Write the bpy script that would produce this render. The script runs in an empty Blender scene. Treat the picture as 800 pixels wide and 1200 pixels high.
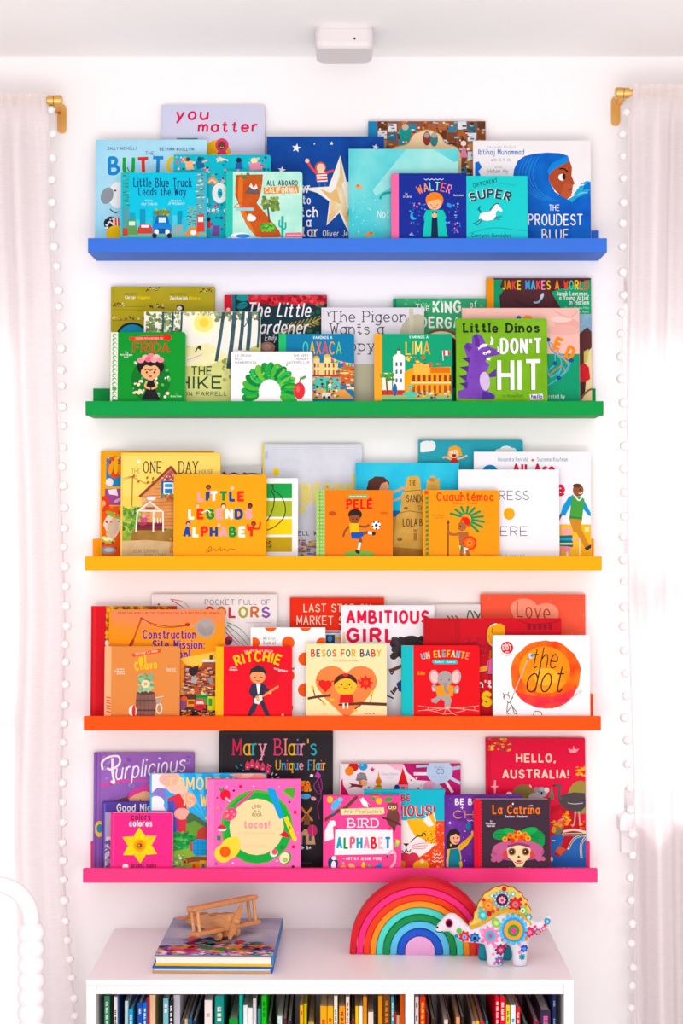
import bpy, bmesh, math, random
from mathutils import Vector, Matrix, geometry
from mathutils.bvhtree import BVHTree

# ------------------------------------------------------------------ camera, light, exposure
scene = bpy.context.scene
R_ = math.radians
COL = scene.collection
CAMD, CAMZ, F = 3.6, 1.6, 1837.0          # distance to the back wall, eye height, focal length in pixels of an 800 px wide frame
cam_d = bpy.data.cameras.new('camera')
cam = bpy.data.objects.new('camera', cam_d)
COL.objects.link(cam)
cam.location = (0, -CAMD, CAMZ)
cam.rotation_euler = (math.pi / 2, 0, 0)
cam_d.sensor_fit = 'HORIZONTAL'
cam_d.sensor_width = 36.0
cam_d.lens = F / 800.0 * 36.0
cam_d.clip_start = 0.05
scene.camera = cam

world = bpy.data.worlds.new('world')
scene.world = world
world.use_nodes = True
bg = world.node_tree.nodes['Background']
bg.inputs['Color'].default_value = (0.98, 0.985, 1.0, 1)
bg.inputs['Strength'].default_value = 1.5

def area(name, loc, target, sx, sy, power, color=(1, 1, 1)):
    d = bpy.data.lights.new(name, 'AREA')
    d.shape = 'RECTANGLE'; d.size = sx; d.size_y = sy; d.energy = power; d.color = color
    o = bpy.data.objects.new(name, d)
    o.location = loc
    o.rotation_euler = (Vector(target) - Vector(loc)).to_track_quat('-Z', 'Y').to_euler()
    COL.objects.link(o)
    return o
area('window_light_behind', (-0.2, -7.4, 0.95), (0, 0, 0.9), 4.0, 2.2, 88, (1.0, 0.985, 0.99))  # added frontal fill behind the camera; no window is built there
bl = bl = area('bounce_light_to_ceiling', (0, -3.4, 0.5), (0, -2.1, 2.645), 2.6, 1.2, 44, (1.0, 0.985, 0.99))  # added fill from an unseen source, thrown up to brighten the ceiling
bl.data.spread = R_(155)
area('ceiling_lamp_light', (0, -1.9, 2.62), (0, -1.9, 0), 0.9, 0.9, 13, (1.0, 0.99, 0.985))  # added overhead fill for the bookcase top; no ceiling fixture is built
sun_d = bpy.data.lights.new('sun', 'SUN')
sun_d.energy = 5.5; sun_d.angle = 0.4; sun_d.color = (1.0, 0.97, 0.95)
sun = bpy.data.objects.new('sun', sun_d)
sun.rotation_euler = Vector((-0.12, -1.0, -0.55)).to_track_quat('-Z', 'Y').to_euler()
COL.objects.link(sun)

vs = scene.view_settings
vs.view_transform = 'Standard'; vs.look = 'None'; vs.gamma = 1.0; vs.use_curve_mapping = False
vs.exposure = -0.38

# ------------------------------------------------------------------ helpers
def lin(c):
    c = c / 255.0
    return c / 12.92 if c <= 0.04045 else ((c + 0.055) / 1.055) ** 2.4
def rgb(h):
    h = h.lstrip('#')
    return (lin(int(h[0:2], 16)), lin(int(h[2:4], 16)), lin(int(h[4:6], 16)), 1)

def ink(h):
    """printing inks: a little deeper and purer than the hex notes"""
    r, g, b, a = rgb(h); l = .3 * r + .59 * g + .11 * b
    return tuple(min(.9, max(0.0, (l + (c - l) * 1.1) * .9)) for c in (r, g, b)) + (1,)
_mats = {}
def mat(c, rough=0.5, spec=0.1, metal=0.0):
    """a plain colour '#rrggbb', or (c1, c2, scale) for a mottled print"""
    key = (c, rough, spec, metal)
    if key in _mats: return _mats[key]
    name = 'print_' + (c if isinstance(c, str) else '_'.join(str(q) for q in c)).replace('#', '')
    m = bpy.data.materials.new(name); m.use_nodes = True
    nt = m.node_tree; p = nt.nodes['Principled BSDF']
    p.inputs['Roughness'].default_value = rough
    p.inputs['Specular IOR Level'].default_value = spec
    p.inputs['Metallic'].default_value = metal
    if isinstance(c, str):
        p.inputs['Base Color'].default_value = ink(c)
    else:
        tc = nt.nodes.new('ShaderNodeTexCoord'); nz = nt.nodes.new('ShaderNodeTexNoise'); rp = nt.nodes.new('ShaderNodeValToRGB')
        nz.inputs['Scale'].default_value = c[2]; nz.inputs['Detail'].default_value = 5
        rp.color_ramp.elements[0].position = 0.36; rp.color_ramp.elements[0].color = ink(c[0])
        rp.color_ramp.elements[1].position = 0.64; rp.color_ramp.elements[1].color = ink(c[1])
        nt.links.new(tc.outputs['Object'], nz.inputs['Vector'])
        nt.links.new(nz.outputs['Fac'], rp.inputs['Fac'])
        nt.links.new(rp.outputs['Color'], p.inputs['Base Color'])
    _mats[key] = m
    return m

def emptyobj(name, loc, label=None, cat=None, group=None, kind=None):
    o = bpy.data.objects.new(name, None)
    o.empty_display_size = 0.05
    o.location = loc
    COL.objects.link(o)
    tag(o, label, cat, group, kind)
    return o
def tag(o, label=None, cat=None, group=None, kind=None):
    if label: o['label'] = label
    if cat: o['category'] = cat
    if group: o['group'] = group
    if kind: o['kind'] = kind
    return o
def link(name, me, mats, parent=None, loc=(0, 0, 0)):
    o = bpy.data.objects.new(name, me)
    if not isinstance(mats, (list, tuple)): mats = [mats]
    for m in mats: me.materials.append(m)
    o.location = loc
    COL.objects.link(o)
    if parent is not None: o.parent = parent
    return o
def bm_obj(name, bm, mats, parent=None, loc=(0, 0, 0), smooth=False):
    bmesh.ops.recalc_face_normals(bm, faces=bm.faces[:])
    me = bpy.data.meshes.new(name); bm.to_mesh(me); bm.free()
    if smooth:
        for p in me.polygons: p.use_smooth = True
    return link(name, me, mats, parent, loc)
def add_box(bm, x0, x1, y0, y1, z0, z1, bevel=0.0, seg=2, mi=0):
    r = bmesh.ops.create_cube(bm, size=1.0)
    vs_ = r['verts']
    for v in vs_:
        v.co = Vector((x0 + (v.co.x + .5) * (x1 - x0), y0 + (v.co.y + .5) * (y1 - y0), z0 + (v.co.z + .5) * (z1 - z0)))
    fs = set(f for v in vs_ for f in v.link_faces)
    for f in fs: f.material_index = mi
    if bevel > 0:
        es = set(e for v in vs_ for e in v.link_edges)
        bmesh.ops.bevel(bm, geom=list(es), offset=bevel, segments=seg, affect='EDGES', profile=0.6)
    return vs_
def boxobj(name, dims, m, parent=None, bevel=0.0, loc=(0, 0, 0)):
    bm = bmesh.new(); add_box(bm, *dims, bevel=bevel)
    return bm_obj(name, bm, m, parent, loc)
def add_tube(bm, pts, rad, seg=16, caps=True):
    pts = [Vector(p) for p in pts]
    rads = rad if isinstance(rad, (list, tuple)) else [rad] * len(pts)
    rings = []
    prev_n = None
    for i, p in enumerate(pts):
        t = (pts[min(i + 1, len(pts) - 1)] - pts[max(i - 1, 0)]).normalized()
        ref = prev_n if prev_n is not None else (Vector((0, 1, 0)) if abs(t.y) < 0.9 else Vector((1, 0, 0)))
        n = (ref - t * ref.dot(t)).normalized(); prev_n = n
        b = t.cross(n)
        rings.append([bm.verts.new(p + (n * math.cos(a) + b * math.sin(a)) * rads[i]) for a in [2 * math.pi * k / seg for k in range(seg)]])
    for a, b in zip(rings, rings[1:]):
        for k in range(seg):
            bm.faces.new((a[k], a[(k + 1) % seg], b[(k + 1) % seg], b[k]))
    if caps:
        bm.faces.new(rings[0][::-1]); bm.faces.new(rings[-1])
def add_prism(bm, pts, y0, y1, mi=0):
    """outline pts (x, z) extruded along y"""
    a = [bm.verts.new((x, y0, z)) for x, z in pts]; b = [bm.verts.new((x, y1, z)) for x, z in pts]
    n = len(pts); fs = [bm.faces.new(a), bm.faces.new(b[::-1])]
    for k in range(n): fs.append(bm.faces.new((a[k], b[k], b[(k + 1) % n], a[(k + 1) % n])))
    for f in fs: f.material_index = mi
    return fs
def wx(px, dist): return (px - 400) / F * dist
def wz(py, dist): return CAMZ + (600 - py) / F * dist

# ------------------------------------------------------------------ surface materials
def paint(name, c, rough=0.6, bump=0.0, scale=60, spec=0.25, vary=0.0):
    m = bpy.data.materials.new(name); m.use_nodes = True
    nt = m.node_tree; p = nt.nodes['Principled BSDF']
    p.inputs['Base Color'].default_value = rgb(c)
    p.inputs['Roughness'].default_value = rough
    p.inputs['Specular IOR Level'].default_value = spec
    if bump or vary:
        tc = nt.nodes.new('ShaderNodeTexCoord'); nz = nt.nodes.new('ShaderNodeTexNoise')
        nz.inputs['Scale'].default_value = scale; nz.inputs['Detail'].default_value = 4
        nt.links.new(tc.outputs['Object'], nz.inputs['Vector'])
        b = nt.nodes.new('ShaderNodeBump'); b.inputs['Strength'].default_value = bump; b.inputs['Distance'].default_value = 0.01
        nt.links.new(nz.outputs['Fac'], b.inputs['Height']); nt.links.new(b.outputs['Normal'], p.inputs['Normal'])
    return m
M_wall = paint('wall_paint', '#f7f3f4', 0.8, 0.12, 9, 0.15)
M_ceil = paint('ceiling_paint', '#f9f7f7', 0.85, 0.08, 25, 0.1)
M_white = paint('white_laminate', '#f0ebee', 0.35, 0, 1, 0.4)
M_trim = paint('white_trim_paint', '#f3eff1', 0.4, 0, 1, 0.35)
M_page = paint('book_paper', '#efe6dc', 0.85, 0.25, 400, 0.1)
M_brass = bpy.data.materials.new('brushed_brass'); M_brass.use_nodes = True
_p = M_brass.node_tree.nodes['Principled BSDF']
_p.inputs['Base Color'].default_value = rgb('#e0b064'); _p.inputs['Metallic'].default_value = 0.85; _p.inputs['Roughness'].default_value = 0.35
def wood(name, c1, c2, scale=(1, 1, 14), rough=0.5):
    m = bpy.data.materials.new(name); m.use_nodes = True
    nt = m.node_tree; p = nt.nodes['Principled BSDF']
    tc = nt.nodes.new('ShaderNodeTexCoord'); mp = nt.nodes.new('ShaderNodeMapping'); nz = nt.nodes.new('ShaderNodeTexNoise'); rp = nt.nodes.new('ShaderNodeValToRGB')
    mp.inputs['Scale'].default_value = scale; nz.inputs['Scale'].default_value = 6; nz.inputs['Detail'].default_value = 6
    rp.color_ramp.elements[0].color = rgb(c1); rp.color_ramp.elements[1].color = rgb(c2)
    rp.color_ramp.elements[0].position = 0.35; rp.color_ramp.elements[1].position = 0.65
    nt.links.new(tc.outputs['Object'], mp.inputs['Vector']); nt.links.new(mp.outputs['Vector'], nz.inputs['Vector'])
    nt.links.new(nz.outputs['Fac'], rp.inputs['Fac']); nt.links.new(rp.outputs['Color'], p.inputs['Base Color'])
    p.inputs['Roughness'].default_value = rough
    return m
M_floor = wood('pale_floor', '#e6dfd8', '#eee8e2', (1, 8, 1))
M_beech = wood('beech_wood', '#c9844e', '#d89a62', (4, 40, 40))
M_beech2 = wood('darker_beech_wood', '#bb7443', '#cb8852', (4, 40, 40))

def curtain_mat():
    m = bpy.data.materials.new('white_linen'); m.use_nodes = True
    nt = m.node_tree; nt.nodes.clear()
    out = nt.nodes.new('ShaderNodeOutputMaterial')
    d = nt.nodes.new('ShaderNodeBsdfDiffuse'); t = nt.nodes.new('ShaderNodeBsdfTranslucent'); tr = nt.nodes.new('ShaderNodeBsdfTransparent')
    m1 = nt.nodes.new('ShaderNodeMixShader'); m2 = nt.nodes.new('ShaderNodeMixShader')
    d.inputs['Color'].default_value = rgb('#f4ecee'); t.inputs['Color'].default_value = rgb('#f6eeee')
    m1.inputs[0].default_value = 0.42
    tc = nt.nodes.new('ShaderNodeTexCoord'); mp = nt.nodes.new('ShaderNodeMapping'); nz = nt.nodes.new('ShaderNodeTexNoise'); mr = nt.nodes.new('ShaderNodeMapRange')
    mp.inputs['Scale'].default_value = (40, 40, 400); nz.inputs['Scale'].default_value = 1.0; nz.inputs['Detail'].default_value = 3
    mr.inputs['To Min'].default_value = 0.0; mr.inputs['To Max'].default_value = 0.14
    nt.links.new(tc.outputs['Object'], mp.inputs['Vector']); nt.links.new(mp.outputs['Vector'], nz.inputs['Vector']); nt.links.new(nz.outputs['Fac'], mr.inputs['Value'])
    nt.links.new(mr.outputs['Result'], m2.inputs[0])
    nt.links.new(d.outputs[0], m1.inputs[1]); nt.links.new(t.outputs[0], m1.inputs[2])
    nt.links.new(m1.outputs[0], m2.inputs[1]); nt.links.new(tr.outputs[0], m2.inputs[2])
    nt.links.new(m2.outputs[0], out.inputs['Surface'])
    return m
M_curtain = curtain_mat()
M_pom = paint('white_yarn', '#f6efef', 0.95, 0.25, 500, 0.05)
M_glass = bpy.data.materials.new('window_glass'); M_glass.use_nodes = True
_nt = M_glass.node_tree; _nt.nodes.clear()
_o = _nt.nodes.new('ShaderNodeOutputMaterial'); _t = _nt.nodes.new('ShaderNodeBsdfTransparent'); _g = _nt.nodes.new('ShaderNodeBsdfGlossy'); _mx = _nt.nodes.new('ShaderNodeMixShader')
_g.inputs['Roughness'].default_value = 0.02; _mx.inputs[0].default_value = 0.06
_nt.links.new(_t.outputs[0], _mx.inputs[1]); _nt.links.new(_g.outputs[0], _mx.inputs[2]); _nt.links.new(_mx.outputs[0], _o.inputs['Surface'])

# ------------------------------------------------------------------ room shell
CEIL = 2.645
XL, XR, YB = -2.1, 2.1, -5.0
WT = 0.16                                     # wall thickness
WIN = [(-1.62, -0.70, 0.30, 2.14), (0.648, 1.58, 0.905, 2.14)]     # window openings x0, x1, z0, z1
bm = bmesh.new()
xs = [XL, WIN[0][0], WIN[0][1], WIN[1][0], WIN[1][1], XR]
for i in range(5):
    if i in (1, 3):
        w_ = WIN[0] if i == 1 else WIN[1]
        add_box(bm, xs[i], xs[i + 1], 0, WT, 0, w_[2]); add_box(bm, xs[i], xs[i + 1], 0, WT, w_[3], CEIL)
    else:
        add_box(bm, xs[i], xs[i + 1], 0, WT, 0, CEIL)
bmesh.ops.remove_doubles(bm, verts=bm.verts[:], dist=1e-5)
tag(bm_obj('wall_back', bm, M_wall), kind='structure')
tag(boxobj('wall_left', (XL - WT, XL, YB, WT, 0, CEIL), M_wall), kind='structure')
tag(boxobj('wall_right', (XR, XR + WT, YB, WT, 0, CEIL), M_wall), kind='structure')
tag(boxobj('floor', (XL - WT, XR + WT, YB, WT, -0.1, 0), M_floor), kind='structure')
tag(boxobj('ceiling', (XL - WT, XR + WT, YB, WT, CEIL, CEIL + 0.1), M_ceil), kind='structure')
tag(boxobj('baseboard_back', (XL, XR, -0.014, 0, 0, 0.1), M_trim, bevel=0.003), kind='structure')
for i, (x0, x1, z0, z1) in enumerate(WIN):
    w = emptyobj('window_%d' % (i + 1), ((x0 + x1) / 2, 0.08, z0), kind='structure')
    hw = (x1 - x0) / 2; h = z1 - z0
    bm = bmesh.new()
    add_box(bm, -hw, -hw + 0.014, 0, 0.05, 0, h); add_box(bm, hw - 0.014, hw, 0, 0.05, 0, h)
    add_box(bm, -hw + .0141, hw - .0141, 0, 0.05, 0.002, 0.05); add_box(bm, -hw + .0141, hw - .0141, 0, 0.05, h - 0.05, h)
    add_box(bm, -hw + .0141, hw - .0141, 0, 0.05, h * .5 - .02, h * .5 + .02)
    bm_obj('frame', bm, M_trim, w)
    boxobj('pane', (-hw + .0142, hw - .0142, 0.051, 0.055, 0.001, h - 0.001), M_glass, w)
    bm = bmesh.new()
    add_box(bm, -hw - 0.017, hw + 0.017, -0.125, -0.0801, -0.03, 0.002, 0.004); add_box(bm, -hw + .0005, hw - .0005, -0.09, 0.0, -0.01, 0.0018)
    add_box(bm, -hw - 0.010, hw + 0.010, -0.10, -0.08, -0.085, -0.03, 0.003)
    bm_obj('sill', bm, M_trim, w)
# ------------------------------------------------------------------ stroke lettering: grid letters e..q = 0..12, x-height m, descender a
GL = {
'A':'0e4q8e 1i7i','B':'0e0q ~0q4q6o4k0k ~0k5k8h5e0e','C':'~8o5q2p0k2f5e8g','D':'0e0q ~0q4q7o8k7g4e0e','E':'7q0q0e7e 0k6k','F':'7q0q0e 0k6k',
'G':'~8o5q2p0k2f5e8g 8g8k5k','H':'0e0q 8e8q 0k8k','I':'0e0q','J':'~5q5i3e0g','K':'0e0q 7q0i 2l7e','L':'0q0e6e','M':'0e0q4h8q8e','N':'0e0q7e7q',
'O':'~4q1o0k1g4e7g8k7o4q','P':'0e0q ~0q5q7n5k0k','Q':'~4q1o0k1g4e7g8k7o4q 5h8d','R':'0e0q ~0q5q7n5k0k 3k7e','S':'~7o4q1o1l4k7i7g4e0g','T':'0q8q 4q4e',
'U':'~0q0n0i1f4e7f8i8n8q','V':'0q4e8q','W':'0q2e4n6e8q','X':'0q7e 0e7q','Y':'0q4k8q 4k4e','Z':'0q7q0e7e',
'a':'~6k4m1l0i1f4e6g 6m6e','b':'0q0e ~0k2m5l6i5f2e0g','c':'~6k4m1l0i1f4e6g','d':'6q6e ~6k4m1l0i1f4e6g','e':'~0i6i5l3m1l0i1f3e6f','f':'~5q3q2o2m 2m2e 0m4m',
'g':'6m6e ~6k4m1l0i1f4e6g ~6e5b3a0b','h':'0q0e ~0j3m5l6i6e','i':'0m0e 0p0q','j':'3m3d ~3d2a0a 3p3q','k':'0q0e 5m0h 2j5e','l':'0q0e','m':'0m0e ~0j2m4k4e ~4j6m8k8e',
'n':'0m0e ~0j3m5l6i6e','o':'~3m1l0i1f3e5f6i5l3m','p':'0m0a ~0k2m5l6i5f2e0g','q':'6m6a ~6k4m1l0i1f4e6g','r':'0m0e ~0j2m4m','s':'~5l3m0l1j4i5g3e0f',
't':'2p2g ~2g3e5f 0m4m','u':'~0m0h2e5f6h 6m6e','v':'0m3e6m','w':'0m2e4l6e8m','x':'0m6e 0e6m','y':'0m3e 6m3e1a','z':'0m6m0e6e',
'!':'0q0i 0e0f','.':'0e0f',',':'1f0c',"'":'0q0n','-':'0j3j',':':'0e0f 0k0l','\u00e9':'~0i6i5l3m1l0i1f3e6f 3n5q','\u00c9':'7q0q0e7e 0k6k 3r5t','*':'0k3k'}
_gc = {}
def glyph(ch):
    if ch in _gc: return _gc[ch]
    out = []
    for s in GL[ch].split():
        sm = s[0] == '~'
        if sm: s = s[1:]
        out.append((sm, [(int(s[i]), ord(s[i + 1]) - 101) for i in range(0, len(s), 2)]))
    w = max(p[0] for _, st in out for p in st)
    _gc[ch] = (out, w)
    return _gc[ch]
def catmull(pts, n):
    if len(pts) < 3: return pts
    closed = pts[0] == pts[-1]
    P = ([pts[-2]] + pts + [pts[1]]) if closed else ([pts[0]] + pts + [pts[-1]])
    out = []
    for i in range(1, len(P) - 2):
        p0, p1, p2, p3 = P[i - 1:i + 3]
        for k in range(n):
            t = k / n
            out.append(tuple(0.5 * ((2 * p1[j]) + (-p0[j] + p2[j]) * t + (2 * p0[j] - 5 * p1[j] + 4 * p2[j] - p3[j]) * t * t + (-p0[j] + 3 * p1[j] - 3 * p2[j] + p3[j]) * t ** 3) for j in (0, 1)))
    out.append(pts[-1])
    return out
def clip_convex(poly, clip):
    out = poly
    n = len(clip)
    for i in range(n):
        ax, ay = clip[i]; bx, by = clip[(i + 1) % n]
        inp = out; out = []
        if not inp: break
        ins = [(bx - ax) * (p[1] - ay) - (by - ay) * (p[0] - ax) >= -1e-12 for p in inp]
        for j in range(len(inp)):
            p, q = inp[j - 1], inp[j]
            if ins[j] != ins[j - 1]:
                d1 = (bx - ax) * (p[1] - ay) - (by - ay) * (p[0] - ax); d2 = (bx - ax) * (q[1] - ay) - (by - ay) * (q[0] - ax)
                t = d1 / (d1 - d2)
                out.append((p[0] + (q[0] - p[0]) * t, p[1] + (q[1] - p[1]) * t))
            if ins[j]: out.append(q)
    return out
CROPS = {'A1':(90,110,.3),'A2':(300,130,.325),'A3':(500,130,.2875),'B1':(90,320,.275),'B2':(250,330,.275),'B3':(430,315,.3625),
'C1':(90,510,.3),'C2':(290,510,.2875),'C3':(480,505,.3),'D1':(90,690,.2875),'D2':(280,690,.2875),'D3':(470,690,.3),
'E1':(90,850,.275),'E2':(230,850,.225),'E3':(370,880,.25),'E4':(510,855,.25),'H':(530,360,.2125),'S':(540,195,.1125),'PX':(0,0,1),'C4':(110,520,.1875),'D4':(100,700,.2125),'E5':(160,900,.2),'E6':(390,885,.175),'D5':(490,715,.1375)}

class Print:
    """flat printed artwork gathered as polygons in local (x, z), clipped to a convex outline, laid in thin ink layers in front of y = y0"""
    STEP = 0.00002
    def setup(self, clip, y0):
        self.clip = clip; self.y0 = y0; self.layer = 1; self.polys = []
    def m(self, u, v): return (u, v)
    def _add(self, pts, c):
        q = clip_convex(pts, self.clip)
        r = []
        for p in q:
            if not r or abs(p[0] - r[-1][0]) + abs(p[1] - r[-1][1]) > 1e-7: r.append(p)
        if len(r) > 1 and abs(r[0][0] - r[-1][0]) + abs(r[0][1] - r[-1][1]) < 1e-7: r.pop()
        if len(r) >= 3: self.polys.append((self.layer + 0.07 * (len(self.polys) % 13), r, c))
    def P(self, pts, c, keep=False):
        self._add([self.m(*p) for p in pts], c)
        if not keep: self.layer += 1
    def R(self, x0, y0, x1, y1, c, keep=False): self.P([(x0, y0), (x1, y0), (x1, y1), (x0, y1)], c, keep)
    def E(self, cx, cy, rx, ry, c, rot=0, keep=False, a0=0, a1=360, n=20):
        ca, sa = math.cos(R_(rot)), math.sin(R_(rot)); pts = []
        for k in range(n + (a1 - a0 < 360)):
            a = R_(a0 + (a1 - a0) * k / n); x, y = rx * math.cos(a), ry * math.sin(a)
            pts.append((cx + x * ca - y * sa, cy + x * sa + y * ca))
        self.P(pts, c, keep)
    def star(self, cx, cy, r, c, n=5, inner=.42, rot=-90, keep=False):
        self.P([(cx + (r if k % 2 == 0 else r * inner) * math.cos(R_(rot + 180 * k / n)), cy + (r if k % 2 == 0 else r * inner) * math.sin(R_(rot + 180 * k / n))) for k in range(2 * n)], c, keep)
    def flower(self, cx, cy, r, c, cc, n=6, w=.45):
        for k in range(n):
            a = 360 * k / n; self.E(cx + .55 * r * math.cos(R_(a)), cy + .55 * r * math.sin(R_(a)), .5 * r, w * r * .7, c, a, keep=True, n=10)
        self.layer += 1; self.E(cx, cy, r * .3, r * .3, cc, n=10)
    def S(self, pts, w, c, smooth=True, keep=False, n=5, taper=False):
        if smooth and len(pts) > 2: pts = catmull(pts, n)
        L = len(pts)
        for i in range(L - 1):
            (x0, y0), (x1, y1) = pts[i], pts[i + 1]
            d = math.hypot(x1 - x0, y1 - y0)
            if d < 1e-6: continue
            h = w / 2 * (1 - .8 * i / L if taper else 1)
            nx, ny = -(y1 - y0) / d * h, (x1 - x0) / d * h; ex, ey = (x1 - x0) / d * h * .35, (y1 - y0) / d * h * .35
            self.P([(x0 - ex + nx, y0 - ey + ny), (x1 + ex + nx, y1 + ey + ny), (x1 + ex - nx, y1 + ey - ny), (x0 - ex - nx, y0 - ey - ny)], c, True)
        if not keep: self.layer += 1
    def dots(self, x0, y0, x1, y1, n, r, cols, seed=1, shape='e'):
        rn = random.Random(seed)
        for k in range(n):
            x, y = rn.uniform(x0, x1), rn.uniform(y0, y1); q = r * rn.uniform(.6, 1.3); c = cols[k % len(cols)]
            if shape == 'e': self.E(x, y, q, q * rn.uniform(.6, 1), c, rn.uniform(0, 180), True, n=8)
            elif shape == 'r': self.R(x - q, y - q * .4, x + q, y + q * .4, c, True)
            else: self.P([(x - q, y), (x, y - q * rn.uniform(.4, 1.2)), (x + q, y), (x, y + q * rn.uniform(.3, 1))], c, True)
        self.layer += 1
    def T(self, text, x, y, h, c, w=None, wt=.15, serif=False, slant=0, arc=0, jit=0, seed=3, rot=0, gap=2.2, shadow=None):
        """letters with cap height h on baseline (x, y); w stretches the line to that width"""
        if shadow:
            self.T(text, x + shadow[1], y + shadow[2], h, shadow[0], w, wt, serif, slant, arc, jit, seed, rot, gap)
        hh = h * (1 - wt); u = hh / 12; sw = wt * h
        g = gap + sw / u * .9
        adv = []; X = 0
        for ch in text:
            if ch == ' ': adv.append(X); X += 3.2 + g; continue
            adv.append(X); X += glyph(ch)[1] + g
        tot = (X - g) * u + sw
        kx = w / tot if w else 1.0
        if kx < .9: sw *= max(.62, kx)
        rn = random.Random(seed); ci = 0
        ca, sa = math.cos(R_(rot)), math.sin(R_(rot))
        for ch, ax in zip(text, adv):
            if ch == ' ': continue
            col = c if not isinstance(c, list) else c[ci % len(c)]; ci += 1
            strokes, gw = glyph(ch)
            jy = rn.uniform(-jit, jit) * h; jr = rn.uniform(-jit, jit) * 1.2
            xc = (ax + gw / 2) * u * kx; tt = (2 * xc / (tot * kx) - 1) if tot else 0
            ay = arc * tt * tt; ar = math.atan2(2 * arc * tt, tot * kx / 2) if arc else 0
            cr, sr = math.cos(ar + jr), math.sin(ar + jr)
            def mp(p):
                px = (p[0] - gw / 2) * u * kx; py = -(p[1] - 6) * u
                px -= slant * py
                qx, qy = px * cr - py * sr, px * sr + py * cr
                qx += xc + sw / 2; qy += -6 * u - sw / 2 + ay + jy
                return (x + qx * ca - qy * sa, y + qx * sa + qy * ca)
            nsm = 1 if h < 12 else (2 if h < 28 else 4)
            lay = self.layer
            for sm, st in strokes:
                pts = catmull([(float(a), float(b)) for a, b in st], nsm) if sm and len(st) > 2 else st
                self.S([mp(p) for p in pts], sw, col, False, True)
                if h >= 22 and (sm or len(st) > 2):
                    for p in pts[1:-1]:
                        q = mp(p); self.E(q[0], q[1], sw / 2, sw / 2, col, keep=True, n=8)
                if serif and not sm:
                    for e in (0, -1):
                        o = st[1] if e == 0 else st[-2]; p = st[e]
                        if abs(p[1] - o[1]) > 3 and abs(p[0] - o[0]) <= 4.5:
                            s2 = 1.7; self.S([mp((p[0] - s2, p[1])), mp((p[0] + s2, p[1]))], sw * .8, col, False, True)
            self.layer = lay
        self.layer += 1
        return self
    def Q(self, x, y, w, h, c):
        n = max(4, int(w / h)); self.S([(x + w * k / n, y - h * (.2 if k % 2 else .8)) for k in range(n + 1)], h * .3, c, False)
    def kid(self, x, y, r, skin, hair, top, bot, arms=True, shoes='#333333'):
        self.E(x, y - r * .2, r * 1.12, r * 1.1, hair, n=14)
        self.E(x, y + r * .1, r * .92, r * .9, skin, n=14)
        self.E(x, y - r * .62, r * .85, r * .4, hair, n=12)
        if arms:
            self.S([(x - r * .5, y + r * 1.3), (x - r * 1.5, y + r * 2.2)], r * .45, skin, False); self.S([(x + r * .5, y + r * 1.3), (x + r * 1.5, y + r * 2.1)], r * .45, skin, False)
        self.P([(x - r * .6, y + r), (x + r * .6, y + r), (x + r * .85, y + r * 2.7), (x - r * .85, y + r * 2.7)], top)
        self.R(x - r * .65, y + r * 2.6, x - r * .1, y + r * 4.2, bot, True); self.R(x + r * .1, y + r * 2.6, x + r * .65, y + r * 4.2, bot)
        for s in (-1, 1):
            self.E(x + s * r * .35, y + r * .15, r * .1, r * .13, '#2a2020', keep=True, n=6); self.E(x + s * r * .45, y + r * 4.2, r * .42, r * .22, shoes, keep=True, n=8)
        self.S([(x - r * .25, y + r * .5), (x, y + r * .6), (x + r * .25, y + r * .5)], r * .1, '#8a3a30', n=2)
    def emit(self, verts, faces, mis, slots):
        for lay, pts, c in self.polys:
            b = len(verts); y = self.y0 - 0.00006 - lay * self.STEP
            verts.extend((p[0], y, p[1]) for p in pts)
            mi = slots.setdefault(c, len(slots))
            faces.append(list(range(b, b + len(pts)))); mis.append(mi)

# ------------------------------------------------------------------ picture ledges
LIPD = CAMD - 0.12
LEDGE = {}
def ledge(key, px0, px1, pytop, m, label):
    x0, x1 = wx(px0, LIPD), wx(px1, LIPD); cx = (x0 + x1) / 2; hw = (x1 - x0) / 2
    ztop = wz(pytop, LIPD); zb = ztop - 0.0315
    r = emptyobj('picture_ledge', (cx, 0, zb), label, 'shelf', 'picture ledges')
    boxobj('base_board', (-hw, hw, -0.1085, -0.0115, 0, 0.0105), m, r, 0.0008)
    boxobj('front_lip', (-hw, hw, -0.12, -0.1085, 0, 0.0315), m, r, 0.0012)
    boxobj('back_rail', (-hw, hw, -0.0115, -0.0005, 0, 0.068), m, r, 0.0008)
    LEDGE[key] = zb + 0.0105
ledge('A', 103, 711, 279, paint('blue_lacquer', '#366dd0', .5, spec=.1), 'blue picture ledge, the topmost on the wall')
ledge('B', 100, 707, 470, paint('green_lacquer', '#00903e', .5, spec=.1), 'green picture ledge, the second from the top')
ledge('C', 99.5, 705, 652, paint('yellow_lacquer', '#f9a000', .5, spec=.1), 'yellow picture ledge, the middle one of the wall')
ledge('D', 98, 704, 839.5, paint('orange_lacquer', '#f84e00', .5, spec=.1), 'orange picture ledge, the second from the bottom')
ledge('E', 97, 700, 1018, paint('pink_lacquer', '#f0387c', .5, spec=.1), 'pink picture ledge, lowest on the wall above the bookcase')
GROUP = {'A': 'books on the blue ledge', 'B': 'books on the green ledge', 'C': 'books on the yellow ledge', 'D': 'books on the orange ledge', 'E': 'books on the pink ledge'}
LAYY = [-0.1055, -0.0815, -0.0580, -0.0345]
TILT = R_(3.3)

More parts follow.
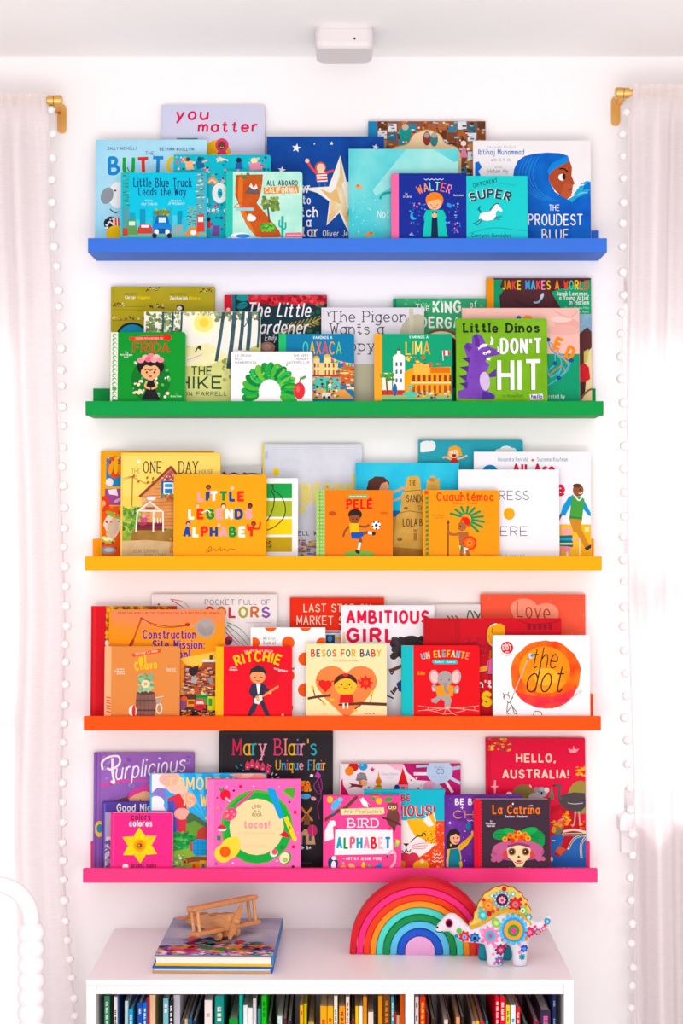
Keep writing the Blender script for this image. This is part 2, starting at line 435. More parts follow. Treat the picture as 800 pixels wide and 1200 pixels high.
def rounded(x0, x1, z0, z1, rr, rl=0.0, n=4):
    """outline counter-clockwise seen from the front (x right, z up); rr = radius of the two right corners, rl of the left ones"""
    pts = []
    for (cx, cz, a0, r) in ((x1, z0, -90, rr), (x1, z1, 0, rr), (x0, z1, 90, rl), (x0, z0, 180, rl)):
        if r <= 0: pts.append((cx, cz)); continue
        ox = cx - r if cx == x1 else cx + r; oz = cz + r if cz == z0 else cz - r
        for k in range(n + 1):
            a = R_(a0 + 90 * k / n); pts.append((ox + r * math.cos(a), oz + r * math.sin(a)))
    return pts

class Book(Print):
    def __init__(s, shelf, layer, x0, x1, ytop, label, cover, crop, t=0.013, board=False, spine=None, name=None):
        yb = LAYY[layer]; zf = LEDGE[shelf]
        dist = CAMD + yb
        ztop = wz(ytop, dist + 0.012)
        s.h = (ztop - zf) / math.cos(TILT)
        dist = CAMD + yb + s.h * .5 * math.sin(TILT)
        s.k = dist / F
        s.w = (x1 - x0) * s.k; s.px = (x0 + x1) / 2; s.yt = ytop; s.t = t; s.board = board; s.cover = cover
        s.cr = CROPS[crop]
        s.root = emptyobj(name or ('board_book' if board else 'picture_book'), (wx(s.px, dist), yb, zf + t * math.sin(TILT) + 0.0004), label, 'book', GROUP[shelf])
        s.root.rotation_euler = (-TILT, 0, 0)
        s.spine = spine if spine is not None else cover
        rr = 0.006 if board else 0.0012
        s.outline = rounded(-s.w / 2, s.w / 2, 0, s.h, rr)
        s.setup(rounded(-s.w / 2 + .0003, s.w / 2 - .0003, 0, s.h - .0003, rr), 0)
    def crop(s, c): s.cr = CROPS[c]; return s
    def m(s, u, v):
        X = s.cr[0] + u * s.cr[2]; Y = s.cr[1] + v * s.cr[2]
        return ((X - s.px) * s.k, s.h - (Y - s.yt) * s.k)
    def done(s):
        hw, h, t = s.w / 2, s.h, s.t
        bt = 0.0022
        verts, faces, mis = [], [], []; slots = {}
        slots[s.cover] = 0
        def slab(y0, y1, out):
            n = len(out); b = len(verts)
            verts.extend((p[0], y0, p[1]) for p in out); verts.extend((p[0], y1, p[1]) for p in out)
            faces.append(list(range(b, b + n))); faces.append(list(range(b + n, b + 2 * n))[::-1])
            for k in range(n): faces.append([b + k, b + n + k, b + n + (k + 1) % n, b + (k + 1) % n])
            mis.extend([0] * (n + 2))
        slab(0, bt, s.outline); slab(t - bt, t, s.outline)
        s.emit(verts, faces, mis, slots)
        me = bpy.data.meshes.new('cover'); me.from_pydata(verts, [], faces); me.polygons.foreach_set('material_index', mis); me.update()
        link('cover', me, [mat(c) for c in slots], s.root)
        ins = 0.0006 if s.board else 0.003
        bm = bmesh.new()
        add_prism(bm, rounded(-hw + .002, hw - ins, ins, h - ins, 0.005 if s.board else 0), bt, t - bt)
        bm_obj('pages', bm, M_page, s.root)
        bm = bmesh.new()
        e = 0.0009 if not s.board else 0.0004
        add_box(bm, -hw - .0012, -hw + .003, -e, t + e, 0, h, 0.0008 if not s.board else .0004, 3)
        bm_obj('spine', bm, mat(s.spine), s.root)
# ================================================================== blue ledge
MULTI = ['#2a7fc8', '#2fa84f', '#d8352f', '#2a7fc8', '#f0b82a']
b = Book('A', 3, 189, 310, 123, 'pale lavender picture book with pink lettering, back row of blue ledge', ('#cdd2ea', '#d6d6ea', 8), 'A1')
b.T('you', 385, 103, 50, '#cf2c58', 132, .17, slant=.12); b.T('matter', 472, 151, 47, '#cf2c58', 236, .17, slant=.08)
b.E(545, 240, 55, 60, '#e8b53a', 20); b.E(566, 202, 26, 28, '#dd4a74'); b.E(565, 203, 15, 17, '#7a4228'); b.E(566, 250, 22, 30, '#d8446c')
b.S([(560, 209), (566, 212), (572, 209)], 2, '#f3e0e0'); b.S([(390, 176), (470, 176)], 5, '#3f9d8f'); b.done()

b = Book('A', 3, 432, 569, 142, 'brown picture book with a mosaic of little rooms and an arched cream nameplate', '#8a5138', 'A2', spine='#2b86b8')
b.R(405, 30, 436, 470, '#2b86b8')
rn = random.Random(5)
for i in range(11):
    for j in range(9):
        x = 438 + i * 36; y = 36 + j * 34 + (i % 2) * 9
        b.R(x + 1, y + 1, x + 33, y + 31, rn.choice(['#7a4630', '#b06a42', '#3f7d96', '#93503a', '#5d3626', '#d8e4ea', '#a8603f', '#2f6880', '#c48a5a']), True)
b.layer += 1
b.dots(440, 38, 828, 240, 150, 6, ['#e9d8c0', '#2f6f88', '#c4542f', '#3a2018', '#8fc0d0', '#e0a05a'], 7, 'r')
b.dots(440, 38, 828, 240, 70, 5, ['#efe6dc', '#1f5f70', '#5a2a18', '#d88f4a'], 8)
b.P([(478, 150), (500, 132), (545, 120), (570, 84), (615, 68), (660, 84), (684, 118), (722, 132), (740, 160), (738, 300), (478, 300)], '#eed3ab')
b.S([(478, 150), (500, 132), (545, 120), (570, 84), (615, 68), (660, 84), (684, 118), (722, 132), (740, 160)], 3, '#c99a66')
b.E(616, 100, 14, 26, '#8a3d34'); b.E(616, 88, 10, 10, '#a8a0a0'); b.E(642, 104, 14, 26, '#3f7f86'); b.E(642, 88, 10, 10, '#b3a8a4')
b.E(538, 82, 22, 30, '#2c8f86'); b.E(538, 58, 12, 12, '#c9b6a6')
b.P([(735, 170), (748, 120), (764, 170)], '#e58aa8'); b.E(748, 118, 10, 10, '#f1e2dc'); b.done()

b = Book('A', 2, 112, 242, 164, 'large light blue picture book with rainbow capitals and a white elephant, far left', ('#9fd6ee', '#b5e2f2', 10), 'A1')
b.T('SALLY NICHOLLS', 118, 221, 13, '#33508a', 117, .14); b.T('BETHAN WOOLLVIN', 322, 224, 13, '#33508a', 134, .14); b.T('THE', 266, 241, 15, '#5a7a8a', 34, .12)
b.T('BUTTON', 120, 322, 76, ['#2b86cc', '#2ca84d', '#d93a34', '#2b86cc', '#f2c83c', '#d93a34'], 330, .2, jit=.04)
b.T('BOOK', 250, 400, 70, ['#2ca84d', '#f2c83c'], 210, .2)
b.E(158, 400, 34, 52, '#f1f2f4'); b.E(118, 402, 24, 34, '#8f979f', 20); b.P([(168, 340), (180, 380), (182, 470), (168, 440)], '#f1f2f4'); b.E(150, 382, 4, 4, '#333333')
b.S([(196, 290), (200, 300), (205, 308)], 3, '#333333'); b.S([(130, 455), (150, 470), (165, 465)], 4, '#2a3a4a')
b.E(136, 512, 30, 28, '#1f2430'); b.dots(112, 490, 160, 535, 30, 4, ['#e8e8ee'], 3); b.E(155, 508, 14, 18, '#f0c6a8'); b.P([(150, 492), (166, 488), (168, 525), (152, 528)], '#d6403a'); b.S([(158, 492), (160, 526)], 4, '#f3f0f0', False)
b.E(152, 552, 36, 32, '#f6c92c'); b.done()

b = Book('A', 2, 313, 450, 160, 'navy picture book with a giant pale star and small white stars', ('#123f8e', '#1a4d9e', 14), 'A2')
for x, y, r in ((145, 135, 17), (272, 118, 8), (92, 216, 15), (430, 132, 12), (80, 300, 9), (210, 120, 4), (360, 150, 5)): b.star(x, y, r, '#f1f2f6', rot=-80)
b.P([(303, 163), (326, 258), (420, 274), (336, 330), (330, 372), (345, 470), (300, 372), (254, 418), (264, 330), (222, 300), (165, 282), (262, 276)], '#f2efe6')
b.P([(300, 240), (318, 300), (345, 455), (303, 360), (258, 412), (268, 330)], ('#e0b878', '#efe0bd', 20)); b.P([(230, 284), (268, 300), (290, 282), (305, 340), (262, 320)], '#e2bd80'); b.P([(303, 168), (318, 255), (300, 280)], '#e6ca95')
b.E(232, 206, 20, 20, '#c7603f'); b.E(233, 208, 15, 16, '#f3cdb6'); b.P([(216, 225), (254, 222), (258, 258), (220, 260)], '#f0eceb')
for q in range(3): b.S([(217, 231 + q * 11), (256, 228 + q * 11)], 5, '#cf3b3a', False)
b.S([(218, 228), (200, 208), (186, 186)], 9, '#d9544e'); b.E(184, 182, 8, 8, '#f3cdb6'); b.S([(252, 226), (278, 218)], 9, '#d9544e'); b.S([(230, 260), (228, 276)], 7, '#3a6ab0'); b.S([(246, 260), (250, 274)], 7, '#3a6ab0')
b.T('How', 100, 300, 40, '#f3f2f4', None, .13, True); b.T('to', 167, 341, 34, '#f3f2f4', 30, .15, True); b.T('catch', 110, 388, 40, '#f3f2f4', 113, .15, True); b.T('a', 180, 423, 36, '#f3f2f4', 18, .15, True); b.T('star', 140, 460, 40, '#f3f2f4', 84, .15, True)
b.T('Oliver Jeffers', 240, 459, 25, '#efeef0', 150, .11); b.done()

b = Book('A', 2, 555, 692, 165, 'white picture book showing a person in a blue headscarf from the side', '#f2eff1', 'A3')
b.T('SALAAM READS', 245, 153, 9, '#a8a4b0', 118, .1); b.T('Ibtihaj Muhammad', 210, 181, 25, '#1f6fb8', 188, .15); b.T('with  S. K. Ali', 262, 208, 15, '#7a7c88', 78, .1); b.T('art by', 278, 236, 10, '#9a9ca8', 30, .1); b.T('Hatem Aly', 250, 256, 17, '#6a6c78', 82, .1)
b.P([(190, 215), (212, 208), (225, 232), (210, 250), (218, 262), (260, 420), (190, 420)], '#1c6fd0')
b.P([(410, 540), (408, 300), (352, 268), (356, 240), (372, 205), (400, 186), (440, 176), (490, 172), (540, 174), (575, 184), (556, 210), (500, 250), (500, 292), (522, 335), (575, 366), (600, 350), (622, 318), (650, 296), (668, 292), (672, 540)], ('#0f55b4', '#1a6fcb', 18))
b.P([(575, 184), (592, 232), (590, 268), (602, 300), (591, 312), (592, 348), (572, 364), (545, 350), (520, 325), (498, 290), (498, 250), (556, 208)], '#a94f33')
b.P([(560, 300), (596, 302), (590, 350), (572, 362), (545, 348)], '#b85a3c')
b.P([(575, 184), (582, 206), (520, 240), (500, 262), (490, 250), (510, 215)], '#1f86d6')
b.E(551, 274, 15, 14, '#f3f0ee'); b.E(559, 272, 7, 13, '#2a1814'); b.S([(541, 240), (558, 238), (574, 250)], 6, '#2a1814')
b.S([(572, 322), (584, 326), (590, 322)], 4, '#8a3428')
for k in range(5): b.S([(400 + k * 14, 195 - k * 2), (375 + k * 14, 260), (410 + k * 12, 330), (470 + k * 14, 370)], 2, '#3f92de')
b.P([(575, 366), (600, 350), (600, 330), (618, 320), (625, 302), (650, 290), (664, 290), (640, 310), (634, 330), (650, 322), (668, 325), (640, 345), (610, 360), (590, 378)], '#35a8d0')
b.S([(590, 345), (606, 330), (612, 312), (640, 304)], 5, '#eef3f6'); b.S([(612, 350), (630, 338), (655, 338)], 4, '#7fd0e4')
b.T('THE', 497, 413, 28, '#f4f3f6', 43, .15); b.T('PROUDEST', 411, 473, 50, '#f4f3f6', 224, .15); b.T('BLUE', 466, 533, 48, '#f4f3f6', 110, .15); b.done()

b = Book('A', 1, 204, 317, 182, 'turquoise board book with tiny people and confetti, between two blue covers', '#1db7c8', 'A1', .017, True)
b.dots(384, 246, 752, 330, 60, 5, ['#f3b9a0', '#f07f72', '#0f6f86', '#f6d9b0', '#e8507a', '#14508a'], 4)
b.dots(500, 330, 600, 560, 40, 6, ['#f3b9a0', '#12808f', '#7a4f9f', '#0f6f86', '#d94f72'], 6)
b.E(433, 258, 8, 9, '#6a3a28'); b.P([(422, 268), (450, 264), (456, 298), (426, 300)], '#f2b98e'); b.S([(424, 272), (412, 256)], 6, '#f2b98e')
b.E(478, 258, 10, 10, '#1a4f7a'); b.P([(462, 268), (492, 264), (500, 290), (470, 298)], '#1d6f9a'); b.S([(490, 270), (508, 262)], 6, '#f0b090')
b.E(560, 258, 12, 8, '#f3b9a0', 20); b.S([(548, 268), (562, 256), (590, 262)], 5, '#f2e0c0')
b.E(632, 262, 11, 11, '#1a2a4a'); b.P([(620, 272), (646, 270), (648, 296), (618, 298)], '#2a5fa8'); b.S([(630, 298), (628, 308)], 6, '#f0b090')
b.E(692, 264, 13, 12, '#f6e0b0'); b.P([(672, 276), (716, 270), (722, 298), (678, 302)], '#e58fae'); b.S([(716, 280), (734, 286)], 6, '#d8446c')
b.E(528, 355, 24, 24, '#f2a05a', a0=180, a1=360); b.E(528, 355, 17, 17, '#f3d9b8', a0=180, a1=360); b.E(528, 355, 9, 9, '#e8705a', a0=180, a1=360)
b.T('LO', 470, 432, 80, '#f3f4f6', 118, .25); b.T('makes a', 470, 470, 24, '#eef2f4', 118, .16)
b.P([(510, 500), (522, 498), (524, 530), (506, 532)], '#d83a4a'); b.E(514, 496, 9, 8, '#2a1a2a'); b.P([(530, 520), (560, 520), (556, 562), (528, 562)], '#7a4fa0'); b.done()

b = Book('A', 1, 409, 537, 175, 'aqua watercolour picture book with small orange spots and a pale light streak', ('#52c6d0', '#86dcdc', 9), 'A2')
b.P([(420, 290), (540, 140), (640, 140), (720, 190), (560, 240), (430, 310)], ('#84dcdc', '#a9e6e2', 12)); b.P([(560, 230), (735, 180), (735, 260), (600, 262)], '#a5e0dc')
b.E(370, 277, 14, 8, '#e8a56a', 20); b.E(367, 273, 5, 4, '#c8703a'); b.E(408, 450, 16, 8, '#e59a55', -20); b.E(414, 445, 6, 4, '#c8703a')
b.S([(446, 320), (462, 302), (485, 298)], 9, '#2aa59a'); b.dots(345, 300, 490, 450, 26, 2, ['#c8f0ee'], 9)
b.T('Not Quite', 436, 390, 27, '#eef6f4', 128, .1); b.done()

b = Book('A', 0, 142, 242, 203, 'small cyan picture book with a blue truck in a street of cars, on blue ledge', '#35c0dc', 'A1')
b.R(172, 308, 203, 565, '#3faeb2'); b.dots(174, 315, 202, 560, 40, 5, ['#2c8f9a', '#5cc6c6', '#2a7f92'], 3, 'r')
for x0, x1, y, c in ((205, 228, 470, '#2f9fc0'), (228, 248, 498, '#58c9dc'), (246, 268, 455, '#2a94b8'), (268, 300, 490, '#46b9d2'), (296, 322, 462, '#2f9fc0'), (352, 372, 448, '#3aa8c6'), (372, 395, 480, '#58c9dc'), (392, 412, 462, '#2a94b8'), (410, 432, 492, '#46b9d2')): b.R(x0, y, x1, 560, c, True)
b.layer += 1
b.R(432, 444, 466, 560, '#6fb4b6'); b.dots(434, 450, 464, 520, 26, 4, ['#2a6f80'], 5, 'r'); b.R(466, 312, 500, 560, '#5fa7b0'); b.dots(468, 318, 498, 520, 36, 5, ['#2a7f90', '#b8dcd8'], 6, 'r')
b.R(180, 450, 205, 560, '#5a9aa4'); b.R(172, 546, 505, 566, '#7ab8a8')
b.T('Little Blue Truck', 220, 368, 38, '#173070', 228, .16, True, jit=.02); b.T('Leads the Way', 240, 402, 34, '#173070', 186, .16, True, jit=.02)
b.T('Story by', 266, 424, 7, '#e8f6f8', 30, .1); b.T('Alice Schertle', 252, 440, 12, '#e8f6f8', 62, .09, slant=.2); b.T('Pictures by', 368, 424, 7, '#e8f6f8', 40, .1); b.T('Jill McElmurry', 356, 438, 12, '#e8f6f8', 66, .09, slant=.2)
b.R(306, 460, 360, 482, '#6f8f3f'); b.dots(306, 456, 360, 480, 20, 5, ['#8a5a3a', '#a8b84a', '#5f7f3a'], 3)
b.P([(312, 480), (354, 480), (362, 515), (304, 515)], '#1f66b4'); b.R(320, 488, 348, 508, '#cfe9ee'); b.P([(300, 512), (366, 512), (372, 552), (294, 552)], '#2a7fd0'); b.E(312, 545, 9, 10, '#eaf2f4'); b.E(354, 545, 9, 10, '#eaf2f4'); b.R(320, 532, 346, 552, '#174f90'); b.E(304, 560, 10, 10, '#2a2a30'); b.E(362, 560, 10, 10, '#2a2a30')
b.P([(240, 528), (252, 514), (282, 514), (294, 528), (298, 552), (236, 552)], '#c8463c'); b.R(252, 518, 282, 528, '#e6eef0')
b.P([(198, 498), (230, 494), (234, 530), (240, 556), (194, 556)], '#5f9a5a'); b.R(204, 504, 228, 520, '#cfe6e0'); b.R(176, 530, 200, 560, '#b84a3c')
b.P([(372, 530), (386, 516), (412, 516), (420, 552), (368, 552)], '#8fa8a8'); b.P([(425, 550), (445, 528), (470, 526), (480, 558), (425, 560)], '#e8893a'); b.E(455, 548, 12, 10, '#eef0ee'); b.P([(470, 480), (496, 472), (500, 545), (468, 545)], '#d0473e'); b.R(474, 486, 494, 506, '#dfe8ea'); b.done()

b = Book('A', 0, 265, 354, 202, 'small mint board book with an orange-brown state map, trees and a cactus', '#b4e6d4', 'A1', .018, True, spine='#3cc0ae')
b.R(578, 300, 609, 565, '#3cc0ae'); b.P([(609, 310), (900, 310), (900, 565), (609, 565)], ('#a9e2d2', '#c6eedd', 20))
b.P([(620, 320), (726, 318), (724, 350), (716, 402), (702, 432), (740, 478), (790, 540), (800, 566), (700, 566), (664, 520), (640, 470), (634, 440), (618, 400)], ('#b5502a', '#c4602f', 40))
b.P([(632, 330), (650, 330), (646, 440), (700, 560), (672, 530), (640, 470), (628, 400)], '#d9753a')
b.P([(655, 396), (680, 352), (690, 372), (700, 356), (715, 396)], '#6a5a58'); b.P([(672, 366), (680, 352), (690, 372), (700, 356), (706, 372), (692, 380)], '#f0e6e2')
b.S([(615, 445), (640, 430), (660, 445), (680, 428), (698, 445)], 3, '#d04a3a'); b.S([(612, 448), (702, 448)], 4, '#d04a3a', False); b.R(620, 450, 690, 462, '#8fd0d8')
b.E(682, 492, 18, 12, '#f2efe8'); b.E(676, 484, 10, 10, '#f2efe8'); b.dots(620, 315, 720, 335, 10, 6, ['#3f7a4a'], 4, 'd'); b.E(640, 562, 40, 14, '#f2f4f2'); b.E(650, 562, 30, 8, '#3f8fd0')
b.crop('A2')
b.T('ALL ABOARD', 38, 274, 22, '#35555a', 112, .22, jit=.02); b.P([(26, 280), (152, 274), (154, 300), (28, 304)], '#e98a3f'); b.T('CALIFORNIA', 32, 300, 22, '#f8ecd2', 116, .2)
b.S([(42, 352), (48, 405)], 6, '#6a4a34'); b.dots(22, 318, 80, 360, 40, 8, ['#7a8f4a', '#98a85a', '#5f7f3f'], 5); b.E(42, 425, 30, 16, '#58a03f'); b.dots(18, 412, 68, 440, 24, 8, ['#7ac04a', '#3f8a34'], 6, 'd')
b.R(18, 442, 80, 462, '#b4562c')
b.S([(95, 386), (95, 462)], 9, '#2faf9a'); b.S([(84, 400), (84, 420), (94, 424)], 6, '#2faf9a'); b.S([(106, 408), (106, 428), (96, 432)], 6, '#2faf9a'); b.P([(106, 446), (164, 444), (166, 462), (104, 462)], '#e8708f'); b.Q(110, 457, 48, 6, '#fbe6e6'); b.done()

b = Book('A', 0, 459, 547, 204, 'small indigo board book with pink spine and a red-haired child in a teal coat', '#182c8e', 'A2', .018, True, spine='#ee6fa2')
b.R(486, 225, 514, 465, '#ee6fa2'); b.Q(606, 254, 70, 7, '#dfe4f4')
b.T('WALTER', 580, 292, 34, ['#f0855a', '#f2a05a', '#8fd6c8', '#a8e0b8', '#f0705a', '#f090b0'], 124, .15, arc=15)
b.dots(552, 330, 735, 458, 90, 3.2, ['#2f6fd0', '#4aa6e0', '#8fb0f0', '#e87fb0', '#2a50b8'], 4); b.E(568, 384, 13, 14, '#4aa0e0'); b.E(574, 380, 10, 11, '#182c8e'); b.E(696, 345, 11, 7, '#3f86d8', 40); b.E(686, 402, 12, 10, '#4aa0e0'); b.E(690, 398, 9, 8, '#182c8e')
b.T('by', 538, 306, 9, '#dfe4f4', 8, .12); b.T('Lil Libros', 530, 317, 9, '#dfe4f4', 30, .16); b.T('Illustrated', 712, 312, 8, '#dfe4f4', 34, .16)
b.P([(612, 362), (674, 362), (690, 460), (600, 460)], '#2cc2b2'); b.P([(634, 368), (652, 368), (656, 462), (630, 462)], '#152348'); b.S([(618, 368), (610, 392), (636, 380)], 12, '#2cc2b2'); b.S([(670, 368), (678, 392), (650, 380)], 12, '#2cc2b2'); b.E(643, 382, 9, 10, '#f4b184')
b.E(643, 326, 32, 29, '#f0863a'); b.E(643, 340, 26, 22, '#f5b68a'); b.P([(614, 334), (622, 308), (668, 306), (673, 334), (660, 322), (640, 326)], '#f0863a'); b.S([(628, 342), (634, 345)], 2, '#6a3a28'); b.S([(650, 345), (656, 342)], 2, '#6a3a28'); b.S([(636, 353), (643, 356), (650, 353)], 2, '#c85a4a'); b.done()

b = Book('A', 0, 547, 618, 207, 'small aqua picture book with a galloping white horse', '#3dcbcb', 'S')
b.T('a little', 78, 290, 28, '#2a7f8a', 60, .1, rot=-22); b.T('DIFFERENT', 132, 232, 44, '#28606c', 262, .15, rot=-13); b.T('and thats', 405, 190, 22, '#2a8f98', 160, .1, rot=10)
b.T('SUPER', 86, 345, 100, '#2f3648', 440, .19, arc=46, shadow=('#f2e6e6', -8, -4))
b.P([(185, 560), (200, 510), (240, 492), (310, 480), (340, 430), (365, 405), (385, 408), (432, 470), (425, 488), (380, 470), (362, 500), (362, 540), (330, 570), (270, 582), (220, 570)], '#f4eef2')
b.S([(205, 490), (185, 455), (200, 430)], 16, '#1a6f7c'); b.S([(195, 470), (170, 460)], 9, '#1a6f7c'); b.S([(220, 570), (190, 610), (155, 632)], 10, '#3a5f6a'); b.S([(210, 560), (170, 590), (125, 610)], 9, '#3a5f6a'); b.S([(355, 545), (390, 540), (425, 535)], 9, '#3a5f6a'); b.S([(350, 560), (400, 570)], 8, '#3a5f6a'); b.S([(300, 470), (330, 430), (370, 398), (395, 402)], 10, '#3a5f6a')
b.S([(75, 715), (180, 688), (320, 656), (450, 660), (560, 678), (700, 684)], 5, '#1f8f96'); b.T('Corrynn Gonzales', 108, 756, 44, '#1f5f72', 412, .12, jit=.03); b.done()

# ================================================================== green ledge
b = Book('B', 3, 130, 251, 336, 'large olive picture book with rows of tiny birds, far left of green ledge', ('#a89a32', '#b7a83e', 12), 'B1')
b.T('WRITTEN BY', 203, 96, 10, '#5f5a1f', 52, .14); b.T('Carter', 203, 112, 15, '#f2efe0', 46, .2); b.T('Higgins', 255, 112, 15, '#f0c83a', 56, .2); b.T('ILLUSTRATED BY', 397, 96, 10, '#5f5a1f', 72, .14); b.T('Zachariah', 395, 116, 16, '#f2efe0', 76, .2); b.T('OHora', 476, 116, 16, '#f0c83a', 48, .2)
for y, x0, x1 in ((138, 150, 200), (196, 148, 290), (145, 296, 372), (75, 524, 580), (70, 290, 350)): b.dots(x0, y - 8, x1, y + 6, 16, 4, ['#4a3f1a', '#8a3f2a', '#e0d8a0', '#2f5a4a'], int(y))
for y in (138, 198, 152): b.S([(150, y + 6), (290, y + 8)], 1.5, '#6a602a', False)
b.E(235, 268, 66, 56, '#1a2228'); b.E(235, 268, 56, 46, '#2a8fb4'); b.E(232, 282, 30, 30, '#1f6f92')
b.E(440, 150, 18, 14, '#2a2c30', 20); b.E(436, 152, 11, 9, '#f0ede4'); b.S([(424, 140), (412, 136)], 4, '#e0a02a', False); b.E(290, 196, 8, 10, '#1a1c20'); b.done()

b = Book('B', 3, 263, 383, 346, 'dark teal picture book with white script and red flowers along its top', '#15323a', 'B2', spine='#cc2a38')
b.R(40, 55, 78, 520, '#cc2a38'); b.E(62, 122, 8, 9, '#f0d8d0'); b.S([(84, 60), (90, 250)], 14, '#1f6f78', False)
b.E(125, 70, 28, 16, '#1f8f92'); b.E(122, 104, 24, 14, '#22848a', -20); b.S([(88, 110), (140, 96)], 3, '#14585f')
for x, y in ((175, 78), (215, 70), (255, 82), (300, 72), (345, 80), (385, 74), (430, 78), (470, 72)): b.E(x, y, 30, 24, '#c22c36', keep=True); b.E(x + 6, y - 2, 20, 14, '#d8404a', 15, keep=True)
b.layer += 1; b.dots(160, 62, 480, 100, 40, 9, ['#a81f2a', '#e0545a', '#8a1a26'], 3)
b.dots(90, 120, 200, 300, 16, 12, ['#1f6f5a', '#2a5f4a'], 8); b.dots(400, 95, 480, 300, 18, 11, ['#1f5a4a', '#3f6a3a'], 9)
for q in range(9): b.S([(300 + q * 17, 212 - q * 5), (318 + q * 17, 180 - q * 4)], 4, '#a8924a', False, True); b.S([(300 + q * 17, 212 - q * 5), (330 + q * 17, 216 - q * 4)], 4, '#a8924a', False, True)
b.layer += 1; b.S([(280, 222), (380, 195), (465, 155)], 4, '#c2ab5f')
b.T('The Little', 146, 154, 66, '#f3eff2', 272, .14, slant=.2, jit=.02); b.T('Gardener', 160, 226, 62, '#f3eff2', 246, .14, slant=.2, jit=.02); b.T('Emily', 220, 256, 30, '#e8e4e6', 50, .12, slant=.2); b.T('Hughes', 280, 262, 30, '#e8e4e6', 66, .12, slant=.2)
b.E(228, 284, 34, 24, '#b07a6a'); b.E(226, 282, 22, 14, '#c8a08f'); b.done()

b = Book('B', 3, 461, 570, 350, 'mid-green picture book with hand-drawn white capitals, behind the lime one', ('#349a64', '#4aae78', 12), 'B3')
b.R(84, 96, 94, 430, '#1f6f7a'); b.T('The', 158, 142, 28, '#e8f2e6', 44, .13, rot=-4); b.T('KING', 212, 146, 43, '#f2f2ec', 92, .2, jit=.03); b.T('of', 332, 128, 24, '#e8f2e6', 24, .13); b.T('KINDERGARTEN', 108, 194, 38, '#f2f2ec', 300, .19, jit=.03)
b.E(240, 236, 62, 40, '#8a5a34'); b.E(240, 238, 54, 34, '#f0e2c4'); b.E(240, 238, 50, 31, '#f4ead2'); b.E(262, 250, 30, 30, '#3a241c'); b.E(282, 330, 26, 60, '#2a3a3a'); b.dots(100, 100, 390, 125, 14, 5, ['#5fc08a'], 4); b.done()

b = Book('B', 3, 571, 693, 326, 'maroon and green picture book with rainbow title capitals, far right of green ledge', '#4a262c', 'B3', spine='#f09a2a')
b.R(385, 28, 410, 440, '#f09a2a'); b.P([(410, 30), (470, 30), (428, 90), (432, 140), (410, 200)], '#1f9a6a'); b.P([(596, 76), (740, 30), (740, 150), (640, 150)], '#20a070'); b.P([(430, 60), (520, 90), (600, 130), (600, 30), (440, 30)], '#532a30')
b.S([(540, 110), (556, 108), (568, 84)], 6, '#8fb8c8'); b.E(566, 90, 5, 12, '#bcd2dc', 20); b.S([(480, 100), (510, 120), (560, 125)], 5, '#3a1c22')
b.R(410, 30, 734, 36, '#5a2a30'); b.T('JAKE MAKES A WORLD', 438, 69, 34, ['#f0c02a', '#f08a2a', '#e0503a', '#e8d84a', '#3fa0d8', '#58b8e0', '#e85a4a', '#f08fb0', '#f2c83a', '#f0902a', '#e0503a', '#58c0a0', '#f2c83a', '#e8704a', '#e0503a'], 280, .2)
b.T('Jacob Lawrence,', 614, 88, 15, '#f0eeea', 104, .16, True); b.T('a Young Artist', 622, 102, 15, '#f0eeea', 96, .16, True); b.T('in Harlem', 654, 117, 15, '#f0eeea', 64, .16, True); b.T('Sharifa Rhodes-Pitts', 640, 132, 8, '#d0e8da', 78, .1); b.T('Christopher Myers', 650, 144, 8, '#d0e8da', 68, .1)
b.R(684, 148, 740, 214, ('#7fa8c4', '#a4c0d0', 30)); b.P([(684, 210), (740, 210), (740, 430), (684, 430)], '#ecd9a8'); b.P([(684, 214), (712, 190), (728, 210), (726, 256), (706, 280), (700, 312), (684, 318)], '#5a2f30'); b.P([(700, 270), (716, 262), (712, 300), (700, 312)], '#c8c46a'); b.P([(684, 318), (700, 306), (716, 322), (720, 360), (700, 372), (684, 372)], '#cf2f3a'); b.P([(684, 372), (706, 368), (702, 410), (690, 430), (684, 430)], '#4a2a2c'); b.S([(690, 420), (712, 398), (726, 392)], 6, '#8a5a40'); b.done()

b = Book('B', 2, 377, 497, 361, 'pale grey picture book with typewriter lettering', '#dddae2', 'B2')
b.P([(470, 355), (830, 355), (830, 520), (470, 520)], '#b8b59c'); b.E(535, 360, 50, 10, '#dddae2'); b.E(870, 250, 80, 110, '#bdb8a0'); b.R(834, 118, 852, 380, '#c8c3ac', True)
b.T('The Pigeon', 497, 175, 48, '#3a3840', 326, .085, True); b.T('Wants a', 497, 228, 48, '#3a3840', 228, .085, True); b.T('Puppy!', 495, 300, 48, '#3a3840', 206, .085, True); b.S([(486, 130), (492, 150), (488, 140), (500, 134)], 3, '#3a3840'); b.done()

b = Book('B', 1, 169, 305, 366, 'pale woodland picture book with tall dark trees and a yellow sun', '#eceae0', 'B1')
b.P([(285, 380), (345, 330), (440, 300), (520, 330), (600, 360), (700, 340), (790, 300), (790, 560), (285, 560)], ('#c4c878', '#d6d898', 14)); b.P([(440, 330), (560, 300), (650, 360), (560, 400), (450, 400)], ('#e0dca0', '#ece8c0', 20))
b.E(540, 215, 62, 60, '#f6f0d0'); b.E(540, 215, 42, 40, '#f5e28a'); b.E(541, 214, 20, 19, '#f0cf5a')
b.dots(290, 168, 440, 260, 110, 8, ['#8fa06a', '#6f8454', '#a8b47c', '#5a7048'], 3); b.dots(590, 168, 790, 205, 60, 8, ['#7d8a6a', '#98a484', '#6a7a58'], 4); b.dots(440, 168, 600, 182, 24, 6, ['#a8b090'], 5)
b.dots(620, 370, 790, 460, 60, 8, ['#a0a860', '#8a9650', '#c8c888'], 6)
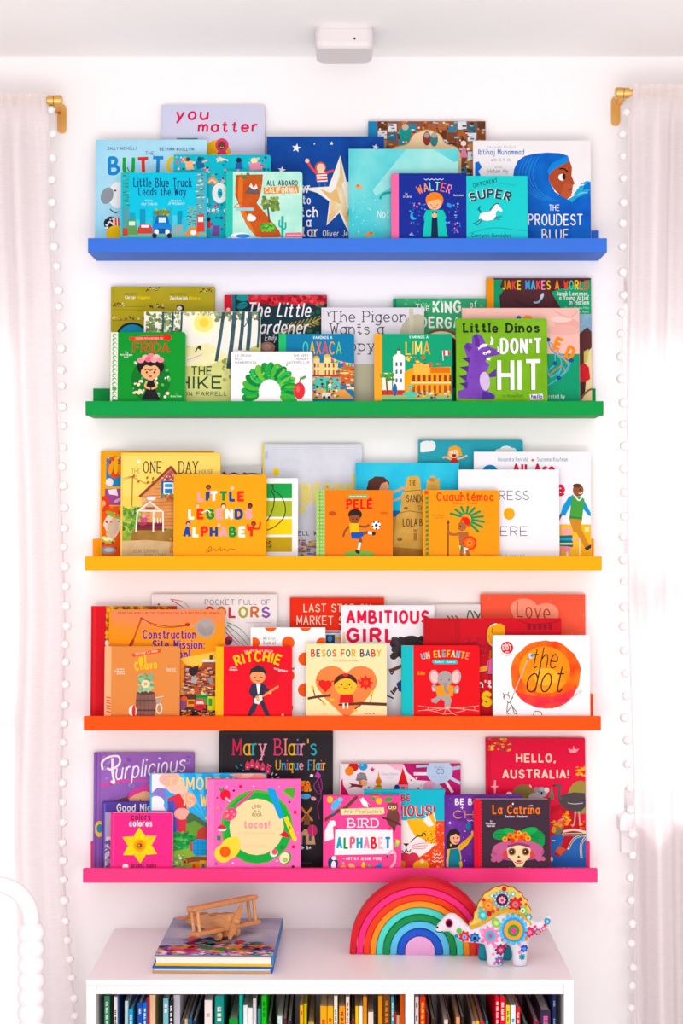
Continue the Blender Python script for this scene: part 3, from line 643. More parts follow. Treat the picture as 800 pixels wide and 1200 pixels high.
for x0, y0, x1, y1, w in ((366, 168, 362, 280, 9), (408, 168, 402, 280, 9), (446, 168, 438, 290, 8), (624, 168, 594, 378, 14), (672, 168, 646, 408, 18), (708, 168, 694, 330, 15), (737, 168, 728, 330, 17), (776, 168, 770, 320, 9)): b.S([(x0, y0), ((x0 + x1) / 2 + 2, (y0 + y1) / 2), (x1, y1)], w, ('#2a4550', '#44626a', 60), keep=True)
b.layer += 1; b.S([(698, 195), (712, 230), (735, 190)], 4, '#35505a')
b.P([(470, 360), (530, 345), (540, 358), (480, 388), (466, 392)], '#e8dcc8'); b.S([(505, 340), (515, 322), (528, 330)], 6, '#4a4240'); b.E(522, 320, 8, 8, '#3a3030'); b.S([(470, 375), (535, 350)], 2, '#a08a6a')
b.T('THE', 486, 441, 40, '#27452c', 90, .13); b.T('HIKE', 430, 500, 57, '#27452c', 192, .13, jit=.02); b.T('ALISON FARRELL', 390, 528, 19, '#4a5a3a', 250, .13, jit=.03); b.done()

b = Book('B', 1, 327, 415, 392, 'small teal-blue board book with a cream church and a street market', '#1578a2', 'B2', .017, True, spine='#36b86e')
b.R(278, 225, 309, 520, '#36b86e'); b.T('VAMONOS A', 424, 248, 14, '#e8f0f2', 82, .16); b.T('OAXACA', 380, 314, 58, ['#58c8b8', '#e8b83a', '#f0703a', '#e04a5a', '#f0a03a', '#7ac86a'], 166, .13)
b.R(418, 350, 530, 410, '#f0d08a'); b.R(424, 332, 452, 412, '#f4dc9e'); b.R(470, 325, 500, 412, '#f4dc9e'); b.E(438, 332, 14, 12, '#e8b04a', a0=180, a1=360); b.E(485, 326, 15, 13, '#e8b04a', a0=180, a1=360)
for x in (432, 446, 478, 492, 512): b.R(x - 4, 352, x + 3, 370, '#8a4a34', True); b.R(x - 4, 382, x + 3, 402, '#a85a3c', True)
b.layer += 1; b.P([(520, 390), (560, 360), (605, 370), (605, 440), (530, 440)], '#c8663a'); b.dots(525, 370, 602, 470, 60, 7, ['#f0b04a', '#e8e0c8', '#8a3a2a', '#d84a3a', '#3f9a6a', '#f2d08a'], 4, 'r')
b.R(418, 402, 540, 410, '#c8352f'); b.R(418, 412, 540, 470, '#5fc0b0'); b.P([(418, 470), (560, 465), (600, 505), (418, 505)], '#e8a05a'); b.dots(420, 415, 535, 500, 70, 7, ['#c8352f', '#f2ece0', '#2a5f8a', '#f0b83a', '#2a2a3a', '#3f9a5a'], 6, 'd')
b.S([(484, 430), (484, 475)], 7, '#2f8a4a', False); b.R(462, 480, 500, 498, '#e8ecf0'); b.E(472, 498, 6, 6, '#222222'); b.E(492, 498, 6, 6, '#222222')
b.S([(495, 325), (540, 345), (600, 355)], 2, '#e8e8e8')
for q in range(8): b.R(500 + q * 13, 332 + q * 3.5, 509 + q * 13, 344 + q * 3.5, ['#e85a5a', '#f2d04a', '#7ac86a', '#e88fc0'][q % 4], True)
b.done()

b = Book('B', 1, 542, 679, 361.5, 'pink over green picture book with orange capitals and a network of blue dots', '#eabab0', 'H')
b.R(58, 262, 705, 530, '#16936a'); b.E(640, 100, 90, 40, '#e0a89f', 20); b.E(610, 130, 90, 30, '#e3aea5'); b.E(600, 70, 60, 18, '#f0cbc2'); b.S([(560, 20), (640, 60), (690, 30)], 8, '#dfa59b')
for p in (((530, 185), (545, 240), (600, 300), (580, 395)), ((530, 350), (565, 315), (560, 230)), ((655, 298), (590, 260), (545, 200)), ((520, 440), (585, 395), (640, 330), (655, 298)), ((600, 270), (640, 340), (585, 395)), ((520, 330), (540, 390), (600, 350))): b.S(list(p), 7, '#58a8c8')
b.S([(540, 230), (600, 280), (640, 310)], 6, '#e0835a'); b.S([(530, 380), (600, 330), (620, 360)], 6, '#c86a6a')
b.T('E', 548, 232, 76, '#f08a2a', 46, .26, rot=22); b.T('D', 612, 280, 78, '#f08a2a', 50, .26, rot=22); b.E(415, 64, 26, 16, '#e88a4a')
for x, y in ((527, 183), (655, 298), (564, 315), (585, 396), (367, 62)): b.E(x, y, 13, 12, '#1f4590')
b.T('illustrated by', 480, 508, 22, '#e6f2ec', 138, .13); b.done()

b = Book('B', 0, 130, 217, 390, 'small green board book with a flower-crowned woman in a black dress', '#1b8f34', 'B1', .018, True, spine='#e2e6da')
b.R(140, 250, 174, 545, '#e4e8dc')
for q in range(15): b.E(160, 270 + q * 19, 11, 9, '#5f9a62', keep=True, n=10); b.E(162, 271 + q * 19, 8, 6, '#e4e8dc', keep=True, n=10)
b.layer += 2; b.E(315, 462, 84, 96, '#14702a'); b.dots(240, 385, 395, 535, 46, 7, ['#f2f0ea', '#f2c8c4', '#5fae5a', '#f0e2a0'], 3)
b.P([(222, 276), (380, 266), (400, 272), (398, 288), (240, 292), (222, 288)], '#d8402f'); b.E(388, 278, 14, 14, '#d02f2a'); b.T('COUNTING WITH CONTANDO CON', 248, 286, 9, '#f8e2d8', 118, .14)
b.T('FRIDA', 238, 342, 44, '#cf3f2c', 156, .13, True); b.T('by', 206, 346, 10, '#e2f0e0', 12, .13); b.T('Patty Rodriguez', 184, 356, 9, '#e2f0e0', 52, .2); b.T('and', 200, 366, 9, '#e2f0e0', 18, .15)
b.E(314, 404, 58, 42, '#1c1416'); b.E(313, 426, 40, 33, '#e6ad7e'); b.P([(274, 420), (290, 394), (315, 402), (340, 394), (353, 420), (356, 396), (314, 374), (272, 396)], '#1c1416'); b.S([(290, 418), (302, 414), (312, 420), (324, 414), (338, 418)], 4, '#1c1416'); b.E(298, 428, 4, 5, '#1c1416', keep=True); b.E(330, 428, 4, 5, '#1c1416'); b.E(313, 445, 8, 4, '#c8302f')
for x, y, c in ((272, 376, '#f0909a'), (292, 364, '#f4b0a8'), (315, 358, '#ee7f8f'), (338, 362, '#f6bcb4'), (356, 374, '#f08f98'), (304, 372, '#e86a80'), (328, 374, '#f0a0a0')): b.E(x, y, 15, 12, c, keep=True)
b.layer += 1; b.R(304, 455, 324, 470, '#e6ad7e'); b.P([(300, 462), (330, 462), (334, 500), (356, 545), (276, 545), (298, 500)], '#15151a'); b.S([(298, 466), (292, 488), (312, 498)], 8, '#e6ad7e'); b.S([(332, 466), (340, 488), (320, 498)], 8, '#e6ad7e'); b.T('Ariana Stein', 400, 534, 9, '#e2f0e0', 46, .15); b.E(426, 520, 6, 6, '#2fae4a'); b.done()

b = Book('B', 0, 271, 366, 413, 'small white board book with a leafy green arch and a red apple', '#f3eff1', 'B2', .018, True)
for q, s_ in enumerate(('LA ORUGA', 'MUY', 'HAMBRIENTA')): b.T(s_, 92, 324 + q * 15, 11, '#7a8088', [68, 32, 92][q], .13)
for q, s_ in enumerate(('THE VERY', 'HUNGRY', 'CATERPILLAR')): b.T(s_, [340, 352, 312][q], 324 + q * 15, 11, '#7a8088', [66, 54, 96][q], .13)
b.T('by Eric Carle', 352, 380, 7, '#98a0a8', 54, .13)
gr = ['#1f8f3f', '#2aa34a', '#4fae3f', '#157a3a', '#35b05a', '#6fb84a']
for q in range(15):
    a = R_(192 - q * 15); x = 240 + 84 * math.cos(a); y = 476 - 92 * math.sin(a); dg = 90 - math.degrees(a) + 90
    b.E(x, y, 38, 20, gr[q % 6], math.degrees(math.atan2(-math.sin(a), math.cos(a))), keep=True); b.E(x + 5, y - 3, 24, 7, gr[(q + 2) % 6], math.degrees(math.atan2(-math.sin(a), math.cos(a))) + 8, keep=True); b.layer += 1
b.dots(150, 352, 330, 430, 26, 5, ['#0f6a30', '#8fc85a'], 5, 'd')
b.E(366, 470, 24, 36, '#d63a40'); b.E(360, 462, 8, 14, '#e8666a'); b.S([(366, 436), (372, 410)], 4, '#6a4a2a', False); b.E(384, 414, 13, 6, '#4fa53f', -30); b.done()

b = Book('B', 0, 439, 530, 392, 'small green board book with orange spine, a white tower and a plaza', '#0c9a70', 'B3', .018, True, spine='#f2a544')
b.R(20, 210, 49, 430, '#f2a544'); b.T('VAMONOS A', 136, 228, 10, '#d8f2e4', 62, .16); b.T('LIMA', 124, 281, 46, ['#f2c84a', '#f0a83a', '#f2d87a', '#e8a040'], 80, .13)
b.R(48, 340, 80, 400, '#f2e8d8'); b.R(84, 292, 122, 412, '#f6efe4'); b.E(103, 292, 20, 14, '#f6efe4', a0=180, a1=360); b.R(97, 266, 108, 284, '#f6efe4'); b.P([(94, 268), (102, 255), (112, 268)], '#3f6a5a')
for y in (305, 330, 358): b.R(92, y, 98, y + 13, '#2a6fa0', True); b.R(107, y, 113, y + 13, '#2a6fa0', True)
b.layer += 1; b.P([(120, 340), (140, 325), (270, 320), (270, 420), (120, 420)], '#f0a03c'); b.R(150, 310, 200, 345, '#f4b45a'); b.R(205, 322, 268, 340, '#d8702f')
for x in range(146, 266, 17): b.R(x, 348, x + 9, 368, '#8a3f2a', True); b.R(x, 380, x + 9, 404, '#a8502f', True)
b.layer += 1; b.R(140, 370, 270, 374, '#f6e0b0'); b.dots(130, 288, 240, 315, 26, 6, ['#d85a3a', '#f0c05a', '#2f8a5a'], 4, 'd'); b.S([(244, 268), (246, 300)], 2, '#eeeeee', False); b.P([(246, 266), (268, 268), (266, 284), (246, 282)], '#f2eeee'); b.R(246, 266, 252, 283, '#d03a3a', True); b.R(261, 267, 267, 284, '#d03a3a')
b.R(48, 396, 122, 420, '#c83a2f'); b.R(48, 412, 272, 426, '#8fb87a'); b.S([(62, 360), (66, 410)], 5, '#6a4a2a', False); b.dots(46, 345, 84, 365, 14, 9, ['#3f8a3f', '#5fa04a'], 5, 'd'); b.E(90, 395, 7, 20, '#2a5fa0'); b.P([(128, 420), (140, 385), (152, 420)], '#58c0a8'); b.E(140, 408, 26, 6, '#58c0a8'); b.E(140, 384, 12, 4, '#58c0a8'); b.dots(160, 400, 266, 424, 26, 5, ['#e8e0d8', '#2a4a6a', '#c83a3a', '#f0c03a'], 7, 'd'); b.done()

b = Book('B', 0, 535, 641, 374, 'lime green board book with a purple horned dinosaur, front row of green ledge', ('#6fa42e', '#7db23a', 14), 'H', .018, True)
b.T('Little Dinos', 58, 145, 54, '#1f2618', 424, .2, True, jit=.02)
b.P([(18, 510), (18, 470), (60, 460), (75, 380), (90, 310), (70, 250), (62, 220), (80, 200), (108, 205), (108, 165), (135, 150), (165, 165), (185, 210), (210, 225), (262, 245), (272, 262), (225, 275), (195, 280), (180, 305), (205, 320), (192, 355), (170, 368), (205, 440), (195, 470), (235, 490), (225, 515)], ('#6a3c9e', '#7c4cb4', 22))
for x, y in ((80, 300), (70, 350), (62, 400), (66, 440)): b.P([(x + 18, y - 20), (x - 30, y - 14), (x + 14, y + 16)], '#4a2a78', True)
b.layer += 1; b.E(178, 415, 28, 52, '#cbb6d8', -6); b.P([(195, 378), (232, 352), (250, 342), (268, 372), (240, 390), (205, 394)], '#5a3390'); b.P([(165, 470), (205, 478), (235, 500), (225, 515), (160, 515)], '#4a2a88')
b.P([(140, 222), (170, 206), (196, 208), (190, 222), (160, 228), (144, 242)], '#ece0e4'); b.P([(206, 212), (214, 185), (210, 162), (228, 180), (226, 212)], '#ece0e4'); b.P([(246, 250), (250, 232), (244, 218), (262, 232), (272, 258)], '#ece0e4'); b.E(180, 260, 12, 8, '#f2eef4', keep=True); b.E(202, 252, 10, 9, '#f2eef4'); b.E(182, 262, 4, 4, '#222222', keep=True); b.E(202, 254, 4, 4, '#222222'); b.P([(185, 286), (212, 288), (206, 300), (190, 296)], '#f2eef4')
b.P([(118, 160), (135, 150), (150, 190), (150, 230), (125, 215)], '#58308a'); b.P([(65, 222), (80, 202), (110, 230), (90, 250)], '#58308a')
b.T("DON'T", 262, 264, 98, '#f3f1f0', 232, .24, shadow=('#5f8a28', -5, 3)); b.T('HIT', 246, 470, 188, '#f3f1f0', 246, .17, shadow=('#5f8a28', -6, 3)); b.T('by Michael Dahl', 276, 504, 18, '#4f7420', 110, .12, slant=.15)
b.P([(424, 488), (495, 484), (500, 515), (428, 518)], '#e8e2f0'); b.T('hello', 432, 512, 26, '#4a3a8a', 62, .2); b.done()
# ================================================================== yellow ledge
b = Book('C', 3, 118, 250, 529, 'thick golden yellow book with pictures of food down its left edge, far left', '#eaa61a', 'C4', .016)
b.R(75, 86, 182, 272, '#2f7fb0'); b.E(130, 150, 48, 70, '#d8502f'); b.E(105, 150, 14, 50, '#f0a02a', 10); b.E(135, 140, 14, 56, '#e8b83a'); b.E(158, 160, 10, 40, '#f08a2a'); b.E(96, 245, 24, 26, '#e8e4e2'); b.dots(80, 90, 180, 130, 14, 8, ['#c83a2a', '#f2c050', '#3a6fa0'], 3)
b.R(68, 286, 175, 388, '#9a4a8a'); b.P([(88, 292), (140, 286), (150, 330), (95, 320)], '#efe6ee'); b.E(145, 360, 22, 10, '#d8a0b0', -30)
b.R(30, 396, 175, 705, '#e05a1f'); b.E(62, 380, 36, 48, '#d8452a'); b.E(60, 378, 14, 18, '#f0a080'); b.E(112, 520, 54, 86, '#e2d4c4', 12); b.E(120, 530, 34, 62, '#d2b8a0', 10); b.E(50, 550, 26, 50, '#e06a2a', -20); b.E(120, 450, 50, 14, '#8fae3f', 25); b.E(85, 606, 50, 22, '#a8c04a', 12); b.E(85, 600, 36, 14, '#e8ecc0', 12); b.E(90, 670, 50, 24, '#8f9aa0'); b.E(96, 668, 30, 14, '#c8ced0'); b.dots(35, 400, 170, 700, 20, 8, ['#c83a1f', '#f0902a'], 5); b.done()

b = Book('C', 3, 256, 306, 547, 'pale grey book mostly hidden behind the yellow alphabet cover', '#ddd9da', 'C1')
b.S([(568, 150), (590, 156), (612, 150), (640, 157), (680, 152), (724, 156)], 6, '#4a3f44'); b.E(575, 150, 6, 6, '#a83a3a'); b.E(655, 152, 8, 5, '#5a4a44'); b.done()

b = Book('C', 3, 308, 424, 521, 'large pale linen picture book with outlined yellow letters', ('#d6d7e4', '#e2e2ea', 24), 'C2', spine='#f0d45a')
for q in range(60): b.R(66, 44 + q * 7.6, 466, 45.2 + q * 7.6, '#cfd0de', True)
b.layer += 1
b.P([(68, 90), (72, 70), (82, 62), (82, 96), (74, 104)], '#b8c0dc'); b.E(116, 152, 14, 18, '#f2d45a'); b.E(116, 155, 8, 10, '#eec83a')
b.T('proud', 212, 292, 150, '#f2dc78', 228, .24); b.layer += 1; b.T('proud', 219, 286, 138, '#ded9be', 214, .07)
b.T('ELL W', 205, 412, 20, '#3f4248', 80, .14); b.dots(204, 428, 285, 492, 50, 7, ['#d84a3a', '#3f8fc0', '#f0c03a', '#58a860', '#8a6ac0', '#e88a4a'], 3, 'r'); b.done()

b = Book('C', 3, 491, 613, 516, 'dusty teal board book with two white clouds and a fair-haired girl on top', '#389fb2', 'C3', .014, True)
b.E(68, 62, 32, 22, '#f0f2f4', keep=True); b.E(52, 68, 22, 18, '#f0f2f4', keep=True); b.E(86, 60, 16, 20, '#f0f2f4'); b.E(378, 78, 26, 18, '#f0f2f4', keep=True); b.E(350, 82, 16, 10, '#f0f2f4', keep=True); b.E(404, 80, 14, 12, '#f0f2f4')
b.P([(146, 100), (155, 66), (180, 58), (198, 68), (206, 98), (196, 100), (150, 108)], '#f0a030'); b.E(172, 90, 20, 21, '#f2c4a0'); b.P([(150, 84), (160, 64), (196, 66), (200, 84), (180, 74)], '#f2a83a'); b.E(174, 98, 8, 6, '#8a2a24'); b.E(165, 84, 5, 5, '#f4f2f0', keep=True); b.E(180, 83, 5, 5, '#f4f2f0'); b.E(165, 85, 2, 2, '#222222', keep=True); b.E(180, 84, 2, 2, '#222222')
b.P([(160, 108), (186, 108), (194, 135), (156, 135)], '#d8352f'); b.S([(162, 114), (140, 104), (130, 108)], 6, '#f2c4a0'); b.S([(186, 112), (208, 106), (224, 98)], 6, '#f2c4a0'); b.done()

b = Book('C', 2, 417, 538, 543, 'sky blue picture book with a girl building a tan sandcastle', ('#30b4d8', '#48c4e0', 10), 'C2')
b.R(440, 310, 660, 500, '#1f5f9a'); b.P([(440, 350), (660, 330), (880, 340), (880, 500), (440, 500)], '#c08a3f')
b.P([(485, 225), (492, 190), (520, 170), (555, 172), (578, 195), (575, 228), (540, 250), (495, 245)], '#4a2a24'); b.E(552, 212, 24, 26, '#d8a07a'); b.P([(500, 180), (550, 172), (572, 190), (545, 200), (530, 240), (500, 250)], '#55302a')
b.S([(575, 240), (610, 228), (640, 215)], 11, '#d8a07a'); b.S([(590, 270), (615, 262), (640, 245)], 9, '#d8a07a'); b.P([(500, 250), (580, 245), (590, 330), (495, 340)], '#e0607a')
b.P([(592, 470), (598, 400), (608, 328), (622, 318), (630, 240), (640, 230), (648, 180), (655, 170), (696, 168), (702, 182), (706, 228), (728, 222), (732, 182), (742, 188), (745, 170), (762, 166), (770, 186), (782, 176), (790, 470), (660, 480)], ('#cf9f4f', '#dcb062', 30))
b.S([(622, 320), (660, 312), (720, 322)], 3, '#8f6a30'); b.S([(640, 232), (700, 226), (720, 236)], 3, '#8f6a30'); b.S([(594, 462), (660, 476), (720, 466)], 5, '#8f6a30')
b.T('THE', 658, 208, 23, '#3a2a1c', 28, .14); b.T('SANDCASTLE', 646, 276, 32, '#3a2a1c', 150, .14); b.T('THAT', 694, 310, 22, '#3a2a1c', 44, .14); b.T('LOLA', 632, 375, 35, '#3a2a1c', 60, .15); b.T('BUILT', 700, 372, 30, '#3a2a1c', 60, .14); b.E(645, 300, 9, 6, '#8f6a30'); b.E(620, 428, 11, 7, '#8f6a30'); b.R(676, 386, 688, 398, '#a87a3a'); b.R(676, 402, 690, 432, '#a87a3a'); b.E(752, 184, 12, 8, '#b88a44'); b.P([(592, 458), (740, 470), (740, 500), (592, 500)], ('#a8742f', '#b98540', 30)); b.done()

b = Book('C', 2, 556, 692, 530, 'white picture book with a striding man in a green vest, right end of yellow ledge', '#f1eef4', 'C3')
b.T('Alexandra Penfold', 344, 121, 17, '#3f8a9f', 118, .13); b.E(481, 116, 5, 5, '#d85a3a'); b.T('Suzanne Kaufman', 498, 121, 17, '#3f8a9f', 120, .13)
b.E(314, 160, 30, 26, '#1f7fb8'); b.T('All Are', 402, 172, 44, '#c2224c', 165, .24); b.T('Welcome', 320, 258, 66, '#cf2a4c', 286, .22)
b.R(576, 368, 610, 510, '#f0b62e', True); b.R(618, 400, 660, 510, '#f2c04a', True); b.R(664, 368, 706, 510, '#f0b62e'); b.R(682, 378, 700, 398, '#f6dc9a'); b.S([(600, 380), (608, 390)], 3, '#f6e4b0')
b.S([(602, 310), (580, 350)], 9, '#7a4a34', False); b.P([(620, 262), (640, 250), (636, 280), (606, 334), (588, 332), (596, 300)], '#2a94d0'); b.P([(672, 258), (684, 280), (706, 322), (710, 336), (698, 334), (668, 296)], '#2a94d0')
b.P([(634, 256), (662, 260), (682, 268), (672, 350), (622, 346)], '#4a9a44'); b.S([(646, 258), (660, 274), (672, 262)], 5, '#e8eef4'); b.S([(624, 338), (670, 344)], 5, '#2f7a3a', False); b.E(658, 234, 21, 25, '#8a5234'); b.E(654, 216, 17, 8, '#5a3626'); b.E(666, 232, 3, 3, '#2a1814'); b.S([(660, 246), (668, 247), (674, 243)], 3, '#f2e6e0')
b.P([(622, 346), (672, 350), (666, 380), (700, 450), (684, 462), (650, 400), (636, 400)], '#c88a3a'); b.P([(680, 460), (706, 446), (710, 456), (690, 470)], '#2a3550')
b.E(612, 392, 24, 24, '#f0a8a0'); b.P([(592, 386), (604, 366), (630, 370), (638, 400), (620, 380)], '#f0c04a'); b.P([(584, 412), (634, 410), (636, 456), (584, 452)], '#1f6f5a'); b.R(584, 420, 634, 430, '#2f9ad0'); b.R(584, 440, 634, 447, '#e8dcd0'); b.S([(634, 428), (660, 428)], 9, '#f0b090'); b.P([(586, 454), (632, 456), (622, 474), (590, 472)], '#f08fb0'); b.S([(596, 470), (590, 500)], 8, '#f0b090', False); b.S([(616, 470), (630, 496)], 8, '#f0b090', False); b.S([(576, 320), (584, 340)], 3, '#8a8a98', False); b.done()

b = Book('C', 1, 142, 258, 531, 'pale yellow picture book with a plank house and a little white porch', '#f0cc68', 'C4')
b.P([(180, 76), (800, 76), (800, 330), (180, 330)], ('#f2cf6c', '#f4d67c', 8)); b.E(278, 115, 12, 12, '#f6ecd8')
b.T('THE', 232, 188, 28, '#6a5a34', 54, .1); b.T('ONE', 305, 188, 80, '#2a2a2c', 118, .12, True); b.T('DAY', 528, 190, 82, '#2a2a2c', 122, .12, True); b.T('HOUSE', 655, 192, 28, '#6a5a34', 90, .1)
b.P([(172, 420), (300, 395), (500, 430), (800, 400), (800, 620), (172, 620)], ('#7a8f34', '#98a84a', 40)); b.dots(172, 400, 290, 600, 130, 13, ['#4f8a3a', '#8fae4a', '#3a7038', '#b8c060', '#6a9a3f'], 3); b.dots(440, 530, 512, 620, 40, 12, ['#4f8a3a', '#3a7038', '#8f8a3a'], 4); b.P([(240, 545), (500, 545), (490, 620), (230, 620)], ('#8f6a34', '#a88044', 30))
b.P([(292, 335), (480, 150), (515, 200), (515, 540), (300, 520), (300, 345)], ('#c8844f', '#dca066', 30))
for q in range(13): b.S([(330 if q > 4 else 400 - q * 20, 265 + q * 21), (512, 262 + q * 21)], 3, '#a05f38', False, True)
b.layer += 1; b.S([(285, 335), (480, 148), (515, 195)], 16, '#8a3f34', False); b.P([(410, 235), (480, 165), (512, 210), (512, 245)], '#b05a58'); b.dots(425, 195, 512, 240, 26, 6, ['#e8c0b4', '#8a3a3a'], 5)
b.R(420, 236, 512, 345, '#1f5f9a'); b.R(434, 246, 498, 322, '#f0ece8'); b.R(442, 254, 490, 276, '#3f9ad0'); b.R(442, 286, 490, 314, '#2a7fc0'); b.dots(430, 320, 505, 362, 36, 10, ['#c86a3f', '#8a5a3a', '#d88a5a', '#6a8a3a'], 6)
b.R(350, 412, 430, 545, '#d8a066'); b.P([(262, 428), (350, 362), (435, 430)], '#f2e4dc'); b.P([(290, 420), (350, 374), (412, 420)], '#d8a88a'); b.R(322, 400, 378, 416, '#8a5a44'); b.E(310, 356, 16, 14, '#d8b07a'); b.E(358, 346, 30, 12, '#e8dce8')
b.P([(275, 496), (432, 496), (432, 545), (268, 545)], '#7a2f34'); b.R(275, 512, 432, 518, '#5a1f28')
for x0, x1 in ((272, 264), (372, 372), (432, 434)): b.S([(x0, 428), (x1, 555)], 9, '#f3ece8', False)
b.E(312, 480, 22, 26, '#c8507a'); b.E(312, 455, 12, 12, '#e8a0a0'); b.E(305, 505, 24, 10, '#a83f5a')
for x in (380, 398, 416): b.S([(x, 470), (x + 2, 500)], 6, '#f3ece8', False, True)
b.layer += 1; b.S([(240, 205), (238, 392)], 5, '#8a5a30', False); b.S([(214, 212), (266, 206)], 4, '#8a5a30', False); b.S([(180, 222), (240, 212), (320, 248), (400, 240)], 2, '#a07a3a'); b.S([(180, 235), (240, 216), (330, 258)], 2, '#a07a3a')
for x, y in ((332, 216), (368, 220), (278, 240), (335, 246), (366, 244), (248, 205)): b.E(x, y, 6, 10, '#b8602a', 20, True)
b.layer += 1; b.P([(170, 612), (330, 606), (500, 618), (800, 610), (800, 720), (170, 720)], ('#d2b68a', '#c4a87c', 30)); b.dots(480, 600, 510, 690, 10, 10, ['#c8502a', '#d88a3a'], 3); b.T('JULIA DURANGO', 246, 686, 24, '#6a6044', 156, .1); b.T('BIANCA DIAZ', 320, 712, 22, '#6a6044', 130, .1); b.done()

b = Book('C', 1, 288, 349, 561, 'white book with green to ochre colour bands and a banana outline', '#f1efee', 'C2')
for y0, y1, c in ((199, 260, '#2a9c4c'), (270, 335, '#a9b53e'), (344, 408, '#f0cd36'), (418, 478, '#b89a30')): b.R(20, y0, 181, y1, c, True)
b.layer += 1; b.S([(96, 210), (104, 205), (106, 226), (135, 250), (153, 292), (148, 336), (115, 372), (76, 390), (40, 390)], 4, '#2a2a22'); b.S([(96, 210), (98, 232), (108, 250), (106, 290), (92, 330), (70, 360), (30, 376)], 4, '#2a2a22'); b.T('COLORS', 0, 461, 30, '#2a2a22', 98, .2); b.done()

b = Book('C', 1, 538, 655, 551, 'plain white book with thin grey capitals and one yellow dot', '#f0eef2', 'C3')
b.T('PRESS', 318, 273, 38, '#5f6478', 148, .08); b.E(388, 326, 22, 24, '#e2a92c'); b.T('HERE', 310, 413, 38, '#5f6478', 150, .08); b.T('HERVE TULLET', 330, 498, 13, '#8a8c98', 118, .09); b.done()

b = Book('C', 0, 204, 312, 557, 'golden yellow book covered in three lines of multicoloured block capitals, front row', '#f2a20e', 'C1')
N_, G_, Rr, Wt, Pk = '#1f3f8a', '#1f8a3f', '#e03a2c', '#f4f0ea', '#f4a0b0'
b.T('LITTLE', 470, 262, 42, [Pk, N_, Wt, G_, N_, Rr], 186, .26); b.T('LEGENDS', 434, 332, 43, [Wt, Rr, G_, Pk, Wt, N_, Pk], 252, .26); b.T('ALPHABET', 414, 402, 44, [N_, Wt, Rr, N_, Pk, G_, Wt, Rr], 284, .26)
for x, y, hc, sk in ((513, 207, '#3a241c', '#8a5234'), (606, 207, '#e0a050', '#f0c8a0'), (471, 278, '#d88a3a', '#f0c0a0'), (572, 280, '#5a3a2a', '#f0d0b0'), (676, 280, '#2a1a18', '#6a3a28'), (435, 350, '#2a3a7a', '#d8a07a'), (555, 352, '#d89a50', '#e8b890'), (690, 350, '#8a2a20', '#a04a30')): b.E(x, y - 2, 10, 10, hc); b.E(x, y + 2, 7, 8, sk)
b.S([(668, 350), (670, 372), (690, 368), (712, 366), (716, 342)], 7, '#d83a2c'); b.R(508, 222, 518, 250, N_, True); b.R(432, 362, 440, 385, N_); b.S([(488, 306), (510, 296), (520, 306)], 4, '#f4f0ea')
b.S([(505, 462), (520, 438), (526, 444), (512, 458), (530, 452), (538, 446), (545, 456), (560, 440), (562, 456), (575, 446), (590, 454), (600, 446), (628, 452)], 2.5, '#a86a10'); b.done()

b = Book('C', 0, 371, 460, 575, 'small orange board book with green checked spine and a child kicking a football', '#e07c1c', 'C2', .018, True, spine='#a9c878')
b.R(280, 224, 314, 500, '#b4d088')
for q in range(18): b.R(284, 232 + q * 15, 312, 238 + q * 15, '#7fb050', True)
b.R(292, 226, 297, 500, '#7fb050', True); b.R(303, 226, 307, 500, '#8fbf60'); b.layer += 1
b.P([(408, 246), (492, 244), (490, 258), (412, 260)], '#7ab070'); b.Q(418, 256, 66, 7, '#f0f4e0'); b.T('PEL\u00c9', 402, 304, 40, '#d8261f', 108, .19, True)
b.E(346, 322, 16, 9, '#b8501a'); b.E(556, 320, 18, 5, '#c8641a')
b.E(455, 488, 62, 15, '#6fa84a'); b.E(438, 326, 28, 22, '#2a1a18'); b.E(436, 342, 22, 22, '#8a4a30'); b.P([(412, 332), (420, 312), (460, 312), (464, 330), (440, 328)], '#2a1a18'); b.E(430, 345, 3, 3, '#2a1414', keep=True); b.E(446, 345, 3, 3, '#2a1414'); b.S([(450, 372), (480, 376), (494, 368)], 8, '#8a4a30'); b.S([(412, 376), (396, 396), (390, 416)], 8, '#8a4a30')
b.P([(414, 362), (452, 362), (456, 400), (418, 404)], '#f0b83a'); b.P([(420, 400), (456, 398), (476, 396), (472, 414), (450, 426), (424, 424)], '#1f4fa0'); b.S([(474, 404), (492, 398)], 12, '#8a4a30', False); b.S([(492, 400), (512, 404)], 11, '#f2ece8', False); b.P([(506, 398), (522, 398), (520, 410), (508, 412)], '#2a1a1a')
b.S([(458, 424), (462, 440)], 12, '#8a4a30', False); b.S([(458, 442), (452, 470)], 10, '#f2ece8', False); b.E(448, 478, 10, 7, '#2a1a1a', 30)
b.E(524, 370, 18, 18, '#f4f0ec'); b.star(524, 370, 7, '#222222', 5, .8)
for a in range(5): b.E(524 + 15 * math.cos(R_(a * 72 + 36 - 90)), 370 + 15 * math.sin(R_(a * 72 + 36 - 90)), 4, 4, '#222222', keep=True, n=6)
b.layer += 1; b.done()

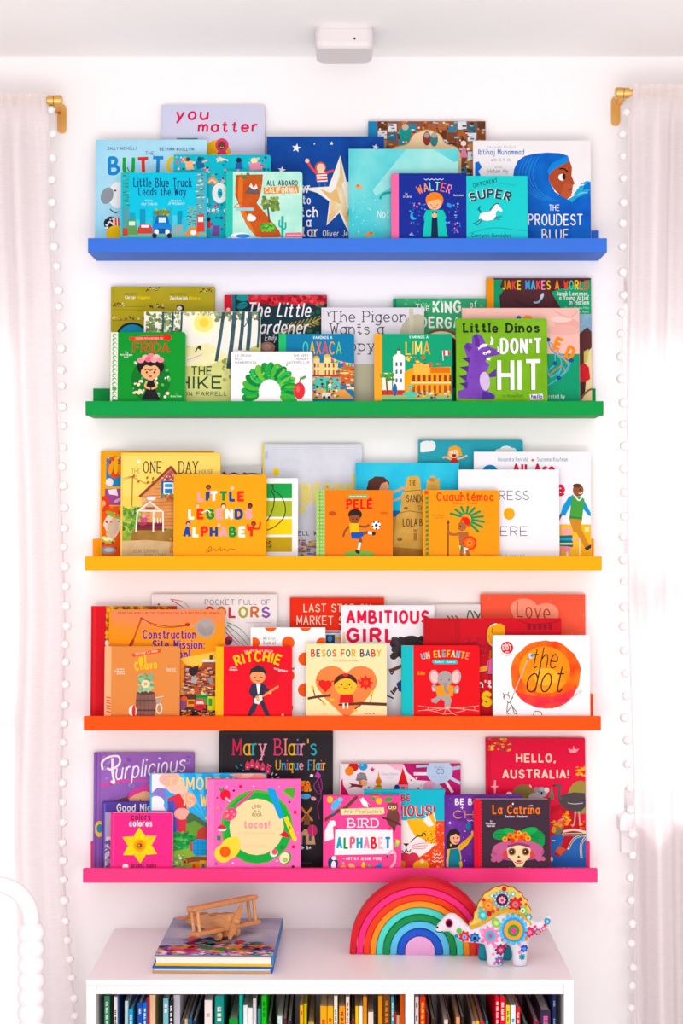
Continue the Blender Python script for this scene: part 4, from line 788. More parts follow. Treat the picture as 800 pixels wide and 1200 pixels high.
b = Book('C', 0, 496, 585, 575, 'small amber board book with a feather-crested warrior holding a spear and round shield', '#e6962a', 'C3', .018, True, spine='#e6962a')
b.R(58, 236, 76, 500, '#d88a24')
for q in range(14): b.P([(62, 262 + q * 18), (73, 258 + q * 18), (73, 270 + q * 18), (62, 272 + q * 18)], '#3a8a4a', True)
b.R(57, 236, 72, 250, '#d84a2a'); b.layer += 1
b.T('Cuauht\u00e9moc', 104, 277, 36, '#e0401c', 225, .17, True); b.T('Shapes - Formas', 168, 290, 10, '#b85a1c', 96, .12); b.T('Patty Rodriguez', 88, 336, 8, '#c06a1c', 50, .14); b.T('Ariana Stein', 96, 346, 8, '#c06a1c', 36, .14)
for a in range(-150, 50, 22):
    b.S([(220 + 22 * math.cos(R_(a)), 348 + 22 * math.sin(R_(a))), (220 + 72 * math.cos(R_(a)), 354 + 58 * math.sin(R_(a)))], 9, '#1f8a4f', False, True)
b.layer += 1; b.P([(196, 360), (205, 338), (225, 340), (236, 352), (232, 378), (222, 372), (212, 352)], '#e03a20'); b.E(222, 356, 12, 14, '#d82f20')
b.S([(150, 360), (149, 500)], 5, '#6a3a20', False); b.P([(144, 364), (150, 348), (156, 364)], '#5a4a3a'); b.E(204, 376, 17, 18, '#a8623a'); b.E(198, 376, 3, 3, '#2a1410'); b.P([(190, 398), (228, 396), (232, 450), (194, 452)], '#a8623a'); b.S([(194, 404), (172, 408), (150, 402)], 10, '#a8623a'); b.E(150, 400, 7, 8, '#a8623a')
b.E(233, 441, 28, 28, '#d8401f'); b.E(233, 441, 21, 21, '#e86a24'); b.E(233, 441, 12, 12, '#f0902a'); b.E(233, 441, 5, 5, '#c8301a'); b.P([(192, 450), (228, 462), (222, 480), (200, 484)], '#f0e0c8'); b.P([(198, 452), (210, 454), (206, 500), (194, 496)], '#3a8a4a'); b.S([(204, 470), (198, 505)], 13, '#a8623a', False); b.S([(222, 470), (236, 505)], 13, '#a8623a', False); b.T('Ariana Stein', 288, 494, 8, '#c8601c', 46, .14); b.done()

# ================================================================== orange ledge
b = Book('D', 2, 107, 206, 711, 'thick red book with a gold-patterned cover edge, far left of orange ledge', '#d0222f', 'D1', .018)
b.R(56, 70, 76, 530, '#d8323a'); b.R(118, 70, 410, 530, '#cf8f24'); b.dots(120, 72, 400, 92, 40, 9, ['#8a5a1c', '#e8b84a', '#b8401f', '#6a7a2a'], 3); b.dots(120, 90, 142, 530, 50, 7, ['#8a5a1c', '#e8b84a', '#b8401f', '#d8a03a'], 4); b.E(122, 224, 8, 12, '#f0e8d8'); b.E(125, 232, 6, 5, '#f0e8d8'); b.done()

b = Book('D', 3, 178, 324, 697, 'white picture book with rainbow capitals and coloured swooshes, behind the orange construction cover', '#efe9ea', 'D1')
b.T('POCKET FULL OF', 520, 68, 22, '#5a5a60', 268, .1); b.T('COLORS', 520, 122, 48, ['#e0452c', '#d8803a', '#c83a4a', '#a8a83a', '#c86a34', '#8a5aa8'], 268, .2)
b.Q(690, 144, 100, 7, '#b8b0b4')
for p, c in ((((380, 45), (430, 55), (462, 84)), '#d83a4a'), (((385, 50), (420, 70), (445, 95)), '#8a2a34'), (((610, 150), (660, 190), (705, 240)), '#2a7a5a'), (((606, 160), (650, 210), (690, 240)), '#8a8a8a'), (((606, 180), (640, 215), (665, 240)), '#d83a4a'), (((612, 140), (670, 170), (720, 230)), '#3a9a7a')): b.S(list(p), 4, c, taper=True)
b.E(332, 66, 4, 4, '#3a3a3a'); b.E(618, 214, 16, 20, '#c83a5a', 20); b.E(622, 218, 8, 10, '#3a4a6a'); b.done()

b = Book('D', 3, 340, 450, 701, 'tomato red picture book with cream capitals, behind the polka dot book', '#e03a1e', 'D2')
b.T('LAST STOP ON', 262, 98, 35, '#f4dcc8', 275, .13, jit=.02); b.T('MARKET STREET', 234, 151, 40, '#f4dcc8', 320, .13, jit=.02); b.R(345, 172, 425, 188, '#e8e4ec'); b.R(345, 188, 425, 240, '#d8d4de'); b.R(354, 190, 390, 222, '#1f3f7a'); b.E(370, 206, 10, 12, '#58a0d0'); b.R(350, 178, 410, 182, '#3a3a4a'); b.R(392, 200, 420, 212, '#f0c03a'); b.done()

b = Book('D', 3, 505, 563, 709, 'white book showing only a strip with dark olive leaf strokes', '#e9e5e6', 'D3')
for x in (180, 196, 212): b.S([(x, 108), (x + 10, 118), (x + 18, 130)], 5, '#5a6048')
for p in (((258, 120), (264, 92), (272, 90), (284, 118)), ((284, 90), (296, 104), (302, 122)), ((300, 122), (306, 104), (312, 96))): b.S(list(p), 5, '#4f5a3a')
b.done()

b = Book('D', 3, 564, 686, 697, 'coral picture book with brush script on a pale heart, far right of orange ledge', '#f0624c', 'D3')
b.E(480, 76, 52, 36, '#f49a82', keep=True); b.E(566, 98, 50, 40, '#f49a82', keep=True); b.P([(430, 90), (520, 60), (615, 108), (600, 150), (560, 200), (480, 200)], '#f49a82'); b.T('Love', 448, 112, 66, '#b3462c', 132, .1, slant=-.1, rot=6); b.dots(320, 40, 715, 180, 20, 3, ['#f4806a'], 3); b.done()

b = Book('D', 2, 400, 509, 710, 'white picture book with big crimson capitals and a leaping dark-haired girl', '#ecebf0', 'D2')
b.T('AMBITIOUS', 436, 146, 58, '#d81c48', 340, .22); b.T('GIRL', 436, 223, 62, '#d81c48', 206, .22); b.P([(418, 180), (432, 178), (434, 225), (418, 225)], '#f0c8a0')
b.E(690, 238, 58, 42, '#2f272c', -25); b.dots(628, 205, 750, 280, 60, 14, ['#2f272c', '#3f343a'], 4); b.E(736, 252, 34, 38, '#6a4030'); b.E(700, 246, 50, 34, '#332a2e', -20)
b.S([(615, 336), (650, 322), (690, 300)], 14, '#6a4030'); b.S([(612, 330), (622, 350), (632, 332)], 6, '#6a4030'); b.P([(660, 300), (760, 280), (760, 400), (690, 370)], '#e8b03a'); b.P([(640, 388), (690, 350), (760, 380), (760, 440), (690, 430), (650, 418)], '#2a4a8a'); b.S([(640, 405), (626, 425)], 14, '#6a4030', False); b.P([(600, 430), (620, 412), (634, 432), (624, 450), (606, 442)], '#e8e8ec'); b.S([(602, 436), (628, 448)], 6, '#222226', False); b.S([(618, 418), (632, 434)], 6, '#222226', False); b.done()

b = Book('D', 1, 128, 263, 715, 'orange picture book with a grey wrecking ball and ruined brick building', ('#f08a2a', '#f29a24', 3), 'D4')
b.R(140, 68, 780, 130, ('#f08468', '#f08a56', 4)); b.R(140, 130, 780, 165, ('#f0885a', '#f29040', 6)); b.R(140, 165, 780, 215, ('#f08a44', '#f2942f', 6))
b.T('FROM THE WORLD OF THE CONSTRUCTION SITE BESTSELLING SERIES', 178, 95, 11, '#8a3a24', 556, .16)
b.T('Construction', 314, 233, 54, '#5a2c8e', 296, .2, True); b.T('Site Mission:', 368, 288, 54, '#5a2c8e', 290, .2, True); b.T('Demolition!', 316, 342, 54, '#5a2c8e', 262, .2, True)
b.S([(255, 265), (270, 220), (308, 118)], 10, '#b8581f', False); b.S([(246, 270), (262, 240)], 16, '#a83a24', False); b.S([(302, 116), (320, 124)], 9, '#a84a24', False); b.S([(310, 120), (370, 148), (460, 164), (555, 158)], 4, '#8a4a24'); b.S([(312, 118), (380, 160), (470, 170), (560, 160)], 3, '#8a4a24'); b.E(562, 154, 15, 10, '#b8301f'); b.S([(575, 158), (610, 164)], 9, '#a8a0a0', False); b.E(662, 172, 54, 54, '#a89e9c'); b.E(662, 172, 46, 46, ('#b5aaa4', '#8f8480', 26)); 
b.P([(542, 376), (580, 380), (600, 400), (640, 384), (652, 350), (720, 346), (720, 540), (542, 540)], ('#8a3f2a', '#a8553a', 40)); b.P([(520, 340), (720, 300), (720, 346), (650, 352), (640, 384), (560, 376)], '#f2c05a'); b.R(646, 346, 720, 360, '#e0dcd8'); b.R(684, 322, 702, 346, '#4a3a34'); b.dots(545, 390, 718, 520, 150, 10, ['#c8683f', '#5a2a20', '#d88a5a', '#8a4a3a', '#b8b0a8', '#70342a'], 3, 'r'); b.P([(568, 398), (625, 376), (618, 420), (598, 436), (575, 428)], '#2a2024'); b.P([(590, 440), (620, 450), (610, 480), (580, 470)], '#a8a4a6'); b.P([(672, 450), (700, 440), (706, 470), (690, 480)], '#8a8a90')
b.dots(525, 500, 718, 540, 60, 9, ['#d8c8b0', '#c84a2a', '#e8a03a', '#3a3a44', '#8a8a90'], 5, 'd'); b.R(520, 540, 720, 670, '#4a3028'); b.R(612, 538, 676, 592, '#3a9a3f'); b.R(612, 545, 676, 555, '#2a7a34'); b.R(676, 548, 720, 624, '#d8d02f'); b.R(680, 560, 700, 600, '#3a9a3f'); b.R(560, 565, 604, 604, '#e8902a'); b.R(568, 574, 600, 590, '#8a4a1f'); b.P([(600, 580), (616, 562), (650, 562), (664, 586), (664, 622), (600, 626)], '#d83a3a'); b.P([(616, 572), (648, 572), (656, 590), (610, 590)], '#e8c8c8'); b.E(634, 606, 24, 10, '#b82a30'); b.E(608, 628, 12, 12, '#222226'); b.E(656, 626, 12, 12, '#222226'); b.E(535, 590, 22, 34, '#8a4a7a'); b.E(545, 560, 18, 14, '#d85a3a'); b.dots(525, 625, 718, 660, 60, 8, ['#222226', '#e8902a', '#c83a2a', '#d8c8b0'], 7, 'r'); b.done()

b = Book('D', 1, 294, 381, 736, 'white book with large orange polka dots, behind the red guitarist cover', '#f2efef', 'D2')
for x, y, r in ((128, 152, 26), (270, 150, 26), (200, 222, 26), (62, 222, 22), (338, 225, 24), (268, 288, 27), (268, 414, 28), (200, 355, 26), (335, 355, 26), (62, 350, 26), (130, 290, 26)): b.E(x, y, r, r, '#ea601c')
b.T('My First', 98, 212, 15, '#7a9a84', 50, .15); b.T('Book of', 98, 229, 15, '#7a9a84', 52, .15); b.P([(214, 325), (228, 322), (222, 334)], '#3f9a5a'); b.E(214, 485, 6, 12, '#b8401c'); b.done()

b = Book('D', 1, 497, 658, 725, 'dark red picture book with a house wall and a blond child, behind the elephant book', '#c41c2c', 'D5')
b.R(52, 72, 362, 320, '#bb1828'); b.R(62, 80, 66, 320, '#9a1020', True); b.R(98, 90, 320, 94, '#a01222', True); b.R(98, 94, 103, 320, '#a81626', True); b.R(320, 90, 325, 320, '#9a1020', True); b.R(340, 76, 346, 320, '#a01222'); b.R(372, 240, 640, 380, ('#a81828', '#c02434', 80)); b.dots(380, 250, 580, 520, 40, 8, ['#a01424', '#d03a44'], 4, 'r')
b.E(660, 220, 82, 110, '#2a1c1c'); b.E(662, 222, 78, 106, '#f0ddd0'); b.P([(585, 240), (590, 170), (630, 132), (700, 118), (740, 140), (740, 250), (690, 230), (650, 290), (620, 300), (592, 280)], '#e8a226'); b.S([(640, 140), (628, 180), (632, 200)], 5, '#3a2418'); b.E(600, 228, 9, 12, '#d88a1f'); b.S([(582, 250), (600, 290), (630, 318)], 5, '#3a2418')
b.P([(590, 440), (636, 400), (740, 400), (740, 560), (580, 545)], '#e06aa0'); b.S([(600, 440), (592, 540)], 4, '#5a2038'); b.S([(618, 350), (610, 420)], 18, '#b8602a', False); b.P([(515, 495), (560, 480), (592, 478), (588, 520), (515, 535)], '#e8a04a'); b.S([(515, 538), (590, 522)], 5, '#4a2018'); b.S([(580, 548), (645, 558)], 5, '#4a2018')
for q in range(5): b.P([(930 + q * 45, 120 + q % 2 * 8), (965 + q * 45, 120 + q % 2 * 8), (960 + q * 45, 170), (935 + q * 45, 172)], '#8f1424', True)
b.S([(870, 100), (1000, 128), (1200, 100)], 4, '#7a101e'); b.T("Don't", 380, 668, 72, '#f0e6e0', 250, .17, True); b.T('S', 532, 830, 138, '#f2c83a', 92, .26); b.done()

b = Book('D', 0, 123, 210, 758, 'small tan board book with a leafy brown barrel, a ball and a bicycle', '#d8894e', 'D4', .018, True, spine='#ecb084')
b.R(103, 272, 142, 665, '#ecb084')
for q, y in enumerate((556, 572, 586, 602, 617, 634)): b.S([(106, y), (122, y - 3), (140, y + 2)], 6, '#d8452a', keep=True)
b.layer += 1; b.P([(252, 316), (270, 312), (400, 290), (418, 288), (410, 308), (262, 332)], '#e0522c'); b.T('BEDTIME LA HORA', 276, 324, 13, '#f4d8c4', 124, .16, rot=-9)
b.T('el', 292, 368, 50, '#f2c21e', 42, .22); b.T('Chavo', 272, 408, 54, '#f2c21e', 126, .22, rot=-6); b.T('By Patty', 172, 404, 12, '#f0dcc8', 40, .2); b.T('Rodriguez', 160, 416, 12, '#f0dcc8', 56, .2); b.T('and Ariana', 172, 428, 12, '#f0dcc8', 44, .2); b.T('Illustrated', 446, 402, 11, '#f0dcc8', 50, .2); b.T('Citlali Reyes', 446, 412, 11, '#f0dcc8', 54, .2)
b.P([(282, 530), (384, 530), (390, 590), (382, 662), (288, 662), (278, 590)], ('#7a5048', '#8a5f56', 30))
for x in (304, 326, 348, 368): b.S([(x, 532), (x, 660)], 2, '#5f3a34', False, True)
b.layer += 1; b.S([(280, 572), (386, 572)], 9, '#4f3834', False); b.S([(282, 624), (386, 624)], 9, '#4f3834', False); b.E(333, 530, 50, 10, '#5a3a34'); b.dots(300, 432, 366, 520, 60, 15, ['#7faa80', '#8fb88c', '#6a9a70', '#a0c49a'], 4, 'd'); b.E(332, 480, 24, 22, '#f0d6b4'); b.E(332, 480, 9, 9, '#e8a04a')
b.E(262, 628, 22, 30, '#ece4e0'); b.E(268, 628, 10, 30, '#d8352f'); b.E(408, 615, 18, 30, '#cfe0d8'); b.E(408, 615, 12, 22, '#c8844f'); b.S([(392, 560), (404, 590), (420, 556)], 5, '#7fb0b0'); b.S([(386, 556), (430, 548)], 4, '#c8d8d4'); b.done()

b = Book('D', 0, 253, 342, 758, 'small bright red board book with yellow spine and a child playing a guitar', '#e01c34', 'D2', .018, True, spine='#f2b42a')
b.R(-100, 236, -64, 525, '#f2b42a'); b.E(112, 340, 62, 60, '#cf1a30')
b.T('THE LIFE OF - LA VIDA DE', 20, 258, 10, '#f4d8d0', 118, .16, arc=6); b.T('RITCHIE', -20, 300, 46, '#f2c234', 192, .2, arc=20); b.T('by Patty', -36, 326, 8, '#f4e0dc', 26, .2); b.T('Rodriguez', -40, 335, 8, '#f4e0dc', 34, .2); b.T('Illustrated', 142, 330, 8, '#f4e0dc', 44, .2, rot=12); b.T('by Reyes', 160, 340, 8, '#f4e0dc', 38, .2)
b.E(78, 346, 34, 24, '#2c2630'); b.E(76, 360, 31, 28, '#e89a68'); b.P([(42, 356), (46, 330), (58, 324), (76, 312), (100, 322), (110, 354), (98, 342), (72, 340), (52, 344)], '#2c2630'); b.S([(60, 364), (68, 362)], 4, '#4a2018'); b.S([(86, 362), (96, 364)], 4, '#4a2018'); b.S([(70, 376), (80, 378), (86, 374)], 3, '#a83a2a')
b.P([(58, 388), (98, 388), (108, 418), (100, 458), (58, 458), (50, 420)], '#2a2c44'); b.P([(70, 388), (88, 388), (82, 430), (76, 430)], '#ece4e4'); b.S([(56, 394), (48, 424), (70, 442)], 13, '#2a2c44'); b.S([(98, 394), (120, 420), (128, 424)], 12, '#2a2c44'); b.P([(62, 455), (82, 455), (66, 500), (46, 520), (32, 520)], '#2a2c44'); b.P([(80, 455), (100, 455), (128, 520), (110, 522)], '#2a2c44')
b.S([(86, 446), (160, 400)], 8, '#d8935a', False); b.P([(60, 450), (78, 438), (92, 436), (96, 452), (80, 472), (64, 468)], '#eadfd4'); b.E(78, 454, 6, 6, '#c8a890'); b.E(126, 424, 7, 7, '#e89a68'); b.E(74, 444, 7, 7, '#e89a68'); b.E(178, 516, 5, 5, '#f0c8c0'); b.done()

b = Book('D', 0, 359, 453, 755, 'small cream picture book with an orange heart and a smiling child on a branch', '#f5deac', 'D2')
b.T('BESOS FOR BABY', 292, 279, 31, ['#d8352f', '#2f5a8a', '#e8a02a', '#3a8a8a', '#e0603a', '#d8352f', '#2f7a6a', '#e8a02a', '#3a3a5a', '#2f6a9a', '#d8352f', '#e8a02a'], 288, .19); b.T('A Little Book of Kisses', 384, 298, 9, '#c85a3a', 102, .12)
b.E(378, 378, 66, 62, '#ec8450', keep=True); b.E(496, 378, 66, 62, '#ec8450', keep=True); b.P([(316, 400), (330, 330), (437, 350), (544, 330), (558, 400), (520, 450), (437, 530), (352, 450)], '#ec8450')
b.E(434, 385, 48, 38, '#4a2020'); b.E(434, 396, 45, 40, '#f0b848'); b.P([(388, 390), (396, 362), (430, 350), (470, 360), (480, 388), (452, 368), (432, 366), (412, 372)], '#4a2020'); b.E(434, 352, 12, 7, '#d8302c'); b.E(418, 392, 3, 4, '#3a1a14', keep=True); b.E(450, 392, 3, 4, '#3a1a14'); b.E(406, 404, 6, 5, '#e8905a', keep=True); b.E(460, 404, 6, 5, '#e8905a'); b.S([(426, 404), (434, 408), (442, 404)], 3, '#a8302a')
b.P([(414, 432), (462, 432), (468, 466), (408, 466)], '#cf2a2c'); b.P([(404, 470), (500, 462), (604, 466), (604, 478), (500, 474), (406, 478)], '#5f3324'); b.S([(498, 472), (470, 492)], 5, '#5f3324', False); b.S([(535, 468), (540, 432)], 4, '#5f3324'); b.P([(277, 444), (320, 436), (374, 430), (374, 440), (320, 446), (277, 454)], '#5f3324'); b.S([(310, 440), (302, 410)], 4, '#5f3324'); b.S([(320, 444), (344, 462)], 4, '#5f3324')
for x, y, a in ((300, 404, 60), (346, 468, 40), (540, 428, -40), (472, 496, 20), (378, 452, 0)): b.E(x, y, 10, 5, '#f0b83a', a, True)
b.layer += 1; b.S([(426, 468), (426, 488)], 7, '#f2e4d4', False); b.S([(442, 468), (442, 488)], 7, '#f2e4d4', False); b.E(340, 388, 16, 15, '#d82f2c', 20, True); b.E(362, 390, 16, 15, '#d82f2c', -20, True); b.P([(322, 392), (380, 394), (352, 424)], '#d82f2c'); b.S([(330, 380), (318, 372)], 4, '#d82f2c'); b.S([(372, 382), (390, 374)], 4, '#d82f2c'); b.star(516, 384, 32, '#d8302c', 8, .6); b.E(516, 384, 10, 10, '#e8503a'); b.E(488, 376, 5, 5, '#d8302c'); b.Q(336, 512, 24, 6, '#e8c090'); b.Q(510, 512, 46, 7, '#a87a50'); b.done()

b = Book('D', 0, 471, 562, 757, 'small red board book with turquoise spine and a dancing grey elephant', '#da1c2c', 'D5', .018, True, spine='#22b4b8')
b.R(-150, 300, -42, 910, '#22b4b8'); b.T('UN ELEFANTE', 24, 404, 62, ['#58b8d0', '#f2c8a0', '#f0b83a', '#f2dcb0', '#3fb0c0', '#f0c048', '#f0d8a8', '#58b8c8', '#f0b83a', '#e8906a'], 412, .2, True, arc=26)
b.P([(122, 432), (140, 428), (320, 428), (336, 440), (332, 460), (310, 464), (135, 464), (122, 452)], '#22b0b4'); b.T('Numbers - Numeros', 140, 454, 20, '#d8f0f0', 178, .14); b.T('Lil Libros', -10, 556, 34, '#f09a2a', 66, .15)
G1, G2 = '#a79a98', '#978a88'
b.E(135, 572, 42, 60, '#b0a4a2', -8); b.E(322, 572, 42, 60, '#b0a4a2', 8); b.E(138, 574, 30, 48, '#f2bdb8', -8); b.E(318, 574, 30, 48, '#f2bdb8', 8)
b.P([(160, 730), (270, 730), (284, 770), (262, 850), (226, 846), (222, 780), (190, 760), (150, 800), (112, 784), (108, 762), (150, 748)], G1); b.E(136, 668, 22, 32, G1, -15); b.E(324, 680, 22, 34, G1, 15); b.E(128, 680, 10, 16, '#cfc4c4', keep=True); b.E(332, 692, 10, 18, '#cfc4c4')
b.P([(158, 652), (200, 644), (270, 644), (302, 652), (296, 736), (160, 730), (146, 690)], '#f0961e'); b.E(228, 588, 66, 66, G1); b.P([(212, 620), (246, 620), (242, 680), (258, 690), (262, 712), (238, 718), (220, 690)], G2); b.E(194, 598, 6, 6, '#3a3034', keep=True); b.E(262, 598, 6, 6, '#3a3034')
for p in (((0, 818), (90, 830), (240, 838), (400, 830), (515, 818)), ((0, 860), (90, 852), (240, 836), (380, 846), (515, 862)), ((60, 850), (140, 866), (215, 888), (300, 880), (400, 856)), ((240, 838), (212, 890)), ((240, 838), (290, 880), (330, 900)), ((240, 838), (150, 860)), ((480, 820), (476, 860)), ((90, 830), (70, 858)), ((380, 832), (385, 852))): b.S(list(p), 4, '#f0b8a8', keep=True)
b.layer += 1; b.done()

b = Book('D', 0, 578, 691, 745, 'white picture book with one huge orange-red painted circle, right end of orange ledge', '#f2eff0', 'D3')
pts = []
rn = random.Random(4)
for q in range(40):
    a = R_(q * 9); r = 1 + rn.uniform(-.025, .025); pts.append((564 + 137 * r * math.cos(a), 336 + 133 * r * math.sin(a)))
b.P(pts, ('#ea4a2e', '#f07a30', 26)); b.E(560, 318, 100, 92, ('#f0842c', '#f29a3a', 30)); b.E(566, 345, 50, 34, ('#f2a83a', '#f0b450', 40))
b.P([(440, 396), (470, 410), (540, 425), (620, 420), (686, 380), (672, 420), (640, 450), (590, 468), (530, 466), (480, 445)], ('#e0344a', '#ea5040', 30))
b.E(414, 232, 24, 24, '#d0222c'); b.T('DOT', 396, 242, 23, '#f4e4e0', 36, .2); b.T('dot', 404, 224, 9, '#f4e4e0', 20, .2); b.T('DAY', 406, 253, 8, '#f4e4e0', 16, .2); b.S([(392, 254), (412, 264), (436, 256)], 2, '#c8a8a8')
b.S([(500, 262), (430, 432)], 4, '#b8b0a0', False); b.P([(494, 258), (506, 252), (518, 270), (504, 276)], '#c8ccd0'); b.E(512, 262, 7, 6, '#4a90b8'); b.P([(488, 276), (500, 272), (498, 284)], '#8a8078')
b.T('the', 514, 313, 86, '#241c18', 100, .075, slant=.22); b.T('dot', 494, 406, 112, '#241c18', 146, .06, slant=.22)
b.E(410, 424, 13, 12, '#8a8684'); b.S([(402, 416), (396, 408)], 3, '#6a6664'); b.S([(416, 414), (420, 404)], 3, '#6a6664'); b.E(411, 427, 9, 9, '#ece8e6'); b.S([(412, 438), (420, 446), (436, 424)], 3, '#6a6664'); b.S([(416, 444), (412, 480), (430, 462), (440, 486)], 3, '#6a6664'); b.S([(410, 484), (420, 488)], 5, '#5a5654'); b.S([(440, 486), (452, 488)], 5, '#5a5654'); b.S([(424, 446), (440, 470), (450, 482)], 3, '#6a6664')
b.S([(515, 494), (518, 482), (530, 478), (545, 484), (548, 494)], 3, '#6a6664'); b.T('PETER H. REYNOLDS', 620, 470, 11, '#8a8480', 108, .1, rot=-38); b.done()
# ================================================================== pink ledge
b = Book('E', 3, 110, 227, 883, 'large purple picture book with white script and a pink swoosh, left end of pink ledge', ('#8a5aae', '#9a6cba', 9), 'E1')
b.R(76, 118, 86, 620, '#7a4f9f', True); b.R(96, 118, 99, 620, '#7f54a4'); b.dots(110, 130, 490, 330, 46, 9, ['#9a70bf', '#a880c8', '#8454a8'], 4); b.S([(455, 150), (475, 145), (478, 160), (462, 166)], 4, '#b090cc')
b.S([(104, 258), (200, 238), (330, 236), (480, 222)], 13, '#d8509c', taper=True); b.S([(108, 190), (106, 160), (135, 138), (175, 136), (180, 165), (150, 190), (128, 186)], 9, '#f2ecf4'); b.S([(150, 145), (150, 200), (158, 245), (146, 240)], 10, '#f2ecf4')
b.T('urplicious', 170, 236, 78, '#f2ecf4', 300, .11, slant=.25, rot=-7)
b.P([(205, 330), (220, 290), (300, 262), (340, 290), (345, 360), (210, 340)], '#7a4a3a'); b.E(275, 318, 52, 40, '#e8b08a'); b.E(270, 320, 4, 4, '#3a2018'); b.P([(215, 318), (225, 286), (280, 258), (330, 262), (330, 280), (280, 284), (250, 296)], '#d84a94'); b.P([(140, 330), (215, 305), (220, 330), (150, 345)], '#6a4438'); b.E(98, 442, 22, 34, '#e8c05a'); b.E(98, 440, 13, 18, '#3f86b8'); b.done()

b = Book('E', 3, 257, 390, 858, 'tall black picture book with multicoloured title lettering, tallest on pink ledge', '#262127', 'E2')
b.R(120, 38, 134, 760, '#322b31'); b.R(134, 40, 712, 52, '#2f292e')
b.T("Mary Blair's", 188, 161, 92, ['#d8305a', '#f0b82a', '#3fb8c0', '#f0a0b8', '#e0406a', '#f09a8a', '#f0c03a', '#8a7ac0', '#f0a0b8', '#f0c03a', '#3fb8c8'], 438, .12, True); b.T('Unique Flair', 412, 236, 54, ['#f0a83a', '#3fb0d8', '#e8607a', '#f0c03a', '#58b0d0', '#f0a0b8', '#3fa8d8', '#e8a03a', '#58c0c8', '#e86a8a', '#f0c03a'], 262, .13, True)
for x, y in ((266, 215), (290, 205), (316, 212), (345, 222), (372, 236)): b.P([(x - 12, y + 20), (x - 12, y - 8), (x, y - 28), (x + 12, y - 8), (x + 12, y + 20)], '#e04468', True); b.R(x - 5, y + 4, x + 4, y + 12, '#f4c0c0', True)
b.layer += 1
for x0, y0, x1, y1, c in ((205, 215, 215, 228, '#3fa8d0'), (228, 208, 238, 216, '#58c0e0'), (240, 235, 250, 240, '#3fa8d0'), (398, 250, 392, 262, '#f0e0e8'), (412, 262, 420, 254, '#f0e0e8'), (420, 275, 432, 272, '#f0e0e8'), (396, 275, 400, 284, '#f0e0e8'), (370, 205, 390, 220, '#f06a9a')): b.S([(x0, y0), (x1, y1)], 5, c, False, True)
b.layer += 1; b.P([(545, 300), (560, 290), (590, 300), (598, 340), (570, 350), (545, 340)], '#e8832a'); b.dots(545, 295, 598, 345, 20, 7, ['#c83a2a', '#f0b83a', '#5a2a2a'], 3, 'd'); b.E(568, 372, 28, 14, '#58a8d8'); b.E(610, 384, 14, 10, '#f0a0b8', 20); b.E(600, 265, 9, 8, '#f2e8e8'); b.P([(615, 270), (630, 240), (650, 265), (640, 280)], '#b8409a')
b.S([(640, 275), (612, 320), (640, 360), (655, 330), (648, 280)], 4, '#a8308a'); b.S([(632, 290), (650, 370), (632, 420), (640, 490)], 4, '#a8308a')
b.S([(546, 430), (604, 498)], 12, '#d88a4a', False); b.S([(600, 432), (546, 500)], 12, '#d88a4a', False); b.P([(560, 520), (560, 480), (575, 460), (590, 480), (592, 520)], '#8a5a3a'); b.P([(546, 560), (565, 540), (612, 560), (620, 620), (546, 620)], '#e0b48a'); b.E(604, 548, 26, 30, '#d83a78'); b.S([(604, 520), (604, 576)], 3, '#f090b0', False); b.R(586, 574, 600, 600, '#5a4a7a'); b.R(552, 575, 570, 620, '#3a2a44'); b.dots(546, 632, 592, 642, 8, 6, ['#e8e4e8'], 3); b.T('AMY NOVESKY', 500, 722, 12, '#6a6066', 100, .12); b.done()

b = Book('E', 3, 399, 540, 895, 'wide white and magenta picture book with castle turrets and a round badge', '#f2e4ea', 'E6')
b.R(40, 52, 860, 62, '#b8385a'); b.P([(360, 62), (470, 62), (470, 110), (420, 100)], '#f0b8cc'); b.P([(470, 62), (860, 62), (860, 270), (740, 270), (690, 180), (560, 170), (500, 120)], '#b8246a'); b.P([(530, 62), (700, 62), (640, 120), (560, 130)], '#a81f5f'); b.S([(545, 128), (632, 128)], 20, '#f0e4ea', False); b.S([(640, 75), (560, 80)], 16, '#a8c4e0', False); b.S([(790, 95), (850, 85)], 22, '#a8c4e0', False); b.S([(780, 150), (850, 190)], 20, '#b8cce6', False); b.S([(750, 170), (800, 250)], 18, '#f0e0e8', False); b.S([(700, 180), (715, 270)], 20, '#c8d4ea', False); b.E(715, 112, 88, 82, '#b9cde8'); b.T('INCLUDES A', 680, 92, 13, '#5a7aa0', 66, .12); b.T('CD', 694, 130, 36, '#5a7aa0', 50, .14); b.T('with stories', 660, 154, 13, '#7a96b8', 108, .1)
b.E(650, 215, 44, 40, '#e8a0c0'); b.E(700, 230, 34, 30, '#c0cce0'); b.E(732, 240, 22, 20, '#8f9ac8'); b.E(618, 240, 20, 18, '#c8b0d8')
b.E(138, 82, 34, 30, '#c4262a'); b.E(110, 110, 30, 30, '#e8892a'); b.E(202, 78, 30, 28, '#3a9ad0'); b.E(196, 70, 10, 8, '#78bce4'); b.star(264, 100, 20, '#d0386a'); b.E(240, 218, 6, 6, '#d0386a'); b.star(590, 208, 14, '#f2c8d8'); b.star(560, 158, 10, '#f2e0e8')
b.P([(155, 165), (162, 130), (185, 118), (218, 124), (228, 162), (210, 170)], '#8a848e'); b.E(192, 168, 40, 9, '#767079'); b.E(205, 188, 26, 22, '#e8a884'); b.P([(170, 180), (190, 170), (190, 200), (176, 204)], '#c8762a'); b.P([(108, 190), (150, 196), (200, 205), (195, 220), (150, 214), (108, 220), (125, 205)], '#8a2038')
